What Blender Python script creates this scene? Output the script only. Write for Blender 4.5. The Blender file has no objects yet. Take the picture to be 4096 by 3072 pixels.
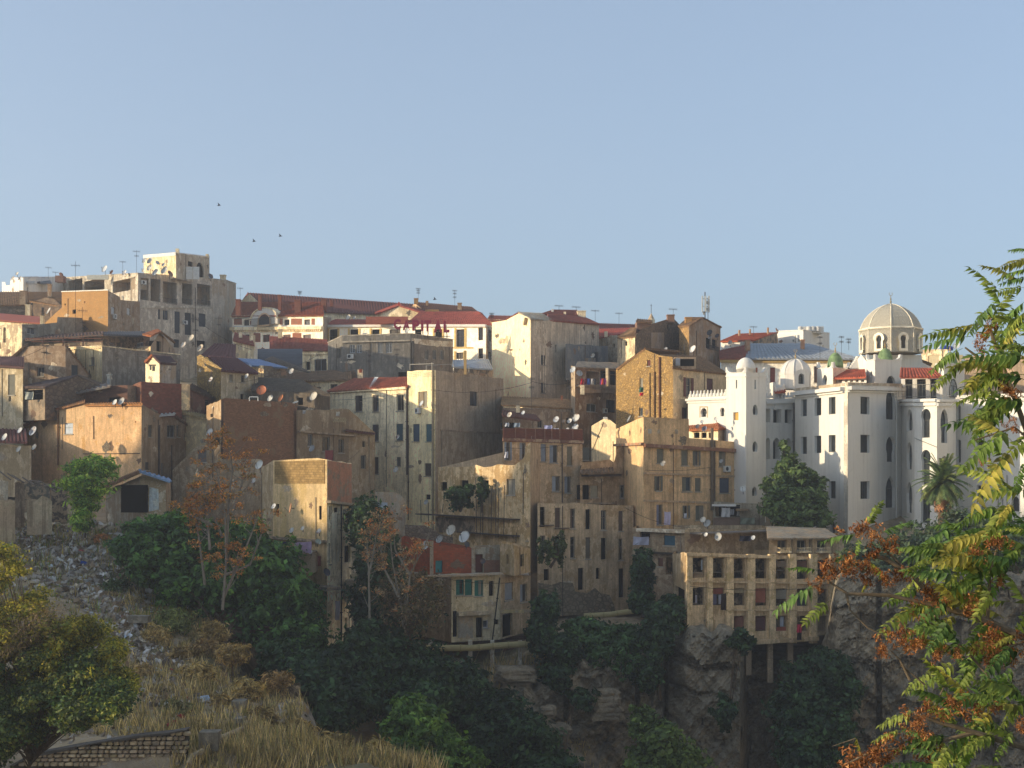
import bpy, math, random
import numpy as np
from mathutils import Vector, Matrix, geometry as MG
random.seed(7); RNG = np.random.default_rng(7)
SC = bpy.context.scene; COL = SC.collection
# ---------------------------------------------------------------- camera, sky, sun, exposure
F, HX, HY = 5628.0, 2048.0, 1850.0          # focal length and principal point measured on the 4096 px wide photograph
cd = bpy.data.cameras.new('camera'); cam = bpy.data.objects.new('camera', cd); COL.objects.link(cam)
cam.rotation_euler = (math.pi/2, 0, 0); cd.sensor_width = 36.0; cd.lens = 36.0*F/4096
cd.shift_y = (HY-1536)/4096; cd.clip_start = 0.5; cd.clip_end = 5000
SC.camera = cam
SUN_EL, SUN_BEHIND = math.radians(12.0), math.radians(10.0)   # low sun from the left, a little behind the viewer
TO_SUN = Vector((-math.cos(SUN_BEHIND)*math.cos(SUN_EL), -math.sin(SUN_BEHIND)*math.cos(SUN_EL), math.sin(SUN_EL)))
W = bpy.data.worlds.new('World'); SC.world = W; W.use_nodes = True
nt = W.node_tree; sky = nt.nodes.new('ShaderNodeTexSky'); sky.sky_type = 'NISHITA'; sky.sun_disc = False
sky.sun_elevation = SUN_EL; sky.sun_rotation = math.atan2(TO_SUN.x, TO_SUN.y)
sky.air_density = 1.0; sky.dust_density = 3.5; sky.ozone_density = 4.0; sky.altitude = 600
bg = nt.nodes['Background']; hs_ = nt.nodes.new('ShaderNodeHueSaturation'); hs_.inputs['Saturation'].default_value = 0.74; nt.links.new(sky.outputs[0], hs_.inputs['Color']); mx_ = nt.nodes.new('ShaderNodeMixRGB'); mx_.inputs[0].default_value = 0.6; nt.links.new(hs_.outputs[0], mx_.inputs[1]); mx_.inputs[2].default_value = (0.65, 0.87, 1.10, 1); nt.links.new(mx_.outputs[0], bg.inputs[0]); bg.inputs[1].default_value = 0.15
sd = bpy.data.lights.new('sun', 'SUN'); sd.energy = 2.25; sd.angle = math.radians(0.53); sd.color = (1.0, 0.82, 0.56)
sun = bpy.data.objects.new('sun', sd); COL.objects.link(sun)
sun.rotation_euler = (-TO_SUN).to_track_quat('-Z', 'Y').to_euler(); sun.location = (-200, -50, 80)
SC.view_settings.view_transform = 'Standard'; SC.view_settings.look = 'None'
SC.view_settings.exposure = 1.45; SC.view_settings.gamma = 1.0

# ---------------------------------------------------------------- helpers
def P(x, y, D): return Vector(((x-HX)/F*D, D, (HY-y)/F*D))     # a point of the place seen at photo pixel x, y at D metres
def hx(s):
    return tuple(((int(s[i:i+2], 16)/255+0.055)/1.055)**2.4 if int(s[i:i+2], 16) > 10 else int(s[i:i+2], 16)/255/12.92 for i in (0, 2, 4))
def tag(o, label=None, cat=None, group=None, kind=None):
    for k, v in (('label', label), ('category', cat), ('group', group), ('kind', kind)):
        if v: o[k] = v
    return o
def empty(name, loc, label, cat, group=None):
    o = bpy.data.objects.new(name, None); COL.objects.link(o); o.location = loc; o.empty_display_size = 0.2
    return tag(o, label, cat, group)
def mk(name, vs, fs, mat, parent=None, smooth=False, mi=None):
    """one mesh object; vs are world coordinates, the parent only groups"""
    me = bpy.data.meshes.new(name); me.from_pydata([tuple(v) for v in vs], [], fs)
    for m in (mat if isinstance(mat, (list, tuple)) else [mat]): me.materials.append(m)
    if mi is not None: me.polygons.foreach_set('material_index', np.asarray(mi, np.int32))
    if smooth: me.polygons.foreach_set('use_smooth', [True]*len(me.polygons))
    me.update()
    o = bpy.data.objects.new(name, me); COL.objects.link(o)
    if parent is not None: par(o, parent)
    return o
def par(o, parent):
    o.parent = parent
    m = Matrix.Identity(4); q = parent
    ch = []
    while q is not None: ch.append(q); q = q.parent
    for q in reversed(ch): m = m @ (q.matrix_parent_inverse if q.parent else Matrix.Identity(4)) @ q.matrix_basis
    o.matrix_parent_inverse = m.inverted()
    return o
class MB:
    def __init__(s): s.v = []; s.f = []
    def box8(s, c):                                # 8 corners: bottom 4 (ccw), top 4
        b = len(s.v); s.v += [Vector(p) for p in c]
        s.f += [tuple(b+i for i in q) for q in ((3, 2, 1, 0), (4, 5, 6, 7), (0, 1, 5, 4), (1, 2, 6, 5), (2, 3, 7, 6), (3, 0, 4, 7))]
    def box(s, x0, x1, y0, y1, z0, z1):
        s.box8([(x0, y0, z0), (x1, y0, z0), (x1, y1, z0), (x0, y1, z0), (x0, y0, z1), (x1, y0, z1), (x1, y1, z1), (x0, y1, z1)])
    def quad(s, a, b, c, d):
        i = len(s.v); s.v += [Vector(p) for p in (a, b, c, d)]; s.f.append((i, i+1, i+2, i+3))
    def poly(s, ps):
        i = len(s.v); s.v += [Vector(p) for p in ps]; s.f.append(tuple(range(i, i+len(ps))))
    def tube(s, pts, r, n=6, r1=None):
        pts = [Vector(p) for p in pts]; b = len(s.v); m = len(pts)
        up = None
        for i, p in enumerate(pts):
            d = (pts[min(i+1, m-1)]-pts[max(i-1, 0)])
            if d.length < 1e-6: d = Vector((0, 0, 1))
            d.normalize()
            a = d.cross(Vector((0.13, 1, 0.21))) if abs(d.y) < 0.9 else d.cross(Vector((1, 0, 0.1)))
            a.normalize(); c = d.cross(a)
            rr = r if r1 is None else r+(r1-r)*i/max(1, m-1)
            for k in range(n):
                t = 2*math.pi*k/n; s.v.append(p+(a*math.cos(t)+c*math.sin(t))*rr)
        for i in range(m-1):
            for k in range(n):
                k2 = (k+1) % n; s.f.append((b+i*n+k, b+i*n+k2, b+(i+1)*n+k2, b+(i+1)*n+k))
        s.f.append(tuple(b+k for k in range(n))[::-1]); s.f.append(tuple(b+(m-1)*n+k for k in range(n)))
    def lathe(s, c, prof, n=16, a0=0.0):           # prof: (radius, z) from bottom to top
        b = len(s.v); c = Vector(c)
        for r, z in prof:
            for k in range(n):
                t = a0+2*math.pi*k/n; s.v.append(c+Vector((r*math.cos(t), r*math.sin(t), z)))
        for i in range(len(prof)-1):
            for k in range(n):
                k2 = (k+1) % n; s.f.append((b+i*n+k, b+i*n+k2, b+(i+1)*n+k2, b+(i+1)*n+k))
        s.f.append(tuple(b+k for k in range(n))[::-1]); s.f.append(tuple(b+(len(prof)-1)*n+k for k in range(n)))
    def build(s, name, mat, parent=None, smooth=False): return mk(name, s.v, s.f, mat, parent, smooth)

# ---------------------------------------------------------------- materials
class NT:
    def __init__(s, name):
        s.m = bpy.data.materials.new(name); s.m.use_nodes = True; s.t = s.m.node_tree; s.b = s.t.nodes['Principled BSDF']
    def n(s, typ, **kw):
        nd = s.t.nodes.new('ShaderNode'+typ)
        for k, v in kw.items(): setattr(nd, k, v)
        return nd
    def l(s, a, b): s.t.links.new(a, b)
    def mapv(s, src, sc):
        v = s.n('VectorMath', operation='MULTIPLY'); s.l(src, v.inputs[0]); v.inputs[1].default_value = sc; return v.outputs[0]
    def noise(s, src, scale, detail=4, rough=0.6):
        x = s.n('TexNoise'); s.l(src, x.inputs['Vector']); x.inputs['Scale'].default_value = scale
        x.inputs['Detail'].default_value = detail; x.inputs['Roughness'].default_value = rough; return x.outputs['Fac']
    def ramp(s, src, a, b, va=0.0, vb=1.0):
        x = s.n('MapRange'); s.l(src, x.inputs['Value']); x.inputs[1].default_value = a; x.inputs[2].default_value = b
        x.inputs[3].default_value = va; x.inputs[4].default_value = vb; return x.outputs[0]
    def mix(s, f, a, b, mode='MIX'):
        x = s.n('MixRGB', blend_type=mode)
        for i, v in ((0, f), (1, a), (2, b)):
            if isinstance(v, (int, float)): x.inputs[i].default_value = v if i == 0 else (v, v, v, 1)
            elif isinstance(v, tuple): x.inputs[i].default_value = (*v[:3], 1)
            else: s.l(v, x.inputs[i])
        return x.outputs[0]
    def bump(s, h, st, dist=0.05):
        x = s.n('Bump'); x.inputs['Strength'].default_value = st; x.inputs['Distance'].default_value = dist
        s.l(h, x.inputs['Height']); s.l(x.outputs[0], s.b.inputs['Normal'])
    def pos(s): return s.n('NewGeometry').outputs['Position']
    def wallcoord(s):                              # metres along the wall, height
        g = s.n('NewGeometry'); c = s.n('VectorMath', operation='CROSS_PRODUCT'); s.l(g.outputs['True Normal'], c.inputs[1]); c.inputs[0].default_value = (0, 0, 1)
        nn = s.n('VectorMath', operation='NORMALIZE'); s.l(c.outputs[0], nn.inputs[0])
        d = s.n('VectorMath', operation='DOT_PRODUCT'); s.l(nn.outputs[0], d.inputs[0]); s.l(g.outputs['Position'], d.inputs[1])
        sp = s.n('SeparateXYZ'); s.l(g.outputs['Position'], sp.inputs[0])
        cb = s.n('CombineXYZ'); s.l(d.outputs['Value'], cb.inputs[0]); s.l(sp.outputs[2], cb.inputs[1]); return cb.outputs[0]
    def fin(s, col, rough=0.9, spec=0.2):
        if isinstance(col, tuple): s.b.inputs['Base Color'].default_value = (*col[:3], 1)
        else: s.l(col, s.b.inputs['Base Color'])
        s.b.inputs['Roughness'].default_value = rough; s.b.inputs['Specular IOR Level'].default_value = spec; return s.m
MC = {}
def memo(fn):
    def g(*a, **k):
        key = (fn.__name__, a, tuple(sorted(k.items())))
        if key not in MC: MC[key] = fn(*a, **k)
        return MC[key]
    return g
def sc3(c, k): return tuple(min(0.9, v*k) for v in c)
@memo
def plain(h, rough=0.7, spec=0.3, var=0.15):
    t = NT('paint_'+h); c = hx(h); p = t.pos()
    return t.fin(t.mix(t.ramp(t.noise(p, 3.0), 0.3, 0.7), sc3(c, 1-var), sc3(c, 1+var)), rough, spec)
@memo
def plaster(h, h2='8a7a68', streak=0.45, patch=0.55, vary=0.25):
    """old painted plaster: blotches, rain streaks, bare patches"""
    t = NT('plaster_'+h); c = hx(h); g_ = 0.3*c[0]+0.5*c[1]+0.2*c[2]; p = t.pos()
    c = tuple(v*0.60+g_*0.40*k for v, k in zip(c, (1.07, 0.99, 0.86)))
    q = int(h, 16) % 97/97.0; q2 = int(h, 16) % 31/31.0               # every paint ages at its own scale
    base = t.mix(t.ramp(t.noise(p, 0.25+0.3*q, 6), 0.32, 0.68), sc3(c, 1-vary), sc3(c, 1+vary*0.5))
    st = t.noise(t.mapv(p, (1.0, 1.0, 0.05+0.12*q2)), 1.1+1.5*q, 5, 0.65)
    base = t.mix(t.ramp(st, 0.47, 0.66, 0, min(0.9, streak*1.5)), base, t.mix(1.0, base, (0.50, 0.47, 0.45), 'MULTIPLY'))
    base = t.mix(t.ramp(t.noise(p, 2.2, 5, 0.75), 0.38, 0.62, 0, 0.55), base, t.mix(1.0, base, (0.66, 0.64, 0.62), 'MULTIPLY'))
    bl = t.noise(t.mapv(p, (1, 1, 0.5+0.7*q2)), 0.5+0.9*q2, 8, 0.72)
    lt = t.noise(p, 1.3, 6, 0.7); base = t.mix(t.ramp(lt, 0.57, 0.61, 0, 0.4), base, t.mix(1.0, base, (1.4, 1.38, 1.34), 'MULTIPLY'))
    base = t.mix(t.ramp(bl, patch-0.06, patch-0.035, 0, 0.85), base, t.mix(t.noise(p, 5.0, 4, 0.7), sc3(hx(h2), 0.55), sc3(hx(h2), 1.2)))
    base = t.mix(t.ramp(t.noise(t.mapv(p, (1, 1, 0.05)), 4.5, 4, 0.6), 0.54, 0.7, 0, streak), base, t.mix(1.0, base, (0.45, 0.43, 0.42), 'MULTIPLY'))
    fine = t.noise(p, 9.0, 3)
    base = t.mix(0.5, base, t.mix(t.ramp(fine, 0.3, 0.7), (0.45, 0.45, 0.45), (1.0, 1.0, 1.0)), 'MULTIPLY')
    base = t.mix(1.0, base, (2.25, 2.17, 1.98), 'MULTIPLY')
    t.bump(bl, 0.35, 0.06)
    return t.fin(base, 0.93, 0.1)
@memo
def white_wash(h='e8e4da'):
    t = NT('whitewash_'+h); c = hx(h); p = t.pos()
    base = t.mix(t.ramp(t.noise(p, 0.4, 5), 0.3, 0.7), sc3(c, 0.93), c)
    st = t.noise(t.mapv(p, (1.0, 1.0, 0.06)), 1.6, 5, 0.6)
    base = t.mix(t.ramp(st, 0.5, 0.75, 0, 0.35), base, (0.40, 0.37, 0.33)); base = t.mix(t.ramp(t.noise(p, 1.6, 7, 0.7), 0.55, 0.68, 0, 0.25), base, (0.42, 0.39, 0.35))
    t.bump(t.noise(p, 3.0, 4), 0.12, 0.03)
    return t.fin(base, 0.85, 0.2)
@memo
def brick(h, mort='9a8a78', bw=0.24, bh=0.075, plasterh=None, patch=0.6):
    t = NT('brick_'+h); c = hx(h); w = t.wallcoord(); p = t.pos()
    b = t.n('TexBrick'); t.l(w, b.inputs['Vector']); b.inputs['Scale'].default_value = 1.0
    b.inputs['Brick Width'].default_value = bw; b.inputs['Row Height'].default_value = bh; b.inputs['Mortar Size'].default_value = 0.012
    b.inputs['Color1'].default_value = (*sc3(c, 0.75), 1); b.inputs['Color2'].default_value = (*sc3(c, 1.25), 1); b.inputs['Mortar'].default_value = (*hx(mort), 1)
    base = t.mix(t.ramp(t.noise(p, 0.6, 6), 0.3, 0.7, 0, 0.6), b.outputs[0], sc3(c, 0.7))
    base = t.mix(t.ramp(t.noise(p, 2.4, 5, 0.7), 0.45, 0.65, 0, 0.45), base, sc3(hx(mort), 0.9))
    if plasterh: base = t.mix(t.ramp(t.noise(p, 0.5, 6, 0.7), patch, patch+0.06), base, hx(plasterh))
    t.bump(b.outputs['Fac'], 0.3, -0.03)
    return t.fin(base, 0.95, 0.1)
@memo
def stone(h, cell=0.4, joint='5c5044', mix=0.0, h2='8c7a62'):
    """rubble masonry"""
    t = NT('stone_'+h); c = hx(h); w = t.wallcoord(); p = t.pos()
    ws = t.mapv(w, (1.0/cell, 1.35/cell, 1.0))
    v = t.n('TexVoronoi'); t.l(ws, v.inputs['Vector']); v.inputs['Scale'].default_value = 1.0
    e = t.n('TexVoronoi', feature='DISTANCE_TO_EDGE'); t.l(ws, e.inputs['Vector']); e.inputs['Scale'].default_value = 1.0
    hs = t.n('SeparateColor'); t.l(v.outputs['Color'], hs.inputs[0])
    base = t.mix(hs.outputs[0], sc3(c, 0.62), sc3(c, 1.25))
    base = t.mix(t.ramp(hs.outputs[1], 0.6, 0.9, 0, 0.6), base, hx(h2))
    base = t.mix(t.ramp(e.outputs['Distance'], 0.03, 0.14, 0.85, 0), base, hx(joint))
    base = t.mix(t.ramp(t.noise(p, 0.5, 6), 0.35, 0.65, 0, 0.5), base, sc3(c, 0.85))
    t.bump(t.ramp(e.outputs['Distance'], 0.0, 0.2), 0.6, 0.08)
    return t.fin(base, 0.95, 0.1)
@memo
def tiles(h, h2='7a6048'):
    """clay tiles: tone by tile, lichen"""
    t = NT('tile_'+h); c = hx(h); p = t.pos()
    v = t.n('TexVoronoi'); t.l(t.mapv(p, (3.2, 3.2, 3.2)), v.inputs['Vector']); v.inputs['Scale'].default_value = 1.0
    hs = t.n('SeparateColor'); t.l(v.outputs['Color'], hs.inputs[0])
    base = t.mix(hs.outputs[0], sc3(c, 0.68), sc3(c, 1.3))
    base = t.mix(t.ramp(t.noise(p, 0.8, 6, 0.7), 0.5, 0.68, 0, 0.7), base, hx(h2))
    t.bump(t.noise(p, 4.0, 4), 0.3, 0.05)
    return t.fin(base, 0.9, 0.15)
@memo
def glass(h='151a20', rough=0.18):
    t = NT('glass_'+h); p = t.pos()
    return t.fin(t.mix(t.ramp(t.noise(p, 0.9, 2), 0.35, 0.65), sc3(hx(h), 0.6), sc3(hx(h), 1.6)), rough, 0.4)
@memo
def metal(h, rough=0.45, rust=0.0):
    t = NT('sheet_'+h); c = hx(h); p = t.pos()
    base = t.mix(t.ramp(t.noise(p, 1.2, 5), 0.35, 0.65), sc3(c, 0.75), sc3(c, 1.1))
    if rust: base = t.mix(t.ramp(t.noise(p, 2.5, 6, 0.7), 0.62-rust*0.3, 0.72-rust*0.3, 0, 0.85), base, hx('6e3e22'))
    return t.fin(base, rough, 0.5)
@memo
def leaf(h, h2=None, tr=0.35, scale=0.6):
    t = NT('leaf_'+h); c = sc3(hx(h), 1.75); c2 = sc3(hx(h2), 1.7) if h2 else sc3(c, 0.6); p = t.pos()
    oi = t.n('NewGeometry'); rnd = oi.outputs['Random Per Island']
    col = t.mix(t.ramp(t.noise(p, scale, 3), 0.35, 0.65), c2, c)
    col = t.mix(1.0, col, t.mix(rnd, (0.45, 0.45, 0.45), (1.75, 1.7, 1.5)), 'MULTIPLY')
    m = t.fin(col, 0.6, 0.25)
    tb = t.n('BsdfTranslucent'); t.l(t.mix(1.0, col, (1.25, 1.3, 0.6), 'MULTIPLY'), tb.inputs[0])
    mx = t.n('MixShader'); mx.inputs[0].default_value = tr; out = t.t.nodes['Material Output']
    t.l(t.b.outputs[0], mx.inputs[1]); t.l(tb.outputs[0], mx.inputs[2]); t.l(mx.outputs[0], out.inputs[0])
    return m
@memo
def bark(h):
    t = NT('bark_'+h); c = hx(h); p = t.pos()
    return t.fin(t.mix(t.ramp(t.noise(t.mapv(p, (3, 3, 0.6)), 4.0, 4), 0.3, 0.7), sc3(c, 0.6), sc3(c, 1.2)), 0.9, 0.1)
@memo
def rockmat(h='9a8e7d'):
    """bedded limestone"""
    t = NT('rock_'+h); c = hx(h); p = t.pos()
    base = t.mix(t.ramp(t.noise(p, 0.5, 7, 0.65), 0.3, 0.7), sc3(c, 0.55), sc3(c, 1.2))
    bed = t.noise(t.mapv(p, (0.15, 0.15, 1.6)), 1.1, 5, 0.7)
    base = t.mix(t.ramp(bed, 0.52, 0.66, 0, 0.6), base, sc3(c, 0.38))
    base = t.mix(t.ramp(t.noise(t.mapv(p, (1, 1, 0.12)), 0.9, 5), 0.55, 0.75, 0, 0.5), base, hx('4a4540'))
    base = t.mix(t.ramp(t.noise(p, 1.8, 6), 0.6, 0.75, 0, 0.6), base, hx('6d5b40'))
    base = t.mix(t.ramp(t.noise(p, 3.5, 6, 0.75), 0.4, 0.6, 0, 0.5), base, sc3(c, 0.35)); t.bump(t.mix(0.5, t.noise(p, 1.6, 8, 0.75), bed), 1.0, 0.6)
    return t.fin(base, 0.95, 0.1)
def ground_mat():
    t = NT('hillside_earth'); g = t.n('NewGeometry'); p = g.outputs['Position']
    earth = t.mix(t.ramp(t.noise(p, 0.35, 7, 0.65), 0.3, 0.7), hx('8e7a60'), hx('c4ae8c'))
    earth = t.mix(t.ramp(t.noise(p, 2.5, 5, 0.7), 0.5, 0.72, 0, 0.7), earth, hx('a9a39a'))
    earth = t.mix(t.ramp(t.noise(p, 0.15, 5), 0.52, 0.62, 0, 0.7), earth, hx('5d5a34'))
    rock = t.mix(t.ramp(t.noise(p, 0.6, 7, 0.7), 0.3, 0.7), hx('6a6154'), hx('a89c8c'))
    bed = t.noise(t.mapv(p, (0.15, 0.15, 1.3)), 1.1, 5, 0.7)
    rock = t.mix(t.ramp(bed, 0.5, 0.66, 0, 0.7), rock, hx('3b3732'))
    sp = t.n('SeparateXYZ'); t.l(g.outputs['Normal'], sp.inputs[0])
    base = t.mix(t.ramp(sp.outputs[2], 0.55, 0.8), rock, earth)
    t.bump(t.noise(p, 1.4, 8, 0.7), 0.8, 0.3)
    return t.fin(base, 0.95, 0.1)
# common colours
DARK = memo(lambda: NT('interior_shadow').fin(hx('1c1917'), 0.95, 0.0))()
# ---------------------------------------------------------------- buildings
class Face:
    """a vertical wall between two plan points, left to right as seen"""
    def __init__(s, a, b):
        s.a = Vector((a[0], a[1])); s.b = Vector((b[0], b[1])); d = s.b-s.a; s.L = d.length; s.t = d/s.L; s.n = Vector((s.t.y, -s.t.x))
    def uz(s, x, y):
        rx = (x-HX)/F; u = (rx*s.a.y-s.a.x)/(s.t.x-rx*s.t.y); D = s.a.y+u*s.t.y
        return u, (HY-y)/F*D
    def w(s, u, z, out=0.0):
        p = s.a+s.t*u+s.n*out; return Vector((p.x, p.y, z))
def pl(x, D): return ((x-HX)/F*D, D)
def inside(poly, u, z):
    r = False; n = len(poly)
    for i in range(n):
        (x0, y0), (x1, y1) = poly[i], poly[(i+1) % n]
        if (y0 > z) != (y1 > z) and u < (x1-x0)*(z-y0)/(y1-y0)+x0: r = not r
    return r
def outline(shape, u0, z0, u1, z1):
    """window outline in wall metres: r rectangle, a round arch, p pointed arch, h horseshoe"""
    w = u1-u0; m = (u0+u1)/2
    if shape == 'r': return [(u0, z0), (u1, z0), (u1, z1), (u0, z1)]
    if shape == 'a':
        r = w/2; zs = z1-r; arc = [(m+r*math.cos(t), zs+r*math.sin(t)) for t in [math.pi*i/8 for i in range(9)]]
        return [(u0, z0), (u1, z0)]+arc
    if shape == 'p':
        h = w*0.8; zs = z1-h
        pts = [(0.5, 0), (0.49, 0.3), (0.38, 0.62), (0.2, 0.86), (0, 1), (-0.2, 0.86), (-0.38, 0.62), (-0.49, 0.3), (-0.5, 0)]
        return [(u0, z0), (u1, z0)]+[(m+a*w, zs+b*h) for a, b in pts]
    r = w/2; zc = z1-r; j = 0.80*r
    arc = [(m+r*math.cos(t), zc+r*math.sin(t)) for t in [math.radians(-38+256*i/10) for i in range(11)]]
    return [(m-j, z0), (m+j, z0)]+arc
def ring(face, ol, k, d0, d1, mb):
    """frame ring between an outline and the same outline drawn in, from depth d0 to d1"""
    cu = sum(p[0] for p in ol)/len(ol); cz = (min(p[1] for p in ol)+max(p[1] for p in ol))/2
    wd = max(p[0] for p in ol)-min(p[0] for p in ol); ht = max(p[1] for p in ol)-min(p[1] for p in ol)
    ku, kz = max(0.3, 1-2*k/wd), max(0.3, 1-2*k/ht); n = len(ol)
    inn = [(cu+(u-cu)*ku, cz+(z-cz)*kz) for u, z in ol]
    for i in range(n):
        j = (i+1) % n
        mb.quad(face.w(*ol[i], d1), face.w(*ol[j], d1), face.w(*inn[j], d1), face.w(*inn[i], d1))
        mb.quad(face.w(*inn[i], d1), face.w(*inn[j], d1), face.w(*inn[j], d0), face.w(*inn[i], d0))
    return inn
def fbox(mb, f, u0, u1, z0, z1, o0, o1):
    mb.box8([f.w(u0, z0, o1), f.w(u1, z0, o1), f.w(u1, z0, o0), f.w(u0, z0, o0), f.w(u0, z1, o1), f.w(u1, z1, o1), f.w(u1, z1, o0), f.w(u0, z1, o0)])
def shutter(f, u0, u1, z0, z1, out, mat, parent):
    mb = MB(); fbox(mb, f, u0, u1, z0, z1, out, out+0.035)
    n = max(4, int((z1-z0)/0.14))
    for i in range(n):
        z = z0+0.06+(z1-z0-0.12)*i/n; fbox(mb, f, u0+0.05, u1-0.05, z, z+0.05, out+0.03, out+0.055)
    return mb.build('shutter', mat, parent)
def window(b, f, spec, holed):
    """spec: style, shape, u0, z0, u1, z1, options; styles: w glazed, k closed shutter, s open shutters, o bare opening, d door, g grille"""
    st, shp, u0, z0, u1, z1, op = spec
    ol = outline(shp, u0, z0, u1, z1); dep = 0.0 if not holed else -b.reveal
    if not holed: dep = 0.02
    fm = plain(op.get('f', b.framec)); w = u1-u0; h = z1-z0
    if st == 'o':
        if not holed: return
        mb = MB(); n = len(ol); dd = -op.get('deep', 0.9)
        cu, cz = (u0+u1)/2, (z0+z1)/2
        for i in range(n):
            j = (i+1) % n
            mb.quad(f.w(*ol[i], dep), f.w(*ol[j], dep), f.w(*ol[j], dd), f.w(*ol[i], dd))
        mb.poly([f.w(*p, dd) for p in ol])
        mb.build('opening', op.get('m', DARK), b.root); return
    mb = MB(); inn = ring(f, ol, min(0.08, w*0.14), dep, dep+0.05, mb)
    if st in 'wsg' and w > 0.55: fbox(mb, f, (u0+u1)/2-0.025, (u0+u1)/2+0.025, z0+0.03, z0+h*(0.97 if shp == 'r' else 0.62), dep, dep+0.045)
    if shp != 'r' or h > 1.9: fbox(mb, f, u0+w*0.12, u1-w*0.12, z0+h*0.6, z0+h*0.6+0.05, dep, dep+0.045)
    if st == 'g':
        for i in range(1, 5): fbox(mb, f, u0+w*i/5-0.012, u0+w*i/5+0.012, z0, z1, dep+0.12, dep+0.145)
    wo = mb.build('door' if st == 'd' else 'window', fm, b.root)
    pm = MB(); pm.poly([f.w(*p, dep+0.008) for p in ol])
    if st == 'k': shutter(f, u0+0.02, u1-0.02, z0+0.02, z1-0.02, dep+0.06, plain(op.get('c', b.shutc)), wo)
    elif st == 'd': pm.build('door_leaf', plain(op.get('c', b.shutc)), wo)
    else: pm.build('pane', op.get('p') or random.choices((glass(b.glassc), glass('39424a', 0.1), plain('8d8676'), plain('5a534a'), glass('22262a', 0.35)), (5, 2, 1, 1, 2) if b.glassc == '151a20' else (5, 1, 0, 0, 3))[0], wo)
    if st == 's':
        hw = w*0.46; m = plain(op.get('c', b.shutc))
        shutter(f, u0-hw, u0-0.02, z0, z1, 0.015, m, wo); shutter(f, u1+0.02, u1+hw, z0, z1, 0.015, m, wo)
    if st == 'h':
        shutter(f, u0+0.02, (u0+u1)/2, z0+0.02, z1-0.02, dep+0.05, plain(op.get('c', b.shutc)), wo)
    if b.sill and st in 'wskh' and shp == 'r':
        sb = MB(); fbox(sb, f, u0-0.08, u1+0.08, z0-0.10, z0-0.003, -0.02, 0.09); sb.build('sill', plain(b.sillc), wo)
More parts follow.
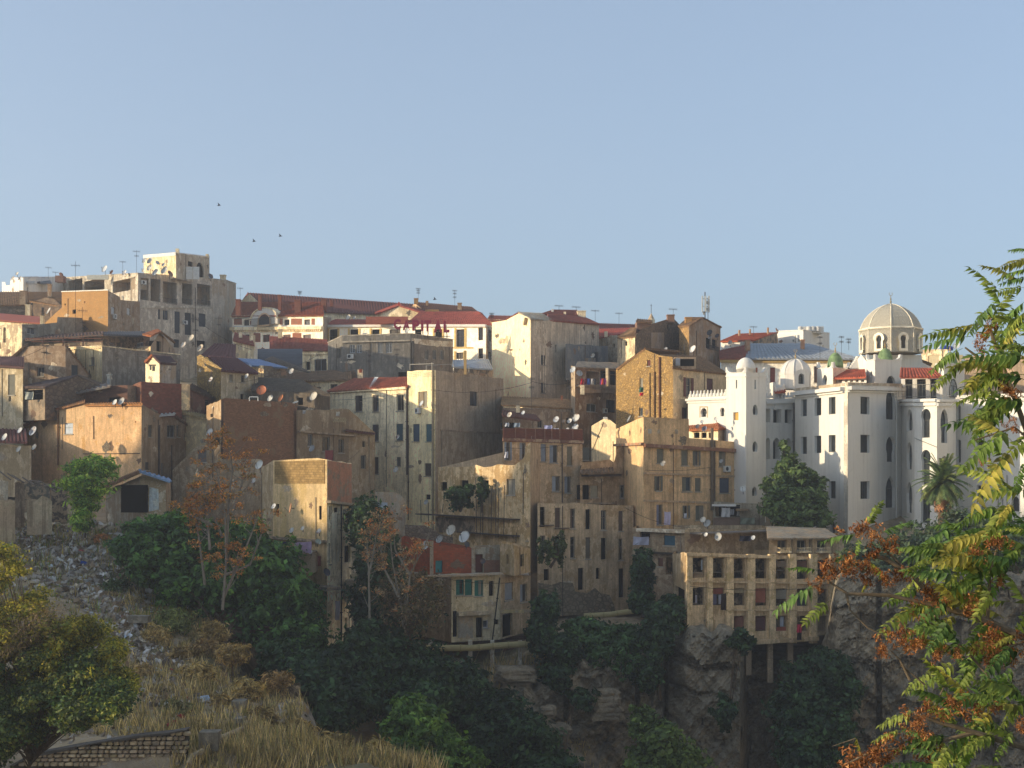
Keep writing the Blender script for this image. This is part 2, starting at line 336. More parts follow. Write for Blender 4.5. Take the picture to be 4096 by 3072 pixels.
class Bld:
    def __init__(s, label, cs, top, base, mat, wins=None, prof=None, dep=8.0, roof='flat', name='house', cat='house', group=None, roofm=None, cop=None,
                 frame='8d8577', shut='6d6a5e', glassc='151a20', reveal=0.2, sill=True, sillc='a39a8a', drop=0.35, root=None, rag=0.07):
        s.framec, s.shutc, s.glassc, s.reveal, s.sill, s.sillc = frame, shut, glassc, reveal, sill, sillc
        mats = mat if isinstance(mat, (list, tuple)) else [mat]*(len(cs)-1)
        pts = [pl(x, D) for x, D in cs]; iD = min(range(len(cs)), key=lambda i: cs[i][1])
        zb = (HY-base)/F*cs[iD][1]; zt = [(HY-y)/F*D for y, (x, D) in zip(top, cs)]
        c0 = Vector((sum(p[0] for p in pts)/len(pts), sum(p[1] for p in pts)/len(pts), zb))
        s.rag = rag; s.root = root or empty(name, c0, label, cat, group); s.faces = []; s.zb = zb; s.zt = zt
        for i in range(len(cs)-1):
            f = Face(pts[i], pts[i+1]); s.faces.append(f)
            pr = [f.uz(*q) for q in (prof or {}).get(i, [])]
            if not pr and rag and f.L > 2.5:
                k = int(f.L/0.9); pr = [(f.L*j/k+random.uniform(-.2, .2), zt[i]+(zt[i+1]-zt[i])*j/k+random.uniform(-rag, rag*0.6)) for j in range(1, k)]
            outer = [(0, zb), (f.L, zb), (f.L, zt[i+1])]+pr[::-1]+[(0, zt[i])]
            s.wall(f, outer, (wins or {}).get(i, []), mats[i])
        # rear: hidden side walls and back, real all the same
        A, B = Vector(pts[0]), Vector(pts[-1]); k0, k1 = 1+dep/A.y, 1+dep/B.y; d = (B-A)*0.04
        A2, B2 = A*k0+d, B*k1-d; mb = MB()
        z3 = lambda p, z: Vector((p.x, p.y, z)); zr = min(zt)
        mb.quad(z3(B, zb), z3(B2, zb), z3(B2, zt[-1]), z3(B, zt[-1])); mb.quad(z3(B2, zb), z3(A2, zb), z3(A2, zt[0]), z3(B2, zt[-1])); mb.quad(z3(A2, zb), z3(A, zb), z3(A, zt[0]), z3(A2, zt[0]))
        mb.build('rear_wall', mats[-1], s.root)
        if roof == 'flat':
            mb = MB(); mb.poly([z3(Vector(p), zr-drop) for p in pts]+[z3(B2, zr-drop), z3(A2, zr-drop)]); mb.build('roof', roofm or plaster('8f867b'), s.root)
        if cop:
            for i, f in enumerate(s.faces):
                if (prof or {}).get(i): continue
                mb = MB(); o = 0.05
                mb.box8([f.w(-o, zt[i], o), f.w(f.L+o, zt[i+1], o), f.w(f.L, zt[i+1], -0.28), f.w(0, zt[i], -0.28),
                         f.w(-o, zt[i]+0.12, o), f.w(f.L+o, zt[i+1]+0.12, o), f.w(f.L, zt[i+1]+0.12, -0.28), f.w(0, zt[i]+0.12, -0.28)])
                mb.build('coping', cop, s.root)
    def wall(s, f, outer, wins, mat):
        holes = []; specs = []
        for wsp in wins:
            st = wsp[0]; op = wsp[5] if len(wsp) > 5 else {}
            shp = st[1] if len(st) > 1 else 'r'
            (u0, z1), (u1, z0) = f.uz(wsp[1], wsp[2]), f.uz(wsp[3], wsp[4])
            za = f.uz(wsp[3], wsp[2])[1]; z1 = (z1+za)/2; zc = f.uz(wsp[1], wsp[4])[1]; z0 = (z0+zc)/2
            if u0 > u1: u0, u1 = u1, u0
            m = 0.04; ok = all(inside(outer, u, z) for u, z in ((u0-m, z0-m), (u1+m, z0-m), (u1+m, z1+m), (u0-m, z1+m)))
            for (a0, b0, a1, b1) in holes:
                if u0-m < a1 and u1+m > a0 and z0-m < b1 and z1+m > b0: ok = False
            sp = (st[0], shp, u0, z0, u1, z1, op)
            if ok: holes.append((u0, z0, u1, z1))
            specs.append((sp, ok))
        loops = [outer]+[outline(sp[1], *sp[2:6]) for sp, ok in specs if ok]
        vs = [p for l in loops for p in l]
        tr = MG.tessellate_polygon([[Vector((u, z, 0)) for u, z in l] for l in loops])
        mb = MB(); mb.v = [f.w(u, z) for u, z in vs]
        for t in tr:
            a, b, c = (Vector(vs[i]) for i in t)
            cr = (b.x-a.x)*(c.y-a.y)-(b.y-a.y)*(c.x-a.x)
            mb.f.append(tuple(t) if cr > 0 else tuple(t[::-1]))
        for l in loops[1:]:
            for i in range(len(l)):
                j = (i+1) % len(l); mb.quad(f.w(*l[i]), f.w(*l[j]), f.w(*l[j], -s.reveal-0.02), f.w(*l[i], -s.reveal-0.02))
        mb.build('wall', mat, s.root)
        for sp, ok in specs: window(s, f, sp, ok)
        if s.rag: s.wear(f, outer, [sp[2:6] for sp, ok in specs])
    def wear(s, f, outer, holes):
        """fallen render, repairs and odd pipes: thin raised or bared pieces with ragged outlines"""
        zt = max(p[1] for p in outer); zl = max(outer[0][1], zt-13); area = f.L*(zt-zl)
        if area < 8: return
        free = lambda a, b, c, d: all(a > h[2]+0.12 or c < h[0]-0.12 or b > h[3]+0.15 or d < h[1]-0.15 for h in holes)
        for k in range(min(7, 1+int(area/16))):
            for _ in range(6):
                u, z = random.uniform(0.3, f.L-0.3), random.uniform(zl+0.3, zt-0.3); w, h = random.uniform(0.2, 1.0), random.uniform(0.15, 0.7); m = 16
                ps = [(u+w*math.cos(2*math.pi*i/m)*random.uniform(0.35, 1.15), z+h*math.sin(2*math.pi*i/m)*random.uniform(0.35, 1.15)) for i in range(m)]
                if free(u-w*1.1, z-h*1.1, u+w*1.1, z+h*1.1) and all(inside(outer, *q) for q in ps):
                    mb = MB(); mb.poly([f.w(*q, 0.007) for q in ps])
                    for i in range(m): j = (i+1) % m; mb.quad(f.w(*ps[i], -0.02), f.w(*ps[j], -0.02), f.w(*ps[j], 0.007), f.w(*ps[i], 0.007))
                    mb.build(*random.choice((('bare_patch', brick('8a6c56', '8a7a68', 0.25, 0.08)), ('bare_patch', stone('968873', 0.3)), ('repair_patch', plaster('a29a8c')), ('repair_patch', plaster('b8ac98')), ('bare_patch', plaster('857868')), ('bare_patch', brick('93735c', '94846f', 0.25, 0.08)))), s.root); break
        if holes and f.L > 4:
            for _ in range(8):
                u = random.uniform(0.4, f.L-0.4); z1 = min(zt-0.3, max(h[3] for h in holes)+0.6); z0 = max(zl, min(h[1] for h in holes)-1.5)
                if free(u-0.08, z0, u+0.08, z1) and inside(outer, u, z1) and inside(outer, u, z0): mb = MB(); mb.tube([f.w(u, z0, 0.06), f.w(u+random.uniform(-.05, .05), z1, 0.06)], 0.035, 5); mb.build('drainpipe', plain(random.choice(('5a5048', '8a8274', '3c3632', '77604c'))), s.root); break
    # ---- things fixed to a wall, given in photo pixels on face i
    def band(s, i, x0, y0, x1, y1, h, d, mat, name='cornice', o0=-0.02):
        f = s.faces[i]; a, b = f.uz(x0, y0), f.uz(x1, y1); mb = MB()
        mb.box8([f.w(a[0], a[1]-h, d), f.w(b[0], b[1]-h, d), f.w(b[0], b[1]-h, o0), f.w(a[0], a[1]-h, o0), f.w(a[0], a[1], d), f.w(b[0], b[1], d), f.w(b[0], b[1], o0), f.w(a[0], a[1], o0)])
        return mb.build(name, mat, s.root)
    def pipe(s, i, x, y0, y1, r=0.07, mat=None, name='drainpipe', x1=None):
        f = s.faces[i]; a, b = f.uz(x, y0), f.uz(x if x1 is None else x1, y1); mb = MB()
        mb.tube([f.w(a[0], a[1], r+0.03), f.w(b[0], b[1], r+0.03)], r, 6)
        n = int(abs(a[1]-b[1])/2.5)
        for k in range(1, n+1):
            t = k/(n+1); u = a[0]+(b[0]-a[0])*t; z = a[1]+(b[1]-a[1])*t; fbox(mb, f, u-r*1.4, u+r*1.4, z-0.04, z+0.04, 0, 2*r+0.06)
        return mb.build(name, mat or plain('5d5148'), s.root)
    def panel(s, i, x0, y0, x1, y1, mat, d=0.012, name='panel', pts=None):
        f = s.faces[i]; mb = MB()
        ps = [f.uz(*q) for q in (pts or [(x0, y1), (x1, y1), (x1, y0), (x0, y0)])]
        mb.poly([f.w(u, z, d) for u, z in ps]); n = len(ps)
        for k in range(n):
            j = (k+1) % n; mb.quad(f.w(*ps[k], 0), f.w(*ps[j], 0), f.w(*ps[j], d), f.w(*ps[k], d))
        return mb.build(name, mat, s.root)
    def slab(s, i, x0, x1, y, h, d0, d1, mat, name='balcony_slab'):
        f = s.faces[i]; a, b = f.uz(x0, y), f.uz(x1, y); mb = MB(); fbox(mb, f, a[0], b[0], a[1]-h, a[1], d0, d1); return mb.build(name, mat, s.root)
    def rail(s, i, x0, y0, x1, y1, out, mat=None, n=None, name='railing'):
        f = s.faces[i]; (u0, z1), (u1, _) = f.uz(x0, y0), f.uz(x1, y0); z0 = f.uz(x0, y1)[1]; mb = MB(); n = n or max(4, int((u1-u0)/0.16))
        fbox(mb, f, u0, u1, z1-0.05, z1, out-0.03, out+0.02); fbox(mb, f, u0, u1, z0, z0+0.04, out-0.02, out+0.02)
        for k in range(n+1):
            u = u0+(u1-u0)*k/n; fbox(mb, f, u-0.012, u+0.012, z0, z1, out-0.012, out+0.012)
        for u in (u0, u1): fbox(mb, f, u-0.02, u+0.02, z1-0.05, z1, -0.02, out)
        return mb.build(name, mat or plain('2f2d2c'), s.root)
    def roof(s, pts, mat, **k): return roofpoly(s.root, pts, mat, **k)
    def box(s, name, x0, x1, y0, y1, D, dep, mat, cap=None): return boxpart(s.root, name, x0, x1, y0, y1, D, dep, mat, cap)
def roofpoly(parent, pts, mat, ribs=0.34, th=0.14, name='roof', over=0.0):
    """a roof slab; with four corners eave left, eave right, ridge right, ridge left it also gets its rows of half-round tiles"""
    v = [P(*p) for p in pts]; n = (v[1]-v[0]).cross(v[-1]-v[0]).normalized()
    if n.z < 0: n = -n
    mb = MB(); m = len(v); mb.v = v+[p-n*th for p in v]
    mb.f = [tuple(range(m)), tuple(range(2*m-1, m-1, -1))]+[(i, i+m, (i+1) % m+m, (i+1) % m) for i in range(m)]
    r = mb.build(name, mat, parent)
    if ribs and m == 4:
        e0, e1, r1, r0 = v; k = max(3, int(max((e1-e0).length, (r1-r0).length)/ribs)); q = MB()
        for i in range(k+1):
            a, b = e0.lerp(e1, i/k), r0.lerp(r1, i/k); d = (b-a); t = (e1-e0).normalized() if (e1-e0).length > 0.1 else (r1-r0).normalized(); w = ribs*0.33
            seg = max(2, min(7, int(d.length/0.8)))
            for j in range(seg):
                p0, p1 = a+d*(j/seg), a+d*((j+1.06)/seg if j < seg-1 else 1.0); up0 = n*0.012*random.random()
                b0 = len(q.v); h = 0.12
                for p, kk in ((p0, 1.0), (p1, 0.85)):
                    q.v += [p-t*w*kk+up0, p-t*w*0.55*kk+n*h*0.8*kk+up0, p+t*w*0.55*kk+n*h*0.8*kk+up0, p+t*w*kk+up0]
                q.f += [(b0, b0+1, b0+5, b0+4), (b0+1, b0+2, b0+6, b0+5), (b0+2, b0+3, b0+7, b0+6), (b0, b0+3, b0+2, b0+1)]
        tag(q.build('roof_tiles', mat, r), kind='stuff')
    return r
def boxpart(parent, name, x0, x1, y0, y1, D, dep, mat, cap=None, skew=0.0):
    """an upright block whose front spans the pixels at depth D"""
    a, b = P(x0, y0, D), P(x1, y1, D+skew); mb = MB(); top = a.z; bot = P(x0, y1, D).z
    mb.box8([(a.x, a.y, bot), (b.x, b.y, bot), (b.x, b.y+dep, bot), (a.x, a.y+dep, bot), (a.x, a.y, top), (b.x, b.y, top), (b.x, b.y+dep, top), (a.x, a.y+dep, top)])
    if cap:
        o = cap; mb.box8([(a.x-o, a.y-o, top+0.002), (b.x+o, b.y-o, top+0.002), (b.x+o, b.y+dep+o, top+0.002), (a.x-o, a.y+dep+o, top+0.002), (a.x-o, a.y-o, top+0.14), (b.x+o, b.y-o, top+0.14), (b.x+o, b.y+dep+o, top+0.14), (a.x-o, a.y+dep+o, top+0.14)])
    return mb.build(name, mat, parent)
def G(st, xs, ys, op=None): return [(st, a, c, b, d, op or {}) for a, b in xs for c, d in ys]
# ---------------------------------------------------------------- small things
DISH = {}
def dish_mesh(kind, mat):
    if (kind, mat.name) in DISH: return DISH[(kind, mat.name)]
    mb = MB(); n = 20
    if kind == 'reflector':                        # radius 1, opens towards -Y
        rings = [(0.02, 0.22), (0.35, 0.195), (0.7, 0.115), (1.0, 0.0)]; b = 0
        for s2, off in ((0, 0.0), (1, 0.03)):
            for r, y in rings:
                for k in range(n): t = 2*math.pi*k/n; mb.v.append(Vector((r*0.94*math.cos(t), y+off, r*math.sin(t))))
        m = len(rings)
        for s2 in (0, 1):
            for i in range(m-1):
                for k in range(n):
                    k2 = (k+1) % n; q = (s2*m*n+i*n+k, s2*m*n+i*n+k2, s2*m*n+(i+1)*n+k2, s2*m*n+(i+1)*n+k); mb.f.append(q if s2 else q[::-1])
        for k in range(n): k2 = (k+1) % n; mb.f.append(((m-1)*n+k, (m-1)*n+k2, 2*m*n-n+k2, 2*m*n-n+k))
    else:
        mb.tube([(0, 0.1, -0.95), (0, -0.55, -0.42), (0, -0.85, -0.18)], 0.035, 5); mb.box(-0.09, 0.09, -0.98, -0.80, -0.22, -0.06)
    o = mb.build('tmp', mat); me = o.data; bpy.data.objects.remove(o)
    if kind == 'reflector': me.polygons.foreach_set('use_smooth', [True]*len(me.polygons))
    DISH[(kind, mat.name)] = me; return me
def dish(x, y, r, D, label, group=None, col='d8d6cf', yaw=-35, el=28, pole=1.5, wallmount=False, rust=0.06):
    c = P(x, y, D); R = r/F*D
    if len(label.split()) > 16: print('LONG', label)
    root = empty('satellite_dish', c, label, 'satellite dish', group or 'satellite dishes')
    rot = Matrix.Rotation(math.radians(yaw), 4, 'Z') @ Matrix.Rotation(math.radians(-el), 4, 'X')
    for nm, kd, m in (('reflector', 'reflector', metal(col if col != 'd8d6cf' else ('d8d6cf', 'c9c7be', 'b9b8b2', 'cfc6b4', 'c4c8ca')[int(x*7+y*3) % 5], 0.6, rust if rust != 0.06 else (0.06, 0.3, 0.0, 0.4)[int(x+y) % 4])), ('feed_arm', 'arm', plain('55524d'))):
        o = bpy.data.objects.new(nm, dish_mesh(kd, m)); COL.objects.link(o); o.parent = root; o.matrix_basis = rot @ Matrix.Scale(R, 4)
    mb = MB(); bk = rot @ Vector((0, 0.25*R, 0))
    if wallmount: mb.tube([c+bk, c+bk*2.2, c+bk*2.2+Vector((0.05, 0.35, 0))], 0.035, 5)
    else: mb.tube([c+bk, c+bk*1.5+Vector((0, 0, -0.25*R)), c+bk*1.5+Vector((0, 0, -R*pole))], 0.035, 5)
    mb.build('mount', plain('4d4a46'), root); return root
ORD = ['first', 'second', 'third', 'fourth', 'fifth', 'sixth', 'seventh', 'eighth', 'ninth', 'tenth', 'eleventh', 'twelfth', 'thirteenth', 'fourteenth']
def dishes(place, lst, D):
    """a row of dishes, named by their place from the left"""
    lst = sorted(lst, key=lambda q: q[0]); n = len(lst)
    for i, q in enumerate(lst):
        op = dict(q[3]) if len(q) > 3 else {}; cn = op.pop('cn', 'white'); DD = op.pop('D', D)
        w = '' if n == 1 else (', leftmost' if i == 0 else ', rightmost' if i == n-1 else f', {ORD[i]} from left')
        dish(q[0], q[1], q[2], DD, f'{cn} satellite dish {place}{w}', **op)
def antenna(x, y0, y1, D, label, arms=((0.12, 0.7), (0.3, 0.5)), yaw=20, r=0.022):
    a, b = P(x, y0, D), P(x, y1, D); root = empty('antenna', b, label, 'antenna', 'rooftop television antennas')
    mb = MB(); mb.tube([b, a], r, 5); mb.build('mast', plain('3c3a39'), root)
    ya = math.radians(yaw); d = Vector((math.cos(ya), math.sin(ya), 0)); e = Vector((-math.sin(ya), math.cos(ya), 0)); h = a.z-b.z
    for fr, ln in arms:
        c = a+Vector((0, 0, -h*fr)); mb = MB(); mb.tube([c-d*ln, c+d*ln], 0.022, 4)
        for k in range(6):
            q = c+d*ln*(k/2.5-1); L = 0.18+0.22*(1-k/6); mb.tube([q-e*L-Vector((0, 0, 0.0)), q+e*L], 0.014, 4); mb.tube([q-Vector((0, 0, 0.16)), q+Vector((0, 0, 0.16))], 0.014, 4)
        mb.build('aerial', plain('4a4846'), root)
    return root
def aircon(b, i, x, y, label, w=0.85, h=0.6):
    f = b.faces[i]; u, z = f.uz(x, y); mb = MB(); fbox(mb, f, u-w/2, u+w/2, z-h/2, z+h/2, 0.06, 0.36)
    root = empty('air_conditioner', f.w(u, z-h/2, 0.1), label, 'air conditioner', 'wall air conditioners')
    mb.build('casing', plain('cfcdc6'), root); g = MB(); c = f.w(u-w*0.16, z, 0.37); n3 = Vector((f.n.x, f.n.y, 0)); t3 = Vector((f.t.x, f.t.y, 0)); r = h*0.36
    g.poly([c+t3*r*math.cos(2*math.pi*k/14)+Vector((0, 0, r*math.sin(2*math.pi*k/14))) for k in range(14)]); g.build('fan_grille', plain('3a3c3e'), root)
    
    for k in (-0.4, 0.35): br = MB(); fbox(br, f, u+w*k, u+w*(k+0.05), z-h/2-0.06, z-h/2-0.01, 0, 0.34); br.build('bracket', plain('6b6a68'), root)
def cloth(x0, y0, x1, y1, D, h, label, D1=None, sag=0.05):
    """a washed piece hanging from a line: gently folded sheet"""
    n, m = 9, 6; vs = []; fs = []; D1 = D1 or D
    for j in range(m+1):
        for i in range(n+1):
            s2, t = i/n, j/m; p = P(x0+(x1-x0)*s2, y0+(y1-y0)*t, D+(D1-D)*s2)
            vs.append(p+Vector((0.02*math.sin(t*5), 0.09*math.sin(s2*9+t*2)*(0.3+t), -sag*math.sin(s2*math.pi)*(1-t))))
    for j in range(m):
        for i in range(n): q = j*(n+1)+i; fs.append((q, q+1, q+n+2, q+n+1))
    o = mk('laundry', vs, fs, plain(h, 0.9, 0.05), None, True); return tag(o, label, 'laundry', 'washing hung out to dry')
def pole(name, label, cat, pts, r, mat, group=None, n=6):
    mb = MB(); mb.tube([P(*p) for p in pts], r, n); o = mb.build(name, mat); return tag(o, label, cat, group)
# ---------------------------------------------------------------- vegetation
def leafcloud(name, lobes, n, size, mats, parent, seed, spread=0.16, clump=60, shell=0.5, aspect=0.5, droop=0.0):
    """crown of many small folded leaf faces gathered in clumps over several lobes; a lobe is (x, y, rx, ry, D, rd) in pixels, rd in metres"""
    rg = np.random.default_rng(seed); wts = np.array([l[2]*l[3] for l in lobes], float); wts /= wts.sum(); V = []; MI = []
    for l, wt in zip(lobes, wts):
        x, y, rx, ry, D, rd = l; c = np.array(P(x, y, D)); R = np.array([rx/F*D, rd, ry/F*D]); k = max(3, int(n*wt/clump)); cnt = max(10, int(n*wt*0.75)); 
        d = rg.normal(size=(k, 3)); d /= np.linalg.norm(d, axis=1)[:, None]; rad = shell+(1-shell)*rg.random(k)**0.6; rad *= 0.80+0.35*rg.random(k)+0.25*(rg.random(k) > 0.85)
        cc = d*rad[:, None]; ci = rg.integers(0, k, cnt); csz = (0.6+0.8*rg.random(k))[ci]
        pts = cc[ci]+rg.normal(size=(cnt, 3))*spread*csz[:, None]*np.array([1, 1, 0.75]); pos = c+pts*R
        nrm = pts/np.maximum(np.linalg.norm(pts, axis=1), 1e-3)[:, None]*0.7+rg.normal(size=(cnt, 3))*0.7+np.array([0, 0, 0.45]); nrm /= np.linalg.norm(nrm, axis=1)[:, None]
        t = np.cross(nrm, rg.normal(size=(cnt, 3))); t /= np.maximum(np.linalg.norm(t, axis=1), 1e-3)[:, None]; t[:, 2] -= droop; b = np.cross(nrm, t)
        s2 = size*(0.55+0.9*rg.random(cnt))[:, None]
        V.append(np.stack([pos-t*s2, pos+b*s2*aspect+nrm*s2*0.15, pos+t*s2, pos-b*s2*aspect+nrm*s2*0.15], 1)); tone = rg.integers(0, len(mats), k); MI.append(np.where(rg.random(cnt) < 0.75, tone[ci], rg.integers(0, len(mats), cnt)))
    V = np.concatenate(V).reshape(-1, 3); MI = np.concatenate(MI); nq = len(V)//4
    me = bpy.data.meshes.new(name); me.vertices.add(nq*4); me.vertices.foreach_set('co', V.astype(np.float32).ravel()); me.loops.add(nq*4)
    me.loops.foreach_set('vertex_index', np.arange(nq*4, dtype=np.int32)); me.polygons.add(nq); me.polygons.foreach_set('loop_start', np.arange(0, nq*4, 4, dtype=np.int32))
    for m in mats: me.materials.append(m)
    me.polygons.foreach_set('material_index', MI.astype(np.int32)); me.update(calc_edges=True); me.validate()
    o = bpy.data.objects.new(name, me); COL.objects.link(o)
    if parent is not None: par(o, parent)
    return o
def tree(label, lobes, base, n, sz, cols, seed, name='tree', cat='tree', group=None, bk='5a4a3a', tr=0.3, r=0.25, limbs=True, **k):
    b = P(*base); root = empty(name, b, label, cat, group); rg = random.Random(seed)
    leafcloud('crown', lobes, n, sz*1.45, [leaf(*c.split('/'), tr=tr) if '/' in c else leaf(c, tr=tr) for c in cols], root, seed, **k)
    mb = MB(); big = max(lobes, key=lambda q: q[2]*q[3]); top = P(big[0], big[1], big[4])
    mid = b.lerp(top, 0.5)+Vector((rg.uniform(-.4, .4), rg.uniform(-.4, .4), 0)); mb.tube([b, b.lerp(mid, 0.5), mid, top], r, 7, r*0.4)
    if limbs:
        for l in lobes:
            for _ in range(3):
                e = P(l[0]+rg.uniform(-.6, .6)*l[2], l[1]+rg.uniform(-.7, .5)*l[3], l[4]+rg.uniform(-.5, .5)*l[5]); s0 = b.lerp(mid, rg.uniform(0.4, 1.0)); mb.tube([s0, s0.lerp(e, 0.5)+Vector((0, 0, 0.3)), e], r*0.4, 5, r*0.08)
    mb.build('trunk', bark(bk), root); return root
# ---------------------------------------------------------------- terrain
COLS = [
 (-1500, [(12, 6500), (40, 3700), (60, 3700), (70.5, 3320), (73, 2950), (75, 2850), (90, 2560), (110, 2280), (125, 2100), (140, 1990), (160, 1800), (200, 1560), (260, 1420), (420, 1560)]),
 (0,    [(12, 7000), (40, 3900), (60, 3800), (70.5, 3330), (72.5, 3010), (75, 2920), (90, 2600), (105, 2330), (118, 2160), (128, 2080), (140, 1990), (160, 1800), (200, 1560), (260, 1400), (420, 1560)]),
 (400,  [(12, 7000), (40, 4100), (60, 3800), (70.5, 3330), (73, 2975), (75, 2950), (90, 2680), (105, 2400), (118, 2190), (128, 2090), (142, 1960), (165, 1760), (200, 1560), (260, 1400), (420, 1560)]),
 (800,  [(12, 7400), (40, 4300), (60, 3600), (70.5, 3200), (73.5, 3015), (86, 2780), (98, 2600), (110, 2440), (120, 2280), (132, 2110), (150, 1930), (170, 1760), (200, 1580), (260, 1420), (420, 1560)]),
 (1180, [(12, 7800), (40, 4500), (60, 3500), (72, 3060), (82, 2860), (87, 2790), (91, 3000), (104, 2950), (114, 2780), (121, 2620), (134, 2300), (158, 2150), (178, 1850), (200, 1600), (260, 1450), (420, 1580)]),
 (1420, [(12, 8000), (40, 4800), (60, 3650), (71, 3075), (76, 3010), (82, 3260), (98, 3150), (110, 2860), (120, 2660), (132, 2300), (158, 2150), (178, 1850), (200, 1600), (260, 1460), (420, 1580)]),
 (1720, [(12, 8500), (40, 5200), (60, 3900), (70, 3110), (74, 3070), (80, 3400), (96, 3350), (108, 2960), (115, 2740), (121, 2640), (131, 2570), (140, 2420), (158, 2150), (178, 1850), (200, 1620), (260, 1460), (420, 1580)]),
 (2000, [(12, 9000), (40, 6500), (60, 4700), (90, 3700), (104, 3250), (112, 2900), (116, 2720), (121, 2640), (131, 2570), (140, 2420), (158, 2150), (178, 1850), (200, 1640), (260, 1480), (420, 1600)]),
 (2300, [(12, 9000), (40, 7200), (60, 5500), (90, 4200), (108, 3350), (114, 3000), (118, 2760), (120.5, 2580), (124, 2500), (146, 2450), (158, 2150), (178, 1850), (200, 1650), (260, 1500), (420, 1600)]),
 (2560, [(12, 9000), (40, 7200), (60, 5500), (90, 4200), (110, 3600), (118.5, 3150), (121.5, 2560), (124, 2500), (146, 2450), (158, 2150), (178, 1850), (200, 1650), (260, 1520), (420, 1600)]),
 (2960, [(12, 9000), (40, 7200), (60, 5500), (90, 4200), (112, 3600), (118, 3250), (127, 3050), (129, 2700), (132, 2260), (150, 2050), (170, 1840), (200, 1670), (260, 1570), (420, 1630)]),
 (3330, [(12, 9000), (40, 7200), (60, 5500), (90, 4200), (112, 3600), (118, 3250), (127, 3050), (129, 2600), (132, 2400), (150, 2050), (170, 1840), (200, 1670), (260, 1570), (420, 1630)]),
 (3400, [(12, 9000), (40, 7200), (60, 5500), (90, 4200), (112, 3600), (117, 3250), (119, 2400), (123, 2350), (132, 2200), (150, 2050), (170, 1840), (200, 1670), (260, 1570), (420, 1630)]),
 (3800, [(12, 9000), (40, 7200), (60, 5500), (90, 4200), (112, 3600), (116, 3250), (117.5, 2310), (122, 2250), (132, 2150), (150, 2050), (170, 1840), (200, 1670), (260, 1570), (420, 1630)]),
 (5600, [(12, 9000), (40, 7200), (60, 5500), (90, 4200), (112, 3600), (116, 3250), (117.5, 2310), (122, 2250), (132, 2150), (150, 2050), (170, 1840), (200, 1670), (260, 1570), (420, 1630)]),
]
def _colz(knots, D):
    Ds = [k[0] for k in knots]; zs = [(HY-k[1])/F*k[0] for k in knots]; return np.interp(D, Ds, zs)
CX = np.array([c[0] for c in COLS], float)
def ground_z(x, D):
    """terrain height below photo column x at depth D"""
    i = int(np.clip(np.searchsorted(CX, x)-1, 0, len(CX)-2)); t = float(np.clip((x-CX[i])/(CX[i+1]-CX[i]), 0, 1)); t = t*t*(3-2*t)
    return float(_colz(COLS[i][1], D))*(1-t)+float(_colz(COLS[i+1][1], D))*t
def wob(x, y, s):
    return math.sin(x*1.3*s+0.7)*math.cos(y*1.1*s+1.9)+0.5*math.sin(x*2.9*s+y*2.3*s)+0.3*math.cos(x*5.7*s-y*4.9*s+2)
def build_terrain():
    xs = np.concatenate([np.linspace(-1500, -60, 14), np.linspace(0, 4100, 190), np.linspace(4200, 5600, 12)])
    Ds = np.concatenate([np.linspace(12, 56, 14), np.linspace(58, 104, 70), np.linspace(104.5, 126, 80), np.linspace(127, 260, 50), np.linspace(270, 420, 6)])
    vs = []; fs = []
    for D in Ds:
        for x in xs:
            z = ground_z(x, D); X = (x-HX)/F*D
            if 100 < D < 120 and 1900 < x < 2500:
                D2 = D+0.9*wob(X, z*1.8, 0.55)+0.35*wob(X*2, z*5, 1.1); vs.append((X, D2, z+0.2*wob(X, D, 1.0)))
            else: vs.append((X, D, z+0.22*wob(X, D, 0.55)+0.08*wob(X, D, 1.9)))
    n = len(xs)
    for j in range(len(Ds)-1):
        for i in range(n-1): a = j*n+i; fs.append((a, a+1, a+n+1, a+n))
    o = mk('terrain', vs, fs, ground_mat(), None, True); tag(o, kind='structure')
build_terrain()
# the high far side of the gorge beyond the left edge of the picture: unseen, its ridge heights shaped to cast the shade over the lower town
SB, TE = SUN_BEHIND, math.tan(SUN_EL)
DH = Vector((-math.cos(SB), -math.sin(SB))); NU = Vector((math.sin(SB), -math.cos(SB)))
RIDGE = [(-230, 20), (-190, 30), (-172, 38), (-160, 38), (-152, 33), (-146, 29), (-140, 28.5), (-136, 32), (-132, 40), (-127, 42), (-123, 34), (-118, 28), (-113.5, 25), (-112, 27), (-109.5, 36), (-104, 38), (-98, 35), (-85, 29), (-70, 24), (-64, 20.5), (-54, 18), (-48, 5), (-40, -20), (-30, -45)]
def build_hill():
    us = np.linspace(-230, -26, 120); hs = np.interp(us, [r[0] for r in RIDGE], [r[1] for r in RIDGE]); vs = []; fs = []
    prof = [(120, None), (132, -8), (140, -1.5), (150, 0), (165, -2), (200, -12), (300, -60)]
    for u, h in zip(us, hs):
        for s, dz in prof:
            p = NU*u+DH*s; z = -60 if dz is None else h+dz
            w = 0.9*wob(u*0.8, s, 0.5)*(0 if dz is None else 1); vs.append((p.x, p.y, max(-60, z+w)))
    m = len(prof)
    for i in range(len(us)-1):
        for j in range(m-1): a = i*m+j; fs.append((a, a+1, a+m+1, a+m))
    for e in (0, len(us)-1): fs.append(tuple(e*m+j for j in range(m)))
    o = mk('unseen_hill', vs, fs, rockmat(), None, False); tag(o, kind='structure')
build_hill()
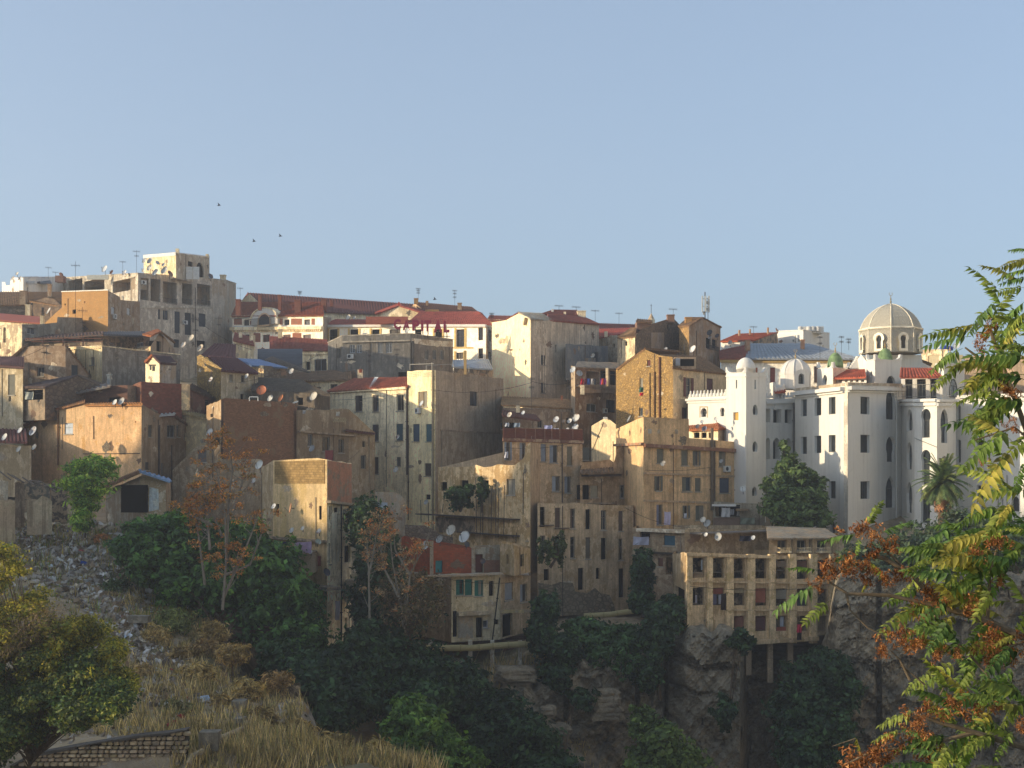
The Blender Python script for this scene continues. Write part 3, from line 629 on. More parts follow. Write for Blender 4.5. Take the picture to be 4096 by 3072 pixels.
def build_bounce_bank():
    """an unseen slope added beyond the right edge to bounce sunlight into the shade, and the terrace the viewer stands on"""
    vs = []; fs = []; n = 40; m = 9
    for i in range(n):
        y = -160+430*i/(n-1); x0 = 108+max(0, y-190)*0.5
        for j in range(m): t = j/(m-1); w = 3*wob(y*0.1, t*6, 1.0)*(0 < j); vs.append((x0+80*t+w, y, -62+(150-0.1*max(0, y))*t**0.9+w))
    for i in range(n-1):
        for j in range(m-1): a = i*m+j; fs.append((a, a+1, a+m+1, a+m))
    tag(mk('unseen_hill', vs, fs, rockmat('d2c4a8'), None, True), kind='structure')  # added pale slope out of view, reflects sun onto the shaded walls
    mb = MB(); mb.poly([(-70, -160, -1.9), (100, -160, -1.9), (100, 6, -1.9), (-70, 6, -1.9)]); mb.poly([(-70, 6, -1.9), (100, 6, -1.9), (100, 13, -14), (-70, 13, -14)]); tag(mb.build('ground', ground_mat()), kind='structure')
build_bounce_bank()
def build_cliff():
    """the gorge cliff: bedded limestone broken by upright joints, block by block"""
    rg = random.Random(12); top = ([2080, 2200, 2330, 2560, 2640, 2740, 2900, 2975, 2990, 3270, 3300, 3345, 3400, 4300], [2760, 2720, 2640, 2570, 2560, 2520, 2520, 2560, 2640, 2640, 2560, 2330, 2285, 2285]); dep = ([2080, 2250, 2500, 2640, 2740, 2960, 2990, 3262, 3300, 3360, 3420, 4300], [113.5, 115, 117.5, 118.5, 114.8, 115.2, 125.5, 126, 119.5, 115.6, 114.2, 112.6])
    beds = [-40.0]
    while beds[-1] < 5: beds.append(beds[-1]+rg.choice((0.35, 0.5, 0.8, 1.2, 1.7)))
    bo = [rg.uniform(-.6, .5) for _ in beds]; ed = [0.35 if rg.random() < 0.45 else 0.06 for _ in beds]; joints = []
    for _ in beds:
        j = [-10.0]
        while j[-1] < 90: j.append(j[-1]+rg.choice((1.4, 2.2, 3.5, 5.0, 7.0)))
        joints.append((j, [rg.uniform(-.6, .6) for _ in j]))
    big = [-10.0]
    while big[-1] < 90: big.append(big[-1]+rg.uniform(2.2, 6.5))
    bigo = [rg.uniform(-1.5, 1.0) for _ in big]
    xs = np.linspace(2080, 4300, 430); n = 130; vs = []; fs = []
    for x in xs:
        D0 = float(np.interp(x, *dep)); X = (x-HX)/F*D0; zt = (HY-float(np.interp(x, *top)))/F*D0+0.5*wob(X, 3, 0.9); zb = (HY-3250)/F*D0; kb = max(i for i in range(len(big)) if big[i] <= X+0.35*math.sin(x*0.02)); fis = min(X-big[kb], big[min(kb+1, len(big)-1)]-X)
        for k in range(n):
            t = k/(n-1); z = zb+(zt-zb)*t; zz = z+0.5*math.sin(X*0.35)+0.22*math.sin(X*1.3)+0.12*wob(X, z, 1.4); b = max(i for i in range(len(beds)) if beds[i] <= zz); e = min(zz-beds[b], beds[b+1]-zz if b+1 < len(beds) else 9); j, jo = joints[b]; q = max(i for i in range(len(j)) if j[i] <= X); je = min(X-j[q], (j[q+1] if q+1 < len(j) else 999)-X)
            d = D0+bo[b]*0.8+jo[q]*0.8+bigo[kb]*0.8+(ed[b] if e < 0.07 else 0)+(0.3 if je < 0.07 and jo[q] > 0.1 else 0)+(1.1 if fis < 0.16 else 0)+0.45*wob(X*0.9, z*0.8, 1.0)+0.2*wob(X*2.4, z*2.9, 1.0)+0.09*rg.uniform(-1, 1)-0.07*(zt-z)
            if t > 0.97: d += (t-0.97)*60
            vs.append((X*d/D0, d, z))
    for i in range(len(xs)-1):
        for k in range(n-1): a = i*n+k; fs.append((a, a+n, a+n+1, a+1))
    tag(mk('cliff', vs, fs, rockmat('b5a78e')), kind='structure')
build_cliff()
# ---------------------------------------------------------------- skyline and upper town, left to right
WHT = white_wash(); CREAM = plaster('d6c6a0', 'a8987a'); RED = tiles('985646', '84604e'); REDN = tiles('a8584a', '8e5446'); DRED = tiles('6e3a30', '5a4038'); OLDT = tiles('8a6a4a', '6c5c48'); GREYP = plaster('96918a', '7c766e'); CONC = plaster('a8a297', '857c70')
OCHB = brick('b98850', 'b09064'); BRN = plaster('a58a6a', '8a6c50'); ZINC = metal('8f9499', 0.5)
b = Bld('low white rooftop rooms at the far left skyline', [(8, 224), (93, 215), (262, 234)], [1128, 1112, 1108], 1300, WHT, {1: [('w', 108, 1148, 113, 1162)]}, {0: [(20, 1128), (24, 1142), (40, 1140), (44, 1112), (60, 1110)]}, cop=WHT)
b.roof([(100, 1128, 217), (160, 1132, 221), (150, 1107, 226), (92, 1108, 222)], metal('55504c', 0.7, 0.5), name='lean_to_roof'); b.roof([(160, 1134, 221), (206, 1134, 224), (190, 1108, 230), (150, 1108, 226)], metal('7b828a'), ribs=0.5, name='sheet_roof')
b.box('chimney', 220, 252, 1102, 1128, 222, 1.5, brick('8a4a38')); b.box('water_tank', 107, 140, 1124, 1134, 216, 1.0, plain('c9c9c6'))
b = Bld('brown stone house under an old dark tiled roof at far left', [(-60, 196), (120, 198), (246, 190)], [1220, 1218, 1222], 1420, [stone('8c7e6c', 0.5), stone('6f5e50', 0.6)], {}, {1: [(135, 1205), (180, 1190), (215, 1195)]}, dep=10)
b.roof([(-60, 1222, 196), (122, 1220, 197.5), (118, 1168, 206), (-60, 1168, 206)], OLDT); b.roof([(118, 1205, 197), (248, 1226, 190), (250, 1168, 204), (118, 1168, 206)], OLDT)
b.box('chimney', 78, 102, 1166, 1218, 197, 0.9, plaster('8a6c50'), 0.05); b.box('chimney', 101, 120, 1222, 1262, 194, 0.7, CREAM, 0.06); b.box('chimney', 190, 203, 1140, 1190, 198, 0.6, BRN, 0.04)
b = Bld('cream house with a long smooth red roof at far left edge', [(-60, 182), (172, 176)], [1282, 1290], 1480, CREAM, {0: [('w', 2, 1300, 12, 1312)]})
b.roof([(-60, 1276, 181.5), (162, 1292, 175.5), (158, 1266, 182), (-60, 1248, 188)], plain('9c5340'), ribs=0); b.box('chimney', 160, 172, 1262, 1300, 175, 0.6, CREAM)
big = Bld('big grey apartment block with open loggias and a rooftop room', [(253, 233), (552, 213), (848, 226), (905, 230), (944, 239)], [1112, 1094, 1116, 1122, 1135], 1560, [CONC, plaster('a9a196', '8b8177'), plaster('9c9286'), plaster('938a7e')],
  {0: G('o', [(272, 330), (337, 418), (450, 540)], [(1118, 1165)], {'deep': 2.5, 'm': plaster('8c8478')}),
   1: [('o', x0, y0, x1, y1, {'deep': 2.2, 'm': plaster('7d766c')}) for x0, y0, x1, y1 in ((562, 1112, 595, 1200), (602, 1116, 642, 1206), (652, 1128, 708, 1212), (728, 1134, 770, 1216), (788, 1138, 842, 1219))]
      + G('k', [(632, 641)], [(1237, 1277)], {'c': '3d4147'}) + G('w', [(651, 673)], [(1240, 1280)]) + G('k', [(698, 720)], [(1246, 1333)], {'c': '3a3f47'}) + G('k', [(739, 765)], [(1251, 1340)], {'c': '2f343b'}) + G('k', [(768, 777)], [(1256, 1290)], {'c': '6f6a62'}) + G('k', [(795, 823)], [(1254, 1307)], {'c': '2c3440'}) + G('k', [(695, 717)], [(1357, 1390)], {'c': '33383e'}) + G('o', [(787, 822)], [(1363, 1390)])},
  name='apartment_block', cat='building', cop=CONC, dep=14, sill=False)
for x0, x1, y in ((652, 708, 1190), (728, 770, 1194), (788, 842, 1198)): big.rail(1, x0, y, x1, y+22, 0.02)
big.box('roof_sign_board', 348, 433, 1100, 1118, 219, 0.3, plain('d8d4c4')); big.pipe(1, 556, 1180, 1330, 0.1, plain('b8b4ae')); big.pipe(1, 780, 1150, 1390, 0.06)
big.band(1, 556, 1222, 846, 1226, 0.35, 0.12, CONC); big.box('chimney', 880, 900, 1102, 1124, 231, 0.9, CREAM, 0.08)
aircon(big, 1, 737, 1290, 'air conditioner between the dark shutters of the big grey block'); aircon(big, 1, 571, 1130, 'air conditioner under the eaves of the big grey block corner')
rr = Bld('cream rooftop room on the big grey apartment block', [(575, 224), (704, 217), (838, 228)], [1024, 1012, 1028], 1112, [CREAM, plaster('a89b86')], {1: [('o', 752, 1046, 772, 1066), ('oa', 785, 1050, 815, 1112, {'deep': 0.6})]}, name='rooftop_room', cat='building', cop=WHT)
rr.panel(0, 573, 1014, 704, 1030, WHT, 0.08, 'parapet_band', pts=[(575, 1034), (704, 1022), (704, 1010), (575, 1020)]); rr.box('corner_post', 702, 714, 994, 1014, 217, 0.6, CREAM); rr.box('corner_post', 822, 833, 1016, 1030, 227, 0.6, CREAM)
for x0, x1, nm in ((744, 770, 'left of the two'), (772, 797, 'right of the two')):
    o = boxpart(None, 'metal_sheet', x0, x1, 1067, 1117, 219, 0.06, plain('d9d8d0')); tag(o, f'white sheet panel leaning before the rooftop room, {nm}', 'sheet', 'white rooftop panels')
dishes('in the cluster against the cream rooftop room', [(577, 1041, 12), (598, 1042, 15), (598, 1070, 15), (574, 1080, 11), (620, 1088, 16), (656, 1080, 18), (630, 1050, 9, {'yaw': 40}), (682, 1094, 14, {'cn': 'rusty', 'col': 'a06a4a', 'rust': 0.6, 'yaw': 60}), (653, 1058, 9)], 215)
dishes('on the roof edge of the big grey block', [(417, 1075, 16, {'D': 219}), (445, 1088, 10, {'cn': 'orange', 'col': 'b06a42', 'D': 219}), (497, 1090, 12, {'D': 215}), (843, 1104, 12, {'cn': 'dark grey', 'col': '55555a', 'D': 225, 'yaw': 50})], 219)
dishes('high on the wall of the big grey block', [(733, 1378, 14, {'wallmount': True}), (764, 1350, 15, {'wallmount': True}), (800, 1391, 17, {'wallmount': True})], 214)
och = Bld('lit ochre brick building with white coping before the grey block', [(176, 188), (247, 184), (432, 176), (560, 190)], [1296, 1168, 1162, 1206], 1400, [OCHB, OCHB, plaster('8d7a68', '76624f')],
  {2: [('k', 444, 1228, 459, 1258, {'c': 'b9bcbd'}), ('k', 507, 1232, 521, 1260, {'c': 'b9bcbd'})], 1: [('o', 290, 1238, 304, 1255), ('o', 258, 1214, 263, 1222), ('o', 337, 1205, 341, 1212)]}, {0: [(230, 1245), (247, 1232), (247, 1210)], 2: [(480, 1188), (482, 1200)]}, name='brick_building', cat='building', cop=plain('e6e0d2'), dep=9)
aircon(och, 2, 453, 1266, 'air conditioner under a pale shutter on the ochre brick building')
dish(193, 1243, 15, 178, 'white satellite dish beside the ochre brick gable at far left', yaw=-55)
dishes('on the white rooms at the far left skyline', [(51, 1112, 9), (68, 1094, 8), (79, 1112, 9), (245, 1098, 10, {'cn': 'orange', 'col': 'c08060', 'yaw': 50})], 214)
for x, y0, y1, D, t in ((302, 1045, 1330, 172, 'tall thin mast before the ochre brick building'), (546, 1000, 1095, 215, 'tall bare mast on the big grey block corner'), (491, 1045, 1090, 219, 'wide aerial on the roof edge of the big grey block'), (193, 1068, 1115, 224, 'twin mast aerial above the far left white rooms'), (222, 1088, 1112, 226, 'broad aerial left of the big grey block'), (961, 1150, 1215, 232, 'aerial beside the right end of the big grey block'), (875, 1265, 1400, 200, 'aerial before the end wall of the big grey block'), (783, 1262, 1500, 165, 'tall mast before the lower windows of the big grey block'), (330, 1228, 1480, 158, 'tall bracketed pole before the ochre brick wall'), (176, 1372, 1520, 150, 'pole with cross arms before the brown gable house')):
    antenna(x, y0, y1, D, t, arms=((0.05, 0.45),) if y1-y0 < 90 else ((0.06, 0.5), (0.25, 0.3)))
# long red roof and the arched-dormer building
lr = Bld('long dark red roofed hall on the skyline behind the town', [(945, 250), (1000, 243), (1660, 238)], [1232, 1240, 1262], 1420, [WHT, CREAM], name='long_hall', cat='building', dep=16)
lr.roof([(1000, 1238, 242.5), (1660, 1262, 237.5), (1650, 1216, 248), (992, 1171, 252)], plain('6d443c', 0.85, 0.1), ribs=0.5); lr.roof([(945, 1232, 251), (1000, 1238, 242.5), (992, 1171, 252), (990, 1171, 254)], DRED, ribs=0)
lr.panel(1, 0, 0, 0, 0, CREAM, 0.3, 'gable', pts=[(966, 1240), (1034, 1240), (1034, 1208), (1000, 1176), (966, 1206)])
ar = Bld('white and brick building with a big arched dormer and red tiles', [(930, 224), (1292, 210), (1326, 216)], [1275, 1266, 1270], 1420, [plaster('d9d2c4', 'b8ac98', 0.2, 0.8), plaster('8a8078')],
  {0: G('w', [(974, 996), (1136, 1158), (1217, 1240)], [(1278, 1306)]) + G('w', [(972, 1002), (1050, 1080), (1132, 1163), (1212, 1244)], [(1338, 1368)], {'p': glass('4a2722')})}, name='corner_building', cat='building', dep=11, sill=False)
for x0, x1 in ((936, 968), (1000, 1013), (1119, 1131), (1164, 1208), (1246, 1260)): ar.panel(0, x0, 1274, x1, 1299, brick('a5563a'), 0.02, 'brick_panel')
for x0, x1 in ((1010, 1042), (1170, 1206)): ar.panel(0, x0, 1332, x1, 1368, brick('a5563a'), 0.02, 'brick_panel')
ar.band(0, 928, 1263, 1295, 1258, 0.3, 0.35, CREAM); ar.band(0, 928, 1310, 1294, 1306, 0.45, 0.5, CREAM); ar.band(0, 932, 1303, 1292, 1299, 0.3, 0.06, WHT, 'string_course')
for i in range(44): x = 934+i*8.1; ar.band(0, x, 1322-(x-930)*0.011, x+4, 1322-(x-930)*0.011, 0.28, 0.3, CREAM, 'dentil')
ar.roof([(926, 1266, 223.5), (1294, 1260, 209), (1290, 1208, 216), (950, 1208, 230)], tiles('8c4a32', '6e4230'))
f = ar.faces[0]; mb = MB(); u0, z0 = f.uz(1014, 1305); u1, _ = f.uz(1119, 1305); R = (u1-u0)/2; m = (u0+u1)/2; zt = f.uz(1066, 1232)[1]; k = (zt-z0)/R*0.98
arc = [(m+R*math.cos(math.pi*i/16), z0+R*k*(0.30+0.70*math.sin(math.pi*i/16)) if 0 < i < 16 else z0+R*k*0.3) for i in range(17)]
mb.poly([f.w(u, z, 0.45) for u, z in [(u0, z0), (u1, z0)]+arc])
ol = [(u0, z0), (u1, z0)]+arc
for i in range(len(ol)): j = (i+1) % len(ol); mb.quad(f.w(*ol[i], 0.45), f.w(*ol[j], 0.45), f.w(*ol[j], -5), f.w(*ol[i], -5))
dm = mb.build('dormer', WHT, ar.root)
mb = MB(); o2 = [(m+(u-m)*1.06, z0+(z-z0)*1.05) for u, z in arc]
for i in range(len(arc)-1): mb.box8([f.w(*arc[i], 0.65), f.w(*arc[i+1], 0.65), f.w(*arc[i+1], -0.4), f.w(*arc[i], -0.4), f.w(*o2[i], 0.65), f.w(*o2[i+1], 0.65), f.w(*o2[i+1], -0.4), f.w(*o2[i], -0.4)])
mb.build('dormer_hood', CREAM, dm); wa = f.uz(1044, 1254), f.uz(1090, 1304); ol = outline('a', wa[0][0], wa[1][1], wa[1][0], wa[0][1]); mb = MB(); mb.poly([f.w(*q, 0.47) for q in ol]); mb.build('arched_window', glass('2c3238'), dm)
mb = MB(); ring(f, [(m+(u-m)*1.15, z) for u, z in ol], 0.25, 0.46, 0.58, mb); mb.build('arch_surround', plain('d8b894'), dm); ar.rail(0, 1014, 1279, 1119, 1306, 0.9)
for x0, x1, y0, y1 in ((942, 960, 1200, 1262), (1032, 1043, 1184, 1240), (1112, 1124, 1182, 1240), (1178, 1202, 1202, 1262), (1284, 1304, 1200, 1245), (1320, 1330, 1205, 1225)): ar.box('chimney', x0, x1, y0, y1, 214, 1.0, brick('97503c', '8a6a58'), 0.05)
# hotel
ho = Bld('white hotel with yellow window frames under a bright red tiled roof', [(1290, 214), (1806, 203), (1944, 200), (1972, 208)], [1306, 1304, 1304, 1312], 1560, [plaster('dcd8cc', 'c4bca8', 0.15, 0.85), plaster('e0dcd0', 'c8c0ac', 0.15, 0.85), plaster('c8c2b4')],
  {0: G('o', [(1317, 1350), (1400, 1433), (1487, 1518), (1660, 1686), (1740, 1768)], [(1317, 1360)]) + [('w', 1558, 1317, 1602, 1360)], 1: [('w', 1826, 1317, 1857, 1388), ('w', 1825, 1410, 1853, 1436), ('w', 1913, 1311, 1932, 1361), ('w', 1913, 1393, 1932, 1434)], 2: [('w', 1954, 1320, 1966, 1365), ('w', 1954, 1408, 1966, 1440)]}, name='hotel', rag=0, cat='building', frame='4b3a34', sill=False, dep=16)
YEL = plain('d6b670')
for x0, x1, i, y0, y1 in ((1317, 1350, 0, 1314, 1362), (1400, 1433, 0, 1314, 1362), (1487, 1518, 0, 1314, 1362), (1740, 1768, 0, 1314, 1362), (1826, 1857, 1, 1312, 1394), (1825, 1853, 1, 1405, 1440)):
    ho.panel(i, x0-8, y0, x0-1, y1, YEL, 0.08, 'window_surround'); ho.panel(i, x1+1, y0, x1+8, y1, YEL, 0.08, 'window_surround')
ho.band(1, 1812, 1388, 1892, 1388, 0.2, 0.12, YEL, 'string_course'); ho.band(0, 1288, 1300, 1808, 1298, 0.35, 0.45, WHT); ho.band(1, 1804, 1298, 1948, 1298, 0.35, 0.45, WHT)
ho.roof([(1290, 1298, 214), (1640, 1298, 206), (1640, 1280, 211), (1345, 1278, 217)], REDN); ho.roof([(1625, 1298, 206.2), (1966, 1298, 199.5), (1912, 1247, 208), (1682, 1248, 213)], REDN, ribs=0.36)
ho.roof([(1966, 1298, 199.5), (1974, 1306, 208), (1925, 1252, 214), (1912, 1247, 208)], REDN); ho.box('parapet_wall', 1463, 1630, 1266, 1294, 207, 1.0, brick('b5654e', 'a86a58'))
gw = Bld('cream gable with red tiled edge rising behind the red letters', [(1506, 216), (1692, 214)], [1257, 1254], 1320, CREAM, {}, {0: [(1596, 1226)]}, roof='none', name='gable_house', cat='building')
gw.roof([(1500, 1257, 215.5), (1500, 1250, 222), (1596, 1214, 222), (1596, 1222, 215)], REDN); gw.roof([(1698, 1254, 213), (1698, 1246, 222), (1596, 1214, 222), (1596, 1222, 215)], REDN); gw.box('finial', 1592, 1599, 1208, 1222, 215, 0.3, plain('b5442a'))
oh = Bld('old ochre house with brown roof and three chimneys on the skyline', [(1632, 230), (1690, 224), (1930, 228)], [1240, 1238, 1250], 1330, [plaster('c09058'), plaster('9c7c5c')], {}, {0: [(1660, 1212)]}, dep=9)
oh.roof([(1672, 1238, 223.5), (1915, 1252, 227), (1885, 1228, 233), (1662, 1208, 231)], tiles('7c5442', '6a5244')); oh.box('chimney', 1656, 1672, 1196, 1215, 225, 0.8, OCHB, 0.05); oh.box('chimney', 1703, 1713, 1203, 1222, 228, 0.5, BRN); oh.box('chimney', 1830, 1846, 1214, 1240, 228, 0.8, BRN, 0.05); oh.box('lit_parapet', 1700, 1755, 1238, 1262, 222, 0.4, OCHB)
ml = Bld('low red roofed house between hotel and tall cream building', [(1950, 222), (2060, 218)], [1275, 1285], 1400, CREAM, {}, dep=8)
ml.roof([(1948, 1282, 221), (2062, 1288, 217), (2050, 1264, 225), (1960, 1262, 227)], RED)
for x, y0, y1, D, t in ((1673, 1153, 1200, 226, 'aerial on the chimney of the old ochre skyline house'), (1819, 1160, 1232, 226, 'aerial at the right of the old ochre skyline house'), (1199, 1165, 1190, 238, 'short aerial on the long red roof'), (1967, 1252, 1290, 210, 'small aerial above the hotel roof end'), (1475, 1398, 1515, 166, 'cable pole before the grey block, left of its pair'), (1588, 1394, 1515, 166, 'cable pole before the grey block, right of its pair'), (1272, 1400, 1500, 166, 'cable pole beside the cream annexe')): antenna(x, y0, y1, D, t, arms=((0.04, 0.35), (0.2, 0.25), (0.4, 0.25)))
dishes('on the terrace left of the hotel roof box', [(1392, 1268, 12, {'D': 212}), (1418, 1270, 7, {'D': 212})], 212)
# grey unfinished block with the letters
gb = Bld('dark grey concrete block with barred windows below the letters', [(1312, 190), (1370, 185), (1642, 183), (1812, 190)], [1372, 1344, 1336, 1360], 1560, [plaster('6a6866', '585654'), plaster('6c6a68', '5a5856', 0.6), plaster('726c68', '605a56', 0.6)],
  {0: [('g', 1349, 1391, 1366, 1432)], 1: G('g', [(1398, 1420), (1426, 1448)], [(1378, 1412)], {'f': 'b9bdc0'}) + G('g', [(1512, 1532), (1544, 1568)], [(1371, 1412)], {'f': 'b9bdc0'}) + [('o', 1592, 1488, 1626, 1508)], 2: G('g', [(1698, 1713), (1730, 1744), (1760, 1774)], [(1401, 1438)], {'f': 'a9a7a2'})}, name='concrete_block', cat='building', cop=GREYP, dep=10, sill=False)
gb.band(1, 1372, 1366, 1640, 1360, 0.18, 0.25, GREYP); gb.panel(2, 1645, 1360, 1808, 1385, plaster('b8b3a8'), 0.02, 'render_patch', pts=[(1646, 1372), (1720, 1383), (1810, 1388), (1810, 1366), (1740, 1362), (1646, 1352)]); gb.pipe(2, 1648, 1365, 1500, 0.16, plain('4c4844'))
aircon(gb, 1, 1404, 1426, 'air conditioner below a barred window of the grey concrete block')
sg = empty('rooftop_sign', P(1690, 1340, 185), 'dark red standing letters spelling CAPITAL on the grey block roof', 'sign')
for ch, x0, x1, y0, y1 in (('C', 1575, 1603, 1276, 1318), ('A', 1611, 1640, 1280, 1321), ('P', 1649, 1678, 1280, 1323), ('I', 1684, 1694, 1280, 1324), ('T', 1696, 1724, 1281, 1326), ('A', 1735, 1769, 1281, 1330), ('L', 1774, 1798, 1283, 1330)):
    cu = bpy.data.curves.new('letter', 'FONT'); cu.body = ch; cu.extrude = 0.05; cu.offset = 0.05; cu.materials.append(plain('8a1a3a', 0.7)); cu.size = 1.0; cu.resolution_u = 4
    o = bpy.data.objects.new('letter', cu); COL.objects.link(o); dg = bpy.context.evaluated_depsgraph_get(); me = bpy.data.meshes.new_from_object(o.evaluated_get(dg)); bpy.data.objects.remove(o); o = bpy.data.objects.new('letter', me); COL.objects.link(o); par(o, sg); bb = [Vector(c) for c in o.bound_box]
    lx, hxx, ly, hy = min(c.x for c in bb), max(c.x for c in bb), min(c.y for c in bb), max(c.y for c in bb); D = 185.0; a, c2 = P(x0, y1, D), P(x1, y0, D); sx, sy = (c2.x-a.x)/(hxx-lx), (c2.z-a.z)/(hy-ly)
    o.matrix_basis = Matrix.Translation((a.x-lx*sx, D, a.z-ly*sy)) @ Matrix.Rotation(math.pi/2, 4, 'X') @ Matrix.Diagonal((sx, sy, 1, 1))
mb = MB()
for x in (1588, 1625, 1662, 1690, 1711, 1752, 1785): mb.tube([P(x, 1300, 185.1), P(x, 1352, 185.1)], 0.04, 4); mb.tube([P(x, 1310, 185.1), P(x+6, 1352, 187.5)], 0.03, 4)
mb.tube([P(1570, 1345, 185.1), P(1800, 1345, 185.1)], 0.04, 4); mb.build('sign_frame', plain('3a3635'), sg)
dishes('on the grey block roof below the letters', [(1628, 1322, 12, {'D': 184}), (1460, 1333, 13, {'D': 185, 'cn': 'flat lying', 'el': 75})], 184)
an = Bld('cream annexe with red tiled roof and blue-grey door', [(1085, 201), (1208, 196), (1312, 192)], [1402, 1404, 1402], 1540, [plaster('8a857c'), CREAM], {1: [('o', 1222, 1446, 1240, 1480), ('w', 1256, 1436, 1306, 1484, {'f': 'a9adb0'})]}, dep=9)
an.roof([(1080, 1402, 200.5), (1316, 1402, 191.5), (1306, 1358, 198), (1080, 1345, 207)], RED); an.box('chimney', 1112, 1126, 1320, 1352, 202, 0.7, CREAM, 0.05); an.box('parapet_wall', 1000, 1018, 1340, 1400, 197, 0.6, CREAM)
an.band(1, 1200, 1416, 1312, 1414, 0.12, 0.2, CREAM)
rs = Bld('small red roof house right of the big grey block', [(935, 196), (1015, 190)], [1360, 1376], 1480, CREAM, {}, dep=8); rs.roof([(932, 1362, 195), (1018, 1382, 189), (1005, 1350, 196), (940, 1330, 203)], RED); rs.box('chimney', 998, 1010, 1335, 1365, 193, 0.6, CREAM, 0.05); rs.box('chimney', 955, 966, 1330, 1350, 196, 0.6, CREAM)
# ---------------------------------------------------------------- skyline right of the centre
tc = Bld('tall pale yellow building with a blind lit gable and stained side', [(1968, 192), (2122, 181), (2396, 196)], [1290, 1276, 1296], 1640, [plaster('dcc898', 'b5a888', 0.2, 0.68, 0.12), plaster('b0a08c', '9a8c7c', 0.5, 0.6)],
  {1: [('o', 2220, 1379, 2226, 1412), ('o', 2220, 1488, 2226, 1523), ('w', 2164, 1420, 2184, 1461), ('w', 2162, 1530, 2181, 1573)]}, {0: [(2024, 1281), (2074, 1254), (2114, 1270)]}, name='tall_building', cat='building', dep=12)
tc.roof([(2122, 1276, 180.6), (2215, 1284, 186), (2165, 1254, 190), (2074, 1249, 187)], plaster('8a8c88'), ribs=0.4); tc.roof([(2200, 1282, 185), (2398, 1297, 195.5), (2330, 1266, 202), (2190, 1258, 192)], RED); tc.roof([(2074, 1249, 187), (2024, 1279, 190), (2030, 1279, 198), (2080, 1250, 198)], RED, ribs=0.4)
tc.roof([(2158, 1258, 192.5), (2312, 1262, 200), (2308, 1241, 205), (2214, 1240, 202)], RED); tc.box('chimney', 2310, 2343, 1246, 1270, 200, 1.5, CREAM, 0.05); tc.box('chimney', 2255, 2264, 1247, 1262, 198, 0.6, CREAM); tc.box('chimney', 2206, 2214, 1236, 1250, 198, 0.5, WHT)
for x in (2142, 2150, 2160, 2172, 2180): tc.panel(1, x, 1284, x+3.5, 1570 if x > 2155 else 1430, plaster('c2b8a8'), 0.015, 'pale_stripe')
tc.pipe(0, 2110, 1272, 1300, 0.2, plain('a08a68'), 'roof_gutter', 2104); tc.panel(0, 1990, 1340, 2035, 1380, plaster('b5a078'), 0.012, 'peeled_patch', pts=[(1992, 1368), (2000, 1376), (2012, 1372), (2030, 1374), (2034, 1344), (2026, 1342), (2020, 1356), (2004, 1352)])
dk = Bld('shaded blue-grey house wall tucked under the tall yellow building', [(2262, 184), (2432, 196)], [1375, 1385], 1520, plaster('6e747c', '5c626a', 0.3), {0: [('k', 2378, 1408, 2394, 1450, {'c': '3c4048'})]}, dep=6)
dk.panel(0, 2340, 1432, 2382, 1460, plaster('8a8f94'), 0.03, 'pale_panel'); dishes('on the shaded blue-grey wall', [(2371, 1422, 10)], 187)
fr = Bld('house with a bright orange red roof behind the stone gables', [(2396, 202), (2470, 198)], [1345, 1340], 1460, plaster('a8a090'), {0: [('w', 2450, 1374, 2460, 1390)]}, dep=8)
fr.roof([(2396, 1352, 201.5), (2480, 1338, 198), (2530, 1312, 206), (2398, 1316, 212)], tiles('b86050', 'a86050'), ribs=0.4); fr.box('chimney', 2418, 2430, 1325, 1348, 198, 0.6, CREAM)
fl = Bld('long dark red roof low on the skyline behind the stone gables', [(2390, 222), (2620, 226)], [1325, 1330], 1400, CREAM, {}, dep=9); fl.roof([(2390, 1326, 221), (2620, 1330, 225), (2620, 1300, 234), (2390, 1293, 232)], DRED)
sa = Bld('stone house with cream end wall and small square window', [(2470, 186), (2540, 180), (2720, 194)], [1352, 1346, 1300], 1560, [plaster('cdb88c'), stone('8a7660', 0.5, mix=1)], {0: [('o', 2500, 1366, 2509, 1383)], 1: [('o', 2669, 1298, 2677, 1318)]}, {1: [(2566, 1318), (2666, 1281), (2697, 1276)]}, dep=9)
sa.roof([(2468, 1352, 185.5), (2542, 1346, 179.5), (2545, 1312, 186), (2525, 1312, 192)], OLDT); sa.roof([(2563, 1320, 183), (2667, 1282, 191), (2680, 1276, 198), (2580, 1306, 192)], OLDT); sa.panel(1, 2605, 1330, 2656, 1408, plaster('8d8078'), 0.02, 'render_patch')
sa.box('chimney', 2670, 2698, 1262, 1290, 190, 1.2, brick('9a6a50'), 0.06); sa.box('dormer', 2548, 2604, 1284, 1320, 190, 3, brick('8a6050')); sa.roof([(2545, 1286, 189.5), (2606, 1292, 189.5), (2604, 1280, 194), (2552, 1276, 194)], OLDT)
sp = empty('church_spire', P(2605, 1300, 240), 'small pointed stone spire with a cross finial on the skyline', 'spire'); mb = MB(); mb.lathe(P(2605, 1284, 240), [(0.62, -3), (0.62, 0), (0.70, 0.02), (0.05, 1.32)], 8); mb.build('spire_cone', plaster('b5ab92'), sp); mb = MB(); mb.tube([P(2605, 1254, 240), P(2605, 1216, 240)], 0.045, 5); mb.tube([P(2601, 1222, 240), P(2609, 1222, 240)], 0.035, 4); mb.build('finial', plain('4a4844'), sp)
sb = Bld('gabled brown house with dark balcony carrying the cell mast', [(2716, 188), (2756, 182), (2882, 193)], [1306, 1304, 1308], 1560, [stone('c29a62', 0.5), plaster('8c7868', '7a6450')], {1: [('o', 2824, 1352, 2844, 1394), ('o', 2848, 1358, 2866, 1394)]}, {1: [(2811, 1272)]}, dep=9)
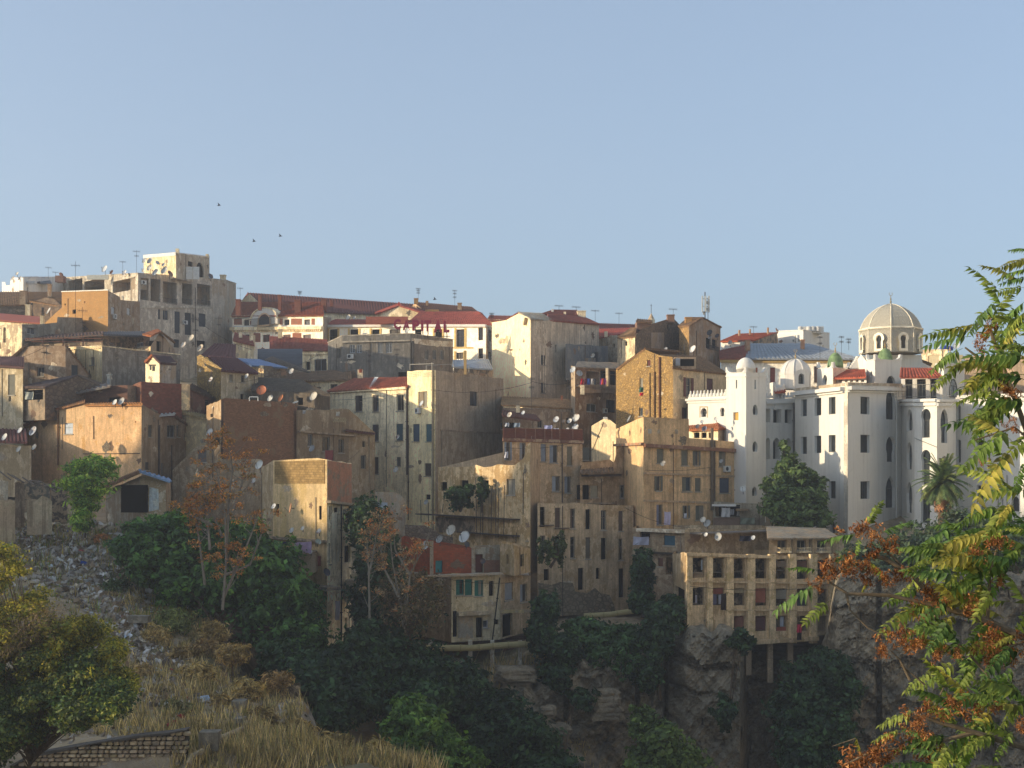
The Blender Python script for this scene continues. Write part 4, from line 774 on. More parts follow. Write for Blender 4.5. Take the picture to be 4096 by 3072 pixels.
sb.roof([(2712, 1306, 187.5), (2757, 1304, 181.5), (2812, 1271, 186.5), (2750, 1273, 198)], OLDT); sb.roof([(2887, 1310, 193), (2880, 1305, 205), (2760, 1270, 200), (2811, 1270, 186.5)], OLDT); sb.box('chimney', 2742, 2768, 1272, 1292, 187, 0.9, OCHB, 0.06); sb.rail(1, 2822, 1378, 2868, 1396, 0.25)
dishes('on the dark balcony under the cell mast', [(2838, 1330, 13, {'cn': 'black', 'col': '33363c'}), (2839, 1348, 9), (2868, 1343, 10, {'cn': 'black', 'col': '33363c'})], 184)
dishes('on the ridge before the gabled brown house', [(2770, 1395, 17, {'yaw': -55}), (2662, 1396, 9, {'cn': 'grey', 'col': '8a8c90'})], 166)
cm = empty('cell_mast', P(2822, 1280, 187), 'cell antenna mast with tall pale panels on the brown gable', 'cell mast')
mb = MB(); mb.tube([P(2820, 1280, 187), P(2820, 1168, 187)], 0.07, 6); mb.tube([P(2832, 1280, 187.5), P(2832, 1190, 187.5)], 0.05, 5)
for y in (1195, 1225, 1248): mb.tube([P(2808, y, 187), P(2838, y, 187.4)], 0.04, 4); mb.tube([P(2812, y, 186.4), P(2834, y, 187.8)], 0.04, 4)
mb.build('mast', plain('55575a'), cm)
for x, D in ((2810, 186.6), (2823, 186.2), (2836, 187.2)): boxpart(cm, 'antenna_panel', x-3, x+3, 1183, 1247, D, 0.18, plain('c9ccc8'))
for x, y, D in ((2816, 1252, 186.8), (2829, 1236, 187.0), (2828, 1210, 187.0)): boxpart(cm, 'radio_unit', x-4, x+4, y-6, y+6, D, 0.25, plain('a8aaa8'))
sh = Bld('rubble stone house with lit gable wall and cream shuttered side', [(2464, 163), (2692, 151), (2908, 163)], [1480, 1470, 1492], 1830, [stone('b8955c', 0.34, '6a5438'), plaster('b59c74', 'a08868', 0.25, 0.7)],
  {0: [('k', 2588, 1440, 2602, 1464, {'c': '5a2f2a'}), ('w', 2558, 1513, 2572, 1556, {'f': 'b5b0a0'}), ('w', 2556, 1630, 2572, 1665)], 1: [('s', 2743, 1511, 2764, 1588, {'c': '6e4038'}), ('k', 2827, 1514, 2853, 1562, {'c': '5a3836'}), ('h', 2728, 1630, 2752, 1676, {'c': '6e4038'})]}, {0: [(2500, 1446), (2580, 1398), (2640, 1422), (2690, 1428)]}, name='stone_house', dep=12, roof='none')
sh.roof([(2692, 1472, 150.6), (2912, 1496, 162.8), (2800, 1426, 170), (2640, 1418, 158)], OLDT); sh.roof([(2466, 1476, 162.5), (2580, 1394, 156.5), (2720, 1405, 172), (2560, 1470, 175)], OLDT)
lf = sh.box('loft', 2700, 2784, 1428, 1476, 152.5, 4, plaster('8d7460')); boxpart(lf, 'loft_opening_shade', 2722, 2776, 1436, 1464, 152.44, 0.05, DARK); boxpart(lf, 'loft_shutter', 2703, 2720, 1433, 1462, 152.42, 0.05, plain('a8aab0'))  # the loft opening is a flat dark panel, its inner shade painted on
sh.pipe(0, 2602, 1490, 1670, 0.05, plain('4c3a2a')); sh.pipe(0, 2622, 1486, 1670, 0.1, plain('6e5232')); sh.pipe(0, 2643, 1428, 1672, 0.12, plain('6e4a30')); sh.band(1, 2692, 1590, 2760, 1592, 0.1, 0.05, CREAM, 'string_course')
tag(cloth(2557, 1548, 2573, 1568, 155.4, '3b6a5a', 'green and white washing at the narrow stone gable window'), group=None); cloth(2559, 1569, 2572, 1583, 155.3, 'c8283c', 'small red cloth below the narrow stone gable window')
bh = Bld('brown balcony house with a line of colourful washing', [(2284, 170), (2300, 167), (2470, 178)], [1462, 1466, 1472], 1760, [plaster('9a8870'), plaster('8c7660', '6a5646', 0.5)], {1: [('o', 2345, 1486, 2396, 1535, {'deep': 2, 'm': plaster('8a6a54')}), ('o', 2402, 1482, 2428, 1535), ('o', 2440, 1484, 2466, 1540), ('w', 2346, 1614, 2386, 1648, {'f': 'b5b5b0'}), ('o', 2424, 1600, 2462, 1650)]}, dep=8)
bh.slab(1, 2304, 2470, 1540, 0.25, -0.02, 0.5, plaster('8a6a50')); bh.panel(1, 2310, 1542, 2468, 1572, plaster('866a54'), 0.5, 'balcony_front'); bh.box('pillar', 2424, 2433, 1472, 1545, 166.5, 0.4, CREAM); bh.box('pillar', 2322, 2338, 1540, 1578, 166, 0.4, CREAM); aircon(bh, 1, 2415, 1643, 'air conditioner beside barred window of the brown balcony house')
bh.roof([(2300, 1468, 166.5), (2475, 1474, 177.5), (2470, 1450, 182), (2310, 1445, 174)], plaster('7a6c60'), ribs=0)
for x0, x1, h, t in ((2322, 2334, 'a02030', 'red'), (2338, 2346, '6a2a40', 'maroon'), (2348, 2360, '3a5a9a', 'blue'), (2363, 2373, 'c8c4c0', 'white'), (2376, 2384, '4a4e54', 'grey'), (2400, 2424, '7a3a80', 'purple'), (2406, 2414, 'c8502a', 'orange')): cloth(x0, 1513, x1, 1538, 166.2 if t != 'orange' else 165.9, h, f'{t} garment on the balcony line of the brown balcony house')
dishes('at the corner of the brown balcony house', [(2290, 1478, 14, {'D': 164}), (2318, 1492, 14, {'D': 164, 'yaw': 20})], 164)
# behind the white palace
zb = Bld('pale building with a wide grey zinc roof behind the white palace', [(2884, 186), (3420, 180)], [1448, 1448], 1640, plaster('c9c6c0', 'aaa59c', 0.2, 0.8), {0: [('k', 3022, 1470, 3030, 1490, {'c': 'b5663c'}), ('k', 3256, 1465, 3272, 1530, {'c': '4a3834'}), ('k', 3080, 1470, 3100, 1530, {'c': '8a4a3c'})]}, name='zinc_roof_building', cat='building', dep=16)
zb.band(0, 2882, 1440, 3424, 1440, 0.35, 0.35, plain('b8985c')); zb.roof([(2985, 1434, 184), (3440, 1436, 179), (3235, 1376, 196), (3000, 1375, 198)], ZINC, ribs=0.6); zb.roof([(2880, 1436, 186), (2988, 1434, 184.5), (2990, 1378, 196), (2880, 1402, 192)], RED); zb.box('chimney', 2983, 3001, 1365, 1402, 190, 0.9, plaster('a06a48'), 0.06); zb.box('chimney', 3206, 3219, 1362, 1400, 190, 0.8, plaster('a06a48'), 0.06)
wr = Bld('house with orange red roof and white band behind the zinc roof', [(2884, 206), (3010, 200), (3112, 208)], [1368, 1366, 1360], 1420, [WHT, plaster('5c5c60')], {}, {1: [(3108, 1332)]}, dep=9); wr.roof([(2880, 1366, 205.5), (3012, 1362, 199.5), (3112, 1330, 210), (2950, 1336, 216)], tiles('b05a3a', '94583c'))
wr.box('chimney', 2955, 2962, 1320, 1342, 208, 0.5, BRN); wr.box('chimney', 2998, 3004, 1316, 1340, 208, 0.5, BRN); wr.box('chimney', 3070, 3076, 1310, 1336, 208, 0.5, BRN)
ww = Bld('white flat-roofed rooms with water tanks on the right skyline', [(3108, 214), (3213, 208), (3318, 220)], [1326, 1322, 1334], 1420, WHT, {0: [('o', 3170, 1358, 3176, 1368), ('o', 3192, 1356, 3198, 1368)]}, name='rooftop_rooms', cat='building', cop=WHT); ww.box('parapet_block', 3212, 3295, 1306, 1332, 212, 3, WHT)
for x, t in ((3202, 'leftmost'), (3236, 'second'), (3252, 'third'), (3272, 'rightmost')):
    mb = MB(); c = P(x, 1325, 211-(x > 3210)*0+(x > 3210)*1); mb.lathe(c, [(0.36, 0), (0.38, 0.1), (0.38, 0.62), (0.36, 0.66), (0.2, 0.74), (0.03, 0.78)], 12); o = mb.build('water_tank', plain('d2d0ca')); tag(o, f'white round water tank on the white skyline rooms, {t} of four' if t != 'leftmost' else 'tall white water tank on the white skyline rooms, leftmost of four', 'water tank', 'water tanks')
dishes('on the houses behind the zinc roof', [(2920, 1370, 10, {'D': 198}), (2968, 1374, 10, {'D': 197}), (3108, 1320, 10, {'D': 207, 'cn': 'orange', 'col': 'c08a60', 'yaw': 55})], 198)
for x0, x1, y0, y1, D, h, t in ((3685, 3790, 1402, 1600, 172, 'cdb890', 'cream flat-roofed building right of the great dome'), (3782, 4150, 1428, 1620, 168, 'c09a78', 'ochre building behind the tree right of the great dome')):
    q = Bld(t, [(x0, D), (x1, D-4)], [y0, y0], y1, plaster(h, streak=0.25), G('o', [(x0+30, x0+70)], [(1425, 1500)]) and {0: [('k', x0+28, 1420, x0+70, 1470, {'c': 'b5a888'})]}, name='flat_roof_building', cat='building', cop=plaster(h)); 
dishes('on the cream flat roof right of the great dome', [(3716, 1390, 10, {'D': 171}), (3748, 1388, 11, {'D': 171}), (3825, 1383, 15, {'D': 169})], 171)
mb = MB(); mb.lathe(P(3780, 1402, 172), [(0.5, 0), (0.55, 0.1), (0.55, 0.45), (0.3, 0.6), (0.05, 0.62)], 14); mb.lathe(P(3796, 1402, 173), [(0.45, 0), (0.5, 0.1), (0.5, 0.4), (0.3, 0.52), (0.05, 0.55)], 14); tag(mb.build('water_tank', plain('2a3f9a')), 'blue plastic water tank pair on the cream flat roof', 'water tank', 'water tanks')
for x, y0, y1, D, t in ((2236, 1222, 1244, 188, 'curved aerial on the tall yellow building roof'), (2305, 1226, 1262, 190, 'aerial on the red hip roof of the tall building'), (2381, 1240, 1290, 200, 'aerial right of the tall yellow building'), (2476, 1250, 1305, 222, 'aerial over the low dark red roof'), (2693, 1235, 1265, 190, 'broad aerial on the chimney of the stone house'), (3014, 1305, 1350, 206, 'slanted aerial on the orange red roof'), (3280, 1345, 1440, 170, 'thin mast before the zinc roof'), (3366, 1345, 1420, 176, 'leaning aerial right of the zinc roof'), (3395, 1355, 1400, 178, 'small aerial beside the green dome'), (2127, 1510, 1640, 150, 'pole with insulators before the stained wall'), (2280, 1510, 1640, 152, 'pole beside the brown balcony house')): antenna(x, y0, y1, D, t, arms=((0.06, 0.55),) if D > 180 else ((0.04, 0.3), (0.3, 0.25)))
for x, y, t in ((877, 822, 'tiny dark bird high in the sky, topmost of all'), (1017, 966, 'tiny dark bird in the sky, lower left of a pair'), (1122, 945, 'tiny dark bird in the sky, upper right of a pair'), (1740, 1198, 'dark bird flying low over the skyline aerials')):
    c = P(x, y, 190); mb = MB(); mb.tube([c+Vector((-0.22, 0, 0)), c, c+Vector((0.24, 0, 0.03))], 0.07, 6, 0.02); s2 = 1 if y < 1100 else -1
    mb.poly([c+Vector((-0.1, 0, 0.04)), c+Vector((0.12, 0, 0.04)), c+Vector((0.0, -0.3, 0.22)), c+Vector((-0.12, -0.5, 0.30))]); mb.poly([c+Vector((-0.1, 0, 0.04)), c+Vector((0.12, 0, 0.04)), c+Vector((0.0, 0.3, 0.22)), c+Vector((-0.12, 0.5, 0.30))]); tag(mb.build('bird', plain('23242a')), t, 'bird', 'birds in flight')
# ---------------------------------------------------------------- the white palace
PW = white_wash(); PG = 'd5d2cc'; RTR = tiles('b05c44', 'a05844'); GRN = tiles('7d9468', '6c8a66'); PK = dict(rag=0, frame='5a5c58', glassc='2a2f30', reveal=0.32, sill=False)
pal = empty('white_palace', P(3300, 2200, 146), 'large white Moorish palace with horseshoe windows, towers and domes', 'palace')
def pal_wing(*a, **k):
    """a wing of the palace: its walls and windows become parts of the palace"""
    return Bld('', *a, root=pal, **{**PK, **k})
def merlons(q, i, x0, x1, yb, yb1, n, h=0.75, tip=True, nm='merlon'):
    """pear-shaped battlements along a wall top"""
    f = q.faces[i]; (u0, z0), (u1, z1) = f.uz(x0, yb), f.uz(x1, yb1); s = (u1-u0)/n
    for k in range(n):
        u = u0+s*(k+0.5); z = z0+(z1-z0)*(k+0.5)/n; c = f.w(u, z, -0.16); mb = MB(); r = s*0.44
        mb.lathe(c, [(r, 0), (r*1.0, h*0.22), (r*0.8, h*0.42), (r*0.42, h*0.6), (r*0.5, h*0.72), (r*0.36, h*0.86), (r*0.06, h)], 8); mb.build(nm, PW, q.root)
def horns(q, i, x0, x1, y, D, hgt=0.55):
    """parapet swept up at both ends like horns"""
    f = q.faces[i]; (u0, z), (u1, zz) = f.uz(x0, y), f.uz(x1, y); w = u1-u0
    pr = [(0, 0), (1, 0), (1, 1), (0.93, 1.0), (0.90, 0.45), (0.82, 0.15), (0.7, 0.06), (0.3, 0.06), (0.18, 0.15), (0.10, 0.45), (0.07, 1.0), (0, 1)]
    fr = [f.w(u0+w*a, z+(zz-z)*a+b*hgt, 0.05) for a, b in pr]; bk = [f.w(u0+w*a, z+(zz-z)*a+b*hgt, -0.2) for a, b in pr]; mb = MB(); mb.poly(fr); mb.poly(bk[::-1]); n = len(pr)
    for k in range(n): j = (k+1) % n; mb.quad(fr[k], bk[k], bk[j], fr[j])
    mb.build('horned_parapet', PW, q.root)
def dome(parent, x, ytop, ybase, rx, D, mat, n=24, kind='round', drum=0.0, fin=True, name='dome'):
    c = P(x, ybase, D); R = rx/F*D; H = P(x, ytop, D).z-c.z; pr = []
    if drum: pr += [(R*0.98, -drum), (R*0.98, 0)]
    for k in range(13):
        t = math.pi/2*k/12; r = math.cos(t); z = math.sin(t)
        if kind == 'point': r = math.cos(t)**0.8 if k < 12 else 0; z = t/(math.pi/2)*0.25+math.sin(t)*0.75
        pr.append((max(R*r, 0.02), H*z))
    mb = MB(); mb.lathe(c, pr, n); d = mb.build(name, mat, parent, n > 10)
    if fin:
        m2 = MB(); t = c+Vector((0, 0, H)); m2.lathe(t, [(0.10, -0.05), (0.05, 0.1), (0.13, 0.22), (0.05, 0.34), (0.10, 0.44), (0.03, 0.52), (0.02, 0.8)], 8)
        for k in range(9):
            a0, a1 = math.radians(-60+300*k/9+0), math.radians(-60+300*(k+1)/9); cc = t+Vector((0, 0, 0.95)); g = lambda a: cc+Vector((0.17*math.cos(a+math.pi/2+math.pi*0.833-math.pi/3), 0, 0.17*math.sin(a+math.pi/2+math.pi*0.833-math.pi/3))); m2.tube([g(a0), g(a1)], 0.025, 4)
        m2.build('finial', plain('b09a70'), d)
    return d
w1 = pal_wing([(2752, 151), (2906, 146.5)], [1590, 1584], 2050, PW, {0: [('wh', 2803, 1632, 2827, 1668), ('wh', 2880, 1630, 2898, 1665)]}, dep=8)
w1.panel(0, 2798, 1626, 2832, 1672, plain('b8a888'), 0.02, 'tile_surround', pts=[(2798, 1670), (2802, 1670), (2802, 1630), (2828, 1630), (2828, 1670), (2832, 1670), (2832, 1625), (2798, 1625)]); w1.band(0, 2746, 1596, 2908, 1590, 0.22, 0.22, PW); w1.band(0, 2749, 1606, 2908, 1600, 0.2, 0.1, PW); merlons(w1, 0, 2752, 2905, 1590, 1584, 11)
tw = pal_wing([(2905, 145.5), (2984, 142.5), (3064, 147)], [1492, 1488, 1494], 2240, PW, {0: [('w', 2943, 1520, 2949, 1554), ('k', 2933, 1649, 2954, 1681, {'c': 'c8a050'})], 1: [('w', 3018, 1519, 3024, 1556), ('wh', 3011, 1618, 3031, 1659), ('wh', 3010, 1765, 3030, 1807), ('wh', 3008, 1946, 3027, 1984)]}, dep=4.5, drop=0.1)
for i, x0, x1 in ((0, 2904, 2984), (1, 2984, 3065)): horns(tw, i, x0, x1, 1491, 0); tw.band(i, x0, 1503, x1, 1503, 0.12, 0.08, PW)
d = dome(pal, 2983, 1430, 1478, 39, 145.5, PW, 12, drum=0.8, fin=False, name='tower_dome')
gl = pal_wing([(3060, 150.5), (3182, 152.5)], [1596, 1592], 2240, PW, {0: [('w', 3063, 1634, 3082, 1689), ('w', 3093, 1636, 3126, 1691), ('w', 3139, 1638, 3170, 1692), ('wp', 3063, 1750, 3080, 1836), ('wp', 3092, 1750, 3121, 1836), ('wp', 3138, 1752, 3167, 1836)]}, dep=5, reveal=0.9)
gl.band(0, 3060, 1604, 3182, 1600, 0.3, 0.3, PW); merlons(gl, 0, 3064, 3178, 1592, 1590, 8, 0.6); gl.pipe(0, 3172, 1600, 1850, 0.11, plain('77746f'))
mn = pal_wing([(3180, 150), (3376, 138), (3392, 137.6), (3606, 147.5)], [1556, 1536, 1532, 1538], 2320, PW,
  {0: G('w', [(3203, 3227)], [(1597, 1665), (1747, 1816)]) + G('w', [(3258, 3285)], [(1592, 1662), (1743, 1812), (1926, 1995)]) + G('w', [(3315, 3342)], [(1588, 1657), (1740, 1809), (1924, 1994)]) + [('wa', 3320, 2082, 3340, 2150)],
   2: G('w', [(3442, 3478)], [(1587, 1657), (1739, 1811), (1925, 1996)]) + [('wh', 3544, 1745, 3580, 1847), ('wp', 3543, 1904, 3578, 2031), ('wa', 3544, 1560, 3580, 1678), ('wa', 3548, 2086, 3574, 2150)]}, dep=10, drop=0.1)
GRYB = plaster('b5afa4', '9a938a')
for i, a, c, y0, y1 in ((0, 3176, 3378, 1556, 1534), (2, 3390, 3608, 1531, 1537)):
    mn.band(i, a, y0-2, c, y1-2, 0.28, 0.06, plaster('a89c88'), 'parapet_edge', -0.2); mn.band(i, a, y0+14, c, y1+14, 0.35, 0.45, PW); mn.band(i, a, y0+31, c, y1+31, 0.15, 0.2, PW)
mn.panel(1, 3376, 1530, 3392, 2300, GRYB, 0.04, 'corner_strip'); mn.panel(2, 3584, 1545, 3604, 2200, PW, 0.1, 'pilaster')
bay = pal_wing([(3606, 147), (3658, 140), (3748, 137), (3824, 143)], [1602, 1596, 1594, 1602], 2320, PW, {0: [('wh', 3627, 1637, 3650, 1722), ('wh', 3627, 1768, 3649, 1878), ('wh', 3626, 1928, 3649, 2052)], 1: [('wh', 3684, 1635, 3723, 1751), ('wh', 3684, 1799, 3723, 1940), ('w', 3684, 1960, 3720, 2092)], 2: [('wh', 3762, 1637, 3792, 1772), ('wh', 3762, 1822, 3792, 1940)]}, dep=9, drop=0.1)
for i, a, c in ((0, 3604, 3660), (1, 3656, 3750), (2, 3746, 3828)): bay.band(i, a, 1598, c, 1596, 0.25, 0.3, PW); bay.band(i, a, 1612, c, 1610, 0.3, 0.2, PW)
bay.pipe(1, 3660, 1752, 1788, 0.04, plain('9a968e'), 'cable', 3748)
lg = pal_wing([(3604, 149), (3770, 147), (3835, 152)], [1512, 1510, 1512], 1680, PW, {0: G('w', [(3620, 3650), (3667, 3703), (3720, 3746)], [(1516, 1594)]), 1: [('wa', 3796, 1515, 3828, 1590)]}, dep=6, reveal=0.5)
lg.roof([(3602, 1510, 144.5), (3768, 1508, 144), (3730, 1474, 147.5), (3606, 1472, 148.5)], RTR); lg.rail(0, 3608, 1546, 3824, 1594, 3.2, plain('8a8880'), 16, 'balcony_rail')
t2 = pal_wing([(3466, 152), (3500, 149), (3606, 153)], [1440, 1436, 1440], 1620, PW, {0: [('wh', 3480, 1485, 3490, 1530)], 1: [('wa', 3546, 1503, 3582, 1545)]}, dep=4, drop=0.1)
for i, a, c in ((0, 3465, 3500), (1, 3500, 3608)): horns(t2, i, a, c, 1440, 0, 0.6)
dome(pal, 3540, 1393, 1450, 31, 154, GRN, 20, drum=0.3, name='green_dome'); t3 = pal_wing([(3740, 152), (3776, 149.5), (3858, 154)], [1455, 1450, 1455], 1620, PW, {1: [('wa', 3795, 1515, 3830, 1560)]}, dep=4, drop=0.1); dome(pal, 3800, 1408, 1466, 30, 154, GRN, 20, drum=0.3, name='green_dome'); horns(t3, 1, 3776, 3860, 1455, 0, 0.5)
t4 = pal_wing([(3268, 156), (3332, 152), (3402, 157)], [1476, 1470, 1476], 1640, [PW, plaster('c9ada0', 'b59a8c', 0.2, 0.8)], {0: [('wh', 3292, 1500, 3308, 1536)]}, dep=4, drop=0.1)
for i, a, c in ((0, 3268, 3332), (1, 3332, 3402)): horns(t4, i, a, c, 1472, 0, 0.65)
dome(pal, 3341, 1410, 1468, 32, 157, GRN, 20, drum=0.4, name='green_dome')
lw = pal_wing([(3328, 153.5), (3466, 149)], [1515, 1512], 1640, PW, {0: G('w', [(3334, 3347), (3357, 3368), (3379, 3390), (3400, 3412), (3422, 3434), (3444, 3456)], [(1519, 1528)])}, dep=5); lw.roof([(3326, 1514, 152.5), (3462, 1508, 148), (3458, 1478, 152), (3385, 1482, 156)], RTR)
bw = pal_wing([(3398, 158), (3470, 154), (3690, 156), (3730, 162)], [1470, 1450, 1450, 1470], 1640, PW, {}, {0: [(3412, 1455), (3440, 1425), (3442, 1415)], 1: [(3474, 1420), (3686, 1420)]}, dep=10, drop=-0.75)
for k in range(7): y = 1424+k*7; boxpart(bw.root, 'step', 3404+(6-k)*5-4, 3470, y, y+8, 156.2-0.05*k, 1.2, PW)
# small ribbed dome with its window niche
sd2 = dome(pal, 3182, 1437, 1500, 62, 156, white_wash('ded8cf'), 10, 'point', drum=1.6, name='ribbed_dome')
c = P(3182, 1500, 156); mb = MB(); R = 62/F*156; H = P(3182, 1437, 156).z-c.z
for k in range(10):
    a = 2*math.pi*k/10; pts = []
    for j in range(13): t = math.pi/2*j/12; r = (math.cos(t)**0.8 if j < 12 else 0.01)*R; pts.append(c+Vector((r*math.cos(a), r*math.sin(a), H*(t/(math.pi/2)*0.25+math.sin(t)*0.75))))
    mb.tube(pts, 0.06, 5)
mb.build('dome_rib', PW, sd2)
ni = pal_wing([(3178, 153), (3236, 154)], [1500, 1500], 1560, PW, {0: [('wa', 3194, 1494, 3218, 1536)]}, {0: [(3180, 1490), (3190, 1481), (3206, 1477), (3222, 1481), (3233, 1490)]}, dep=2, roof='none')
sm = pal_wing([(3078, 153), (3098, 151), (3140, 153)], [1532, 1528, 1536], 1640, PW, {}, {1: [(3106, 1552), (3128, 1550), (3134, 1534)]}, dep=2, roof='none'); sm.roof([(3098, 1570, 150.5), (3142, 1568, 151), (3138, 1560, 153), (3100, 1560, 153)], RTR)
# the great carved dome: octagonal drum with horseshoe windows, pointed ribbed shell
CARV = NT('carved_stucco'); _p = CARV.wallcoord(); v1 = CARV.n('TexVoronoi'); CARV.l(CARV.mapv(_p, (2.6, 2.6, 1)), v1.inputs['Vector']); v1.inputs['Scale'].default_value = 1.0; v1.inputs['Randomness'].default_value = 0.25
wv = CARV.n('Math', operation='SINE'); sc_ = CARV.n('Math', operation='MULTIPLY'); CARV.l(v1.outputs['Distance'], sc_.inputs[0]); sc_.inputs[1].default_value = 22.0; CARV.l(sc_.outputs[0], wv.inputs[0])
_c = CARV.mix(CARV.ramp(wv.outputs[0], -0.2, 0.7), hx('b2aa98'), hx('d2ccba')); _c = CARV.mix(CARV.ramp(CARV.noise(CARV.pos(), 5, 4), 0.4, 0.65, 0, 0.35), _c, hx('8a8272')); CARV.bump(wv.outputs[0], 0.5, 0.06); CARV = CARV.fin(_c, 0.9, 0.1)
gd = dict(x=3563, D=157.0); c = P(3563, 1322, 157); R = 122/F*157; z0 = P(0, 1416, 157).z-c.z; H = P(0, 1216, 157).z-c.z; a0 = math.radians(-90-22.5+8)
pr = [(R, z0), (R, -0.12), (R*1.02, -0.10), (R*1.02, 0.0), (R*0.985, 0.06)]
for r_, h_ in ((0.955, 0.14), (0.90, 0.29), (0.82, 0.45), (0.71, 0.60), (0.57, 0.74), (0.40, 0.865), (0.20, 0.96), (0.05, 1.0)): pr.append((R*r_, H*h_))
mb = MB(); mb.lathe(c, pr, 8, a0); gdo = mb.build('great_dome', CARV, pal); mb = MB()
for k in range(8):
    a = a0+2*math.pi*k/8; mb.tube([c+Vector((r*math.cos(a), r*math.sin(a), z)) for r, z in pr], 0.045, 5)
mb.lathe(c, [(R*1.03, 0.02), (R*1.04, 0.14), (R*0.99, 0.2)], 8, a0); mb.build('dome_rib', plaster('cfc8b6', 'b5ad9a', 0.2, 0.8), gdo)
mb = MB(); mb.lathe(c+Vector((0, 0, H)), [(0.16, -0.08), (0.06, 0.1), (0.12, 0.25), (0.045, 0.4), (0.09, 0.55), (0.035, 0.7), (0.03, 0.95)], 8)
for k in range(10):
    aa, ab = math.radians(125+290*k/10), math.radians(125+290*(k+1)/10); q = c+Vector((0, 0, H+1.12)); mb.tube([q+Vector((0.18*math.cos(aa), 0, 0.18*math.sin(aa))), q+Vector((0.18*math.cos(ab), 0, 0.18*math.sin(ab)))], 0.028, 4)
mb.build('crescent_finial', plain('8f8468'), gdo)
for k in range(8):
    a, a2 = a0+2*math.pi*k/8, a0+2*math.pi*(k+1)/8; f = Face((c.x+R*math.cos(a), c.y+R*math.sin(a)), (c.x+R*math.cos(a2), c.y+R*math.sin(a2)))
    if f.n.y > 0.35: continue
    m = f.L/2; ol = outline('h', m-0.34, c.z+z0+0.25, m+0.34, c.z+z0+1.75); mb = MB(); mb.poly([f.w(*q, 0.05) for q in ol]); wo = mb.build('drum_window', glass('2c2e2e'), gdo)
    mb = MB(); ring(f, outline('h', m-0.62, c.z+z0+0.1, m+0.62, c.z+z0+2.15), 0.27, 0.02, 0.32, mb); mb.build('arch_surround', plaster('d0c9b8', 'b8b09e', 0.2, 0.8), gdo)
rw = pal_wing([(3822, 145.5), (4180, 136)], [1590, 1576], 2320, PW, {0: G('w', [(3907, 3937)], [(1633, 1708), (1760, 1828), (1942, 2006)]) + [('wa', 4046, 1985, 4076, 2046), ('wa', 3830, 1620, 3842, 1700), ('wa', 3829, 1758, 3843, 1850)]}, dep=9); rw.band(0, 3838, 1582, 4180, 1570, 0.3, 0.4, PW)
for x in (3995, 4012, 4030): rw.pipe(0, x, 1900, 2100, 0.05, plain('9a968e'))
# ---------------------------------------------------------------- middle and lower town, centre and right
lb = Bld('low cream house under a brown mossy tile roof in the centre', [(1150, 186), (1405, 180)], [1522, 1518], 1640, CREAM, {0: [('w', 1320, 1536, 1350, 1556)]}, dep=8); lb.roof([(1130, 1528, 186), (1404, 1518, 179.5), (1404, 1476, 186), (1150, 1492, 194)], tiles('8a6e54', '6a5a48'))
for i in range(22): lb.band(0, 1250+i*6.8, 1526-i*0.1, 1253.5+i*6.8, 1526-i*0.1, 0.12, 0.15, CREAM, 'dentil')
YC = plaster('d2be8c', 'b5a47c', 0.35, 0.62)
cr = Bld('cream three-storey house with red tiles and a taller corner', [(1312, 172), (1629, 160)], [1566, 1544], 2200, plaster('cfc09a', 'a89c80', 0.4, 0.62),
  {0: [('h', 1420, 1582, 1450, 1646), ('h', 1490, 1580, 1515, 1646), ('w', 1586, 1577, 1615, 1643), ('h', 1488, 1698, 1515, 1765, {'c': '4a4c56'}), ('k', 1584, 1695, 1612, 1762, {'c': '3c5a64'}), ('k', 1493, 1828, 1514, 1896, {'c': '4d4038'}), ('k', 1585, 1828, 1603, 1864, {'c': '5a5a58'}), ('o', 1424, 1700, 1444, 1708)]}, dep=10, cop=None, shut='4c4440')
cr.roof([(1308, 1566, 171.5), (1629, 1545, 159.5), (1629, 1509, 165), (1420, 1514, 175)], tiles('a05a44', '86604c')); cr.band(0, 1306, 1564, 1630, 1546, 0.3, 0.3, CREAM); cr.box('chimney', 1430, 1450, 1478, 1512, 167, 0.6, CREAM); cr.box('chimney_pot', 1436, 1448, 1476, 1490, 166.9, 0.4, plain('b5603c'))
f = [P(1475, 1556, 165.4), P(1490, 1556, 165), P(1514, 1512, 170.5), P(1500, 1512, 171)]; n = 8
for k in range(n): a, c2 = f[0].lerp(f[3], k/n), f[1].lerp(f[2], k/n); d_, e_ = f[0].lerp(f[3], (k+0.8)/n), f[1].lerp(f[2], (k+0.8)/n); mb = MB(); up = Vector((0, -0.05, 0.14)); mb.box8([a, c2, e_, d_, a+up, c2+up, e_+up, d_+up]); mb.build('roof_step', WHT, cr.root)
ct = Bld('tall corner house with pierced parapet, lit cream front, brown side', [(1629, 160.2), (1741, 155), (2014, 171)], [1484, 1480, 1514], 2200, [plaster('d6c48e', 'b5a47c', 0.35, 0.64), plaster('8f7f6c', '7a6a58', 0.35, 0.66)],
  {0: [('h', 1673, 1566, 1709, 1628, {'c': '8a7a64'}), ('k', 1651, 1696, 1678, 1765, {'c': '40566a'}), ('k', 1703, 1696, 1729, 1766, {'c': '3f6470'}), ('o', 1638, 1713, 1646, 1732), ('k', 1698, 1853, 1725, 1904, {'c': '504640'}), ('o', 1700, 1978, 1722, 1998)], 1: [('g', 1880, 1566, 1910, 1624, {'f': '4a4440'})]}, name='corner_house', cat='house', dep=12)
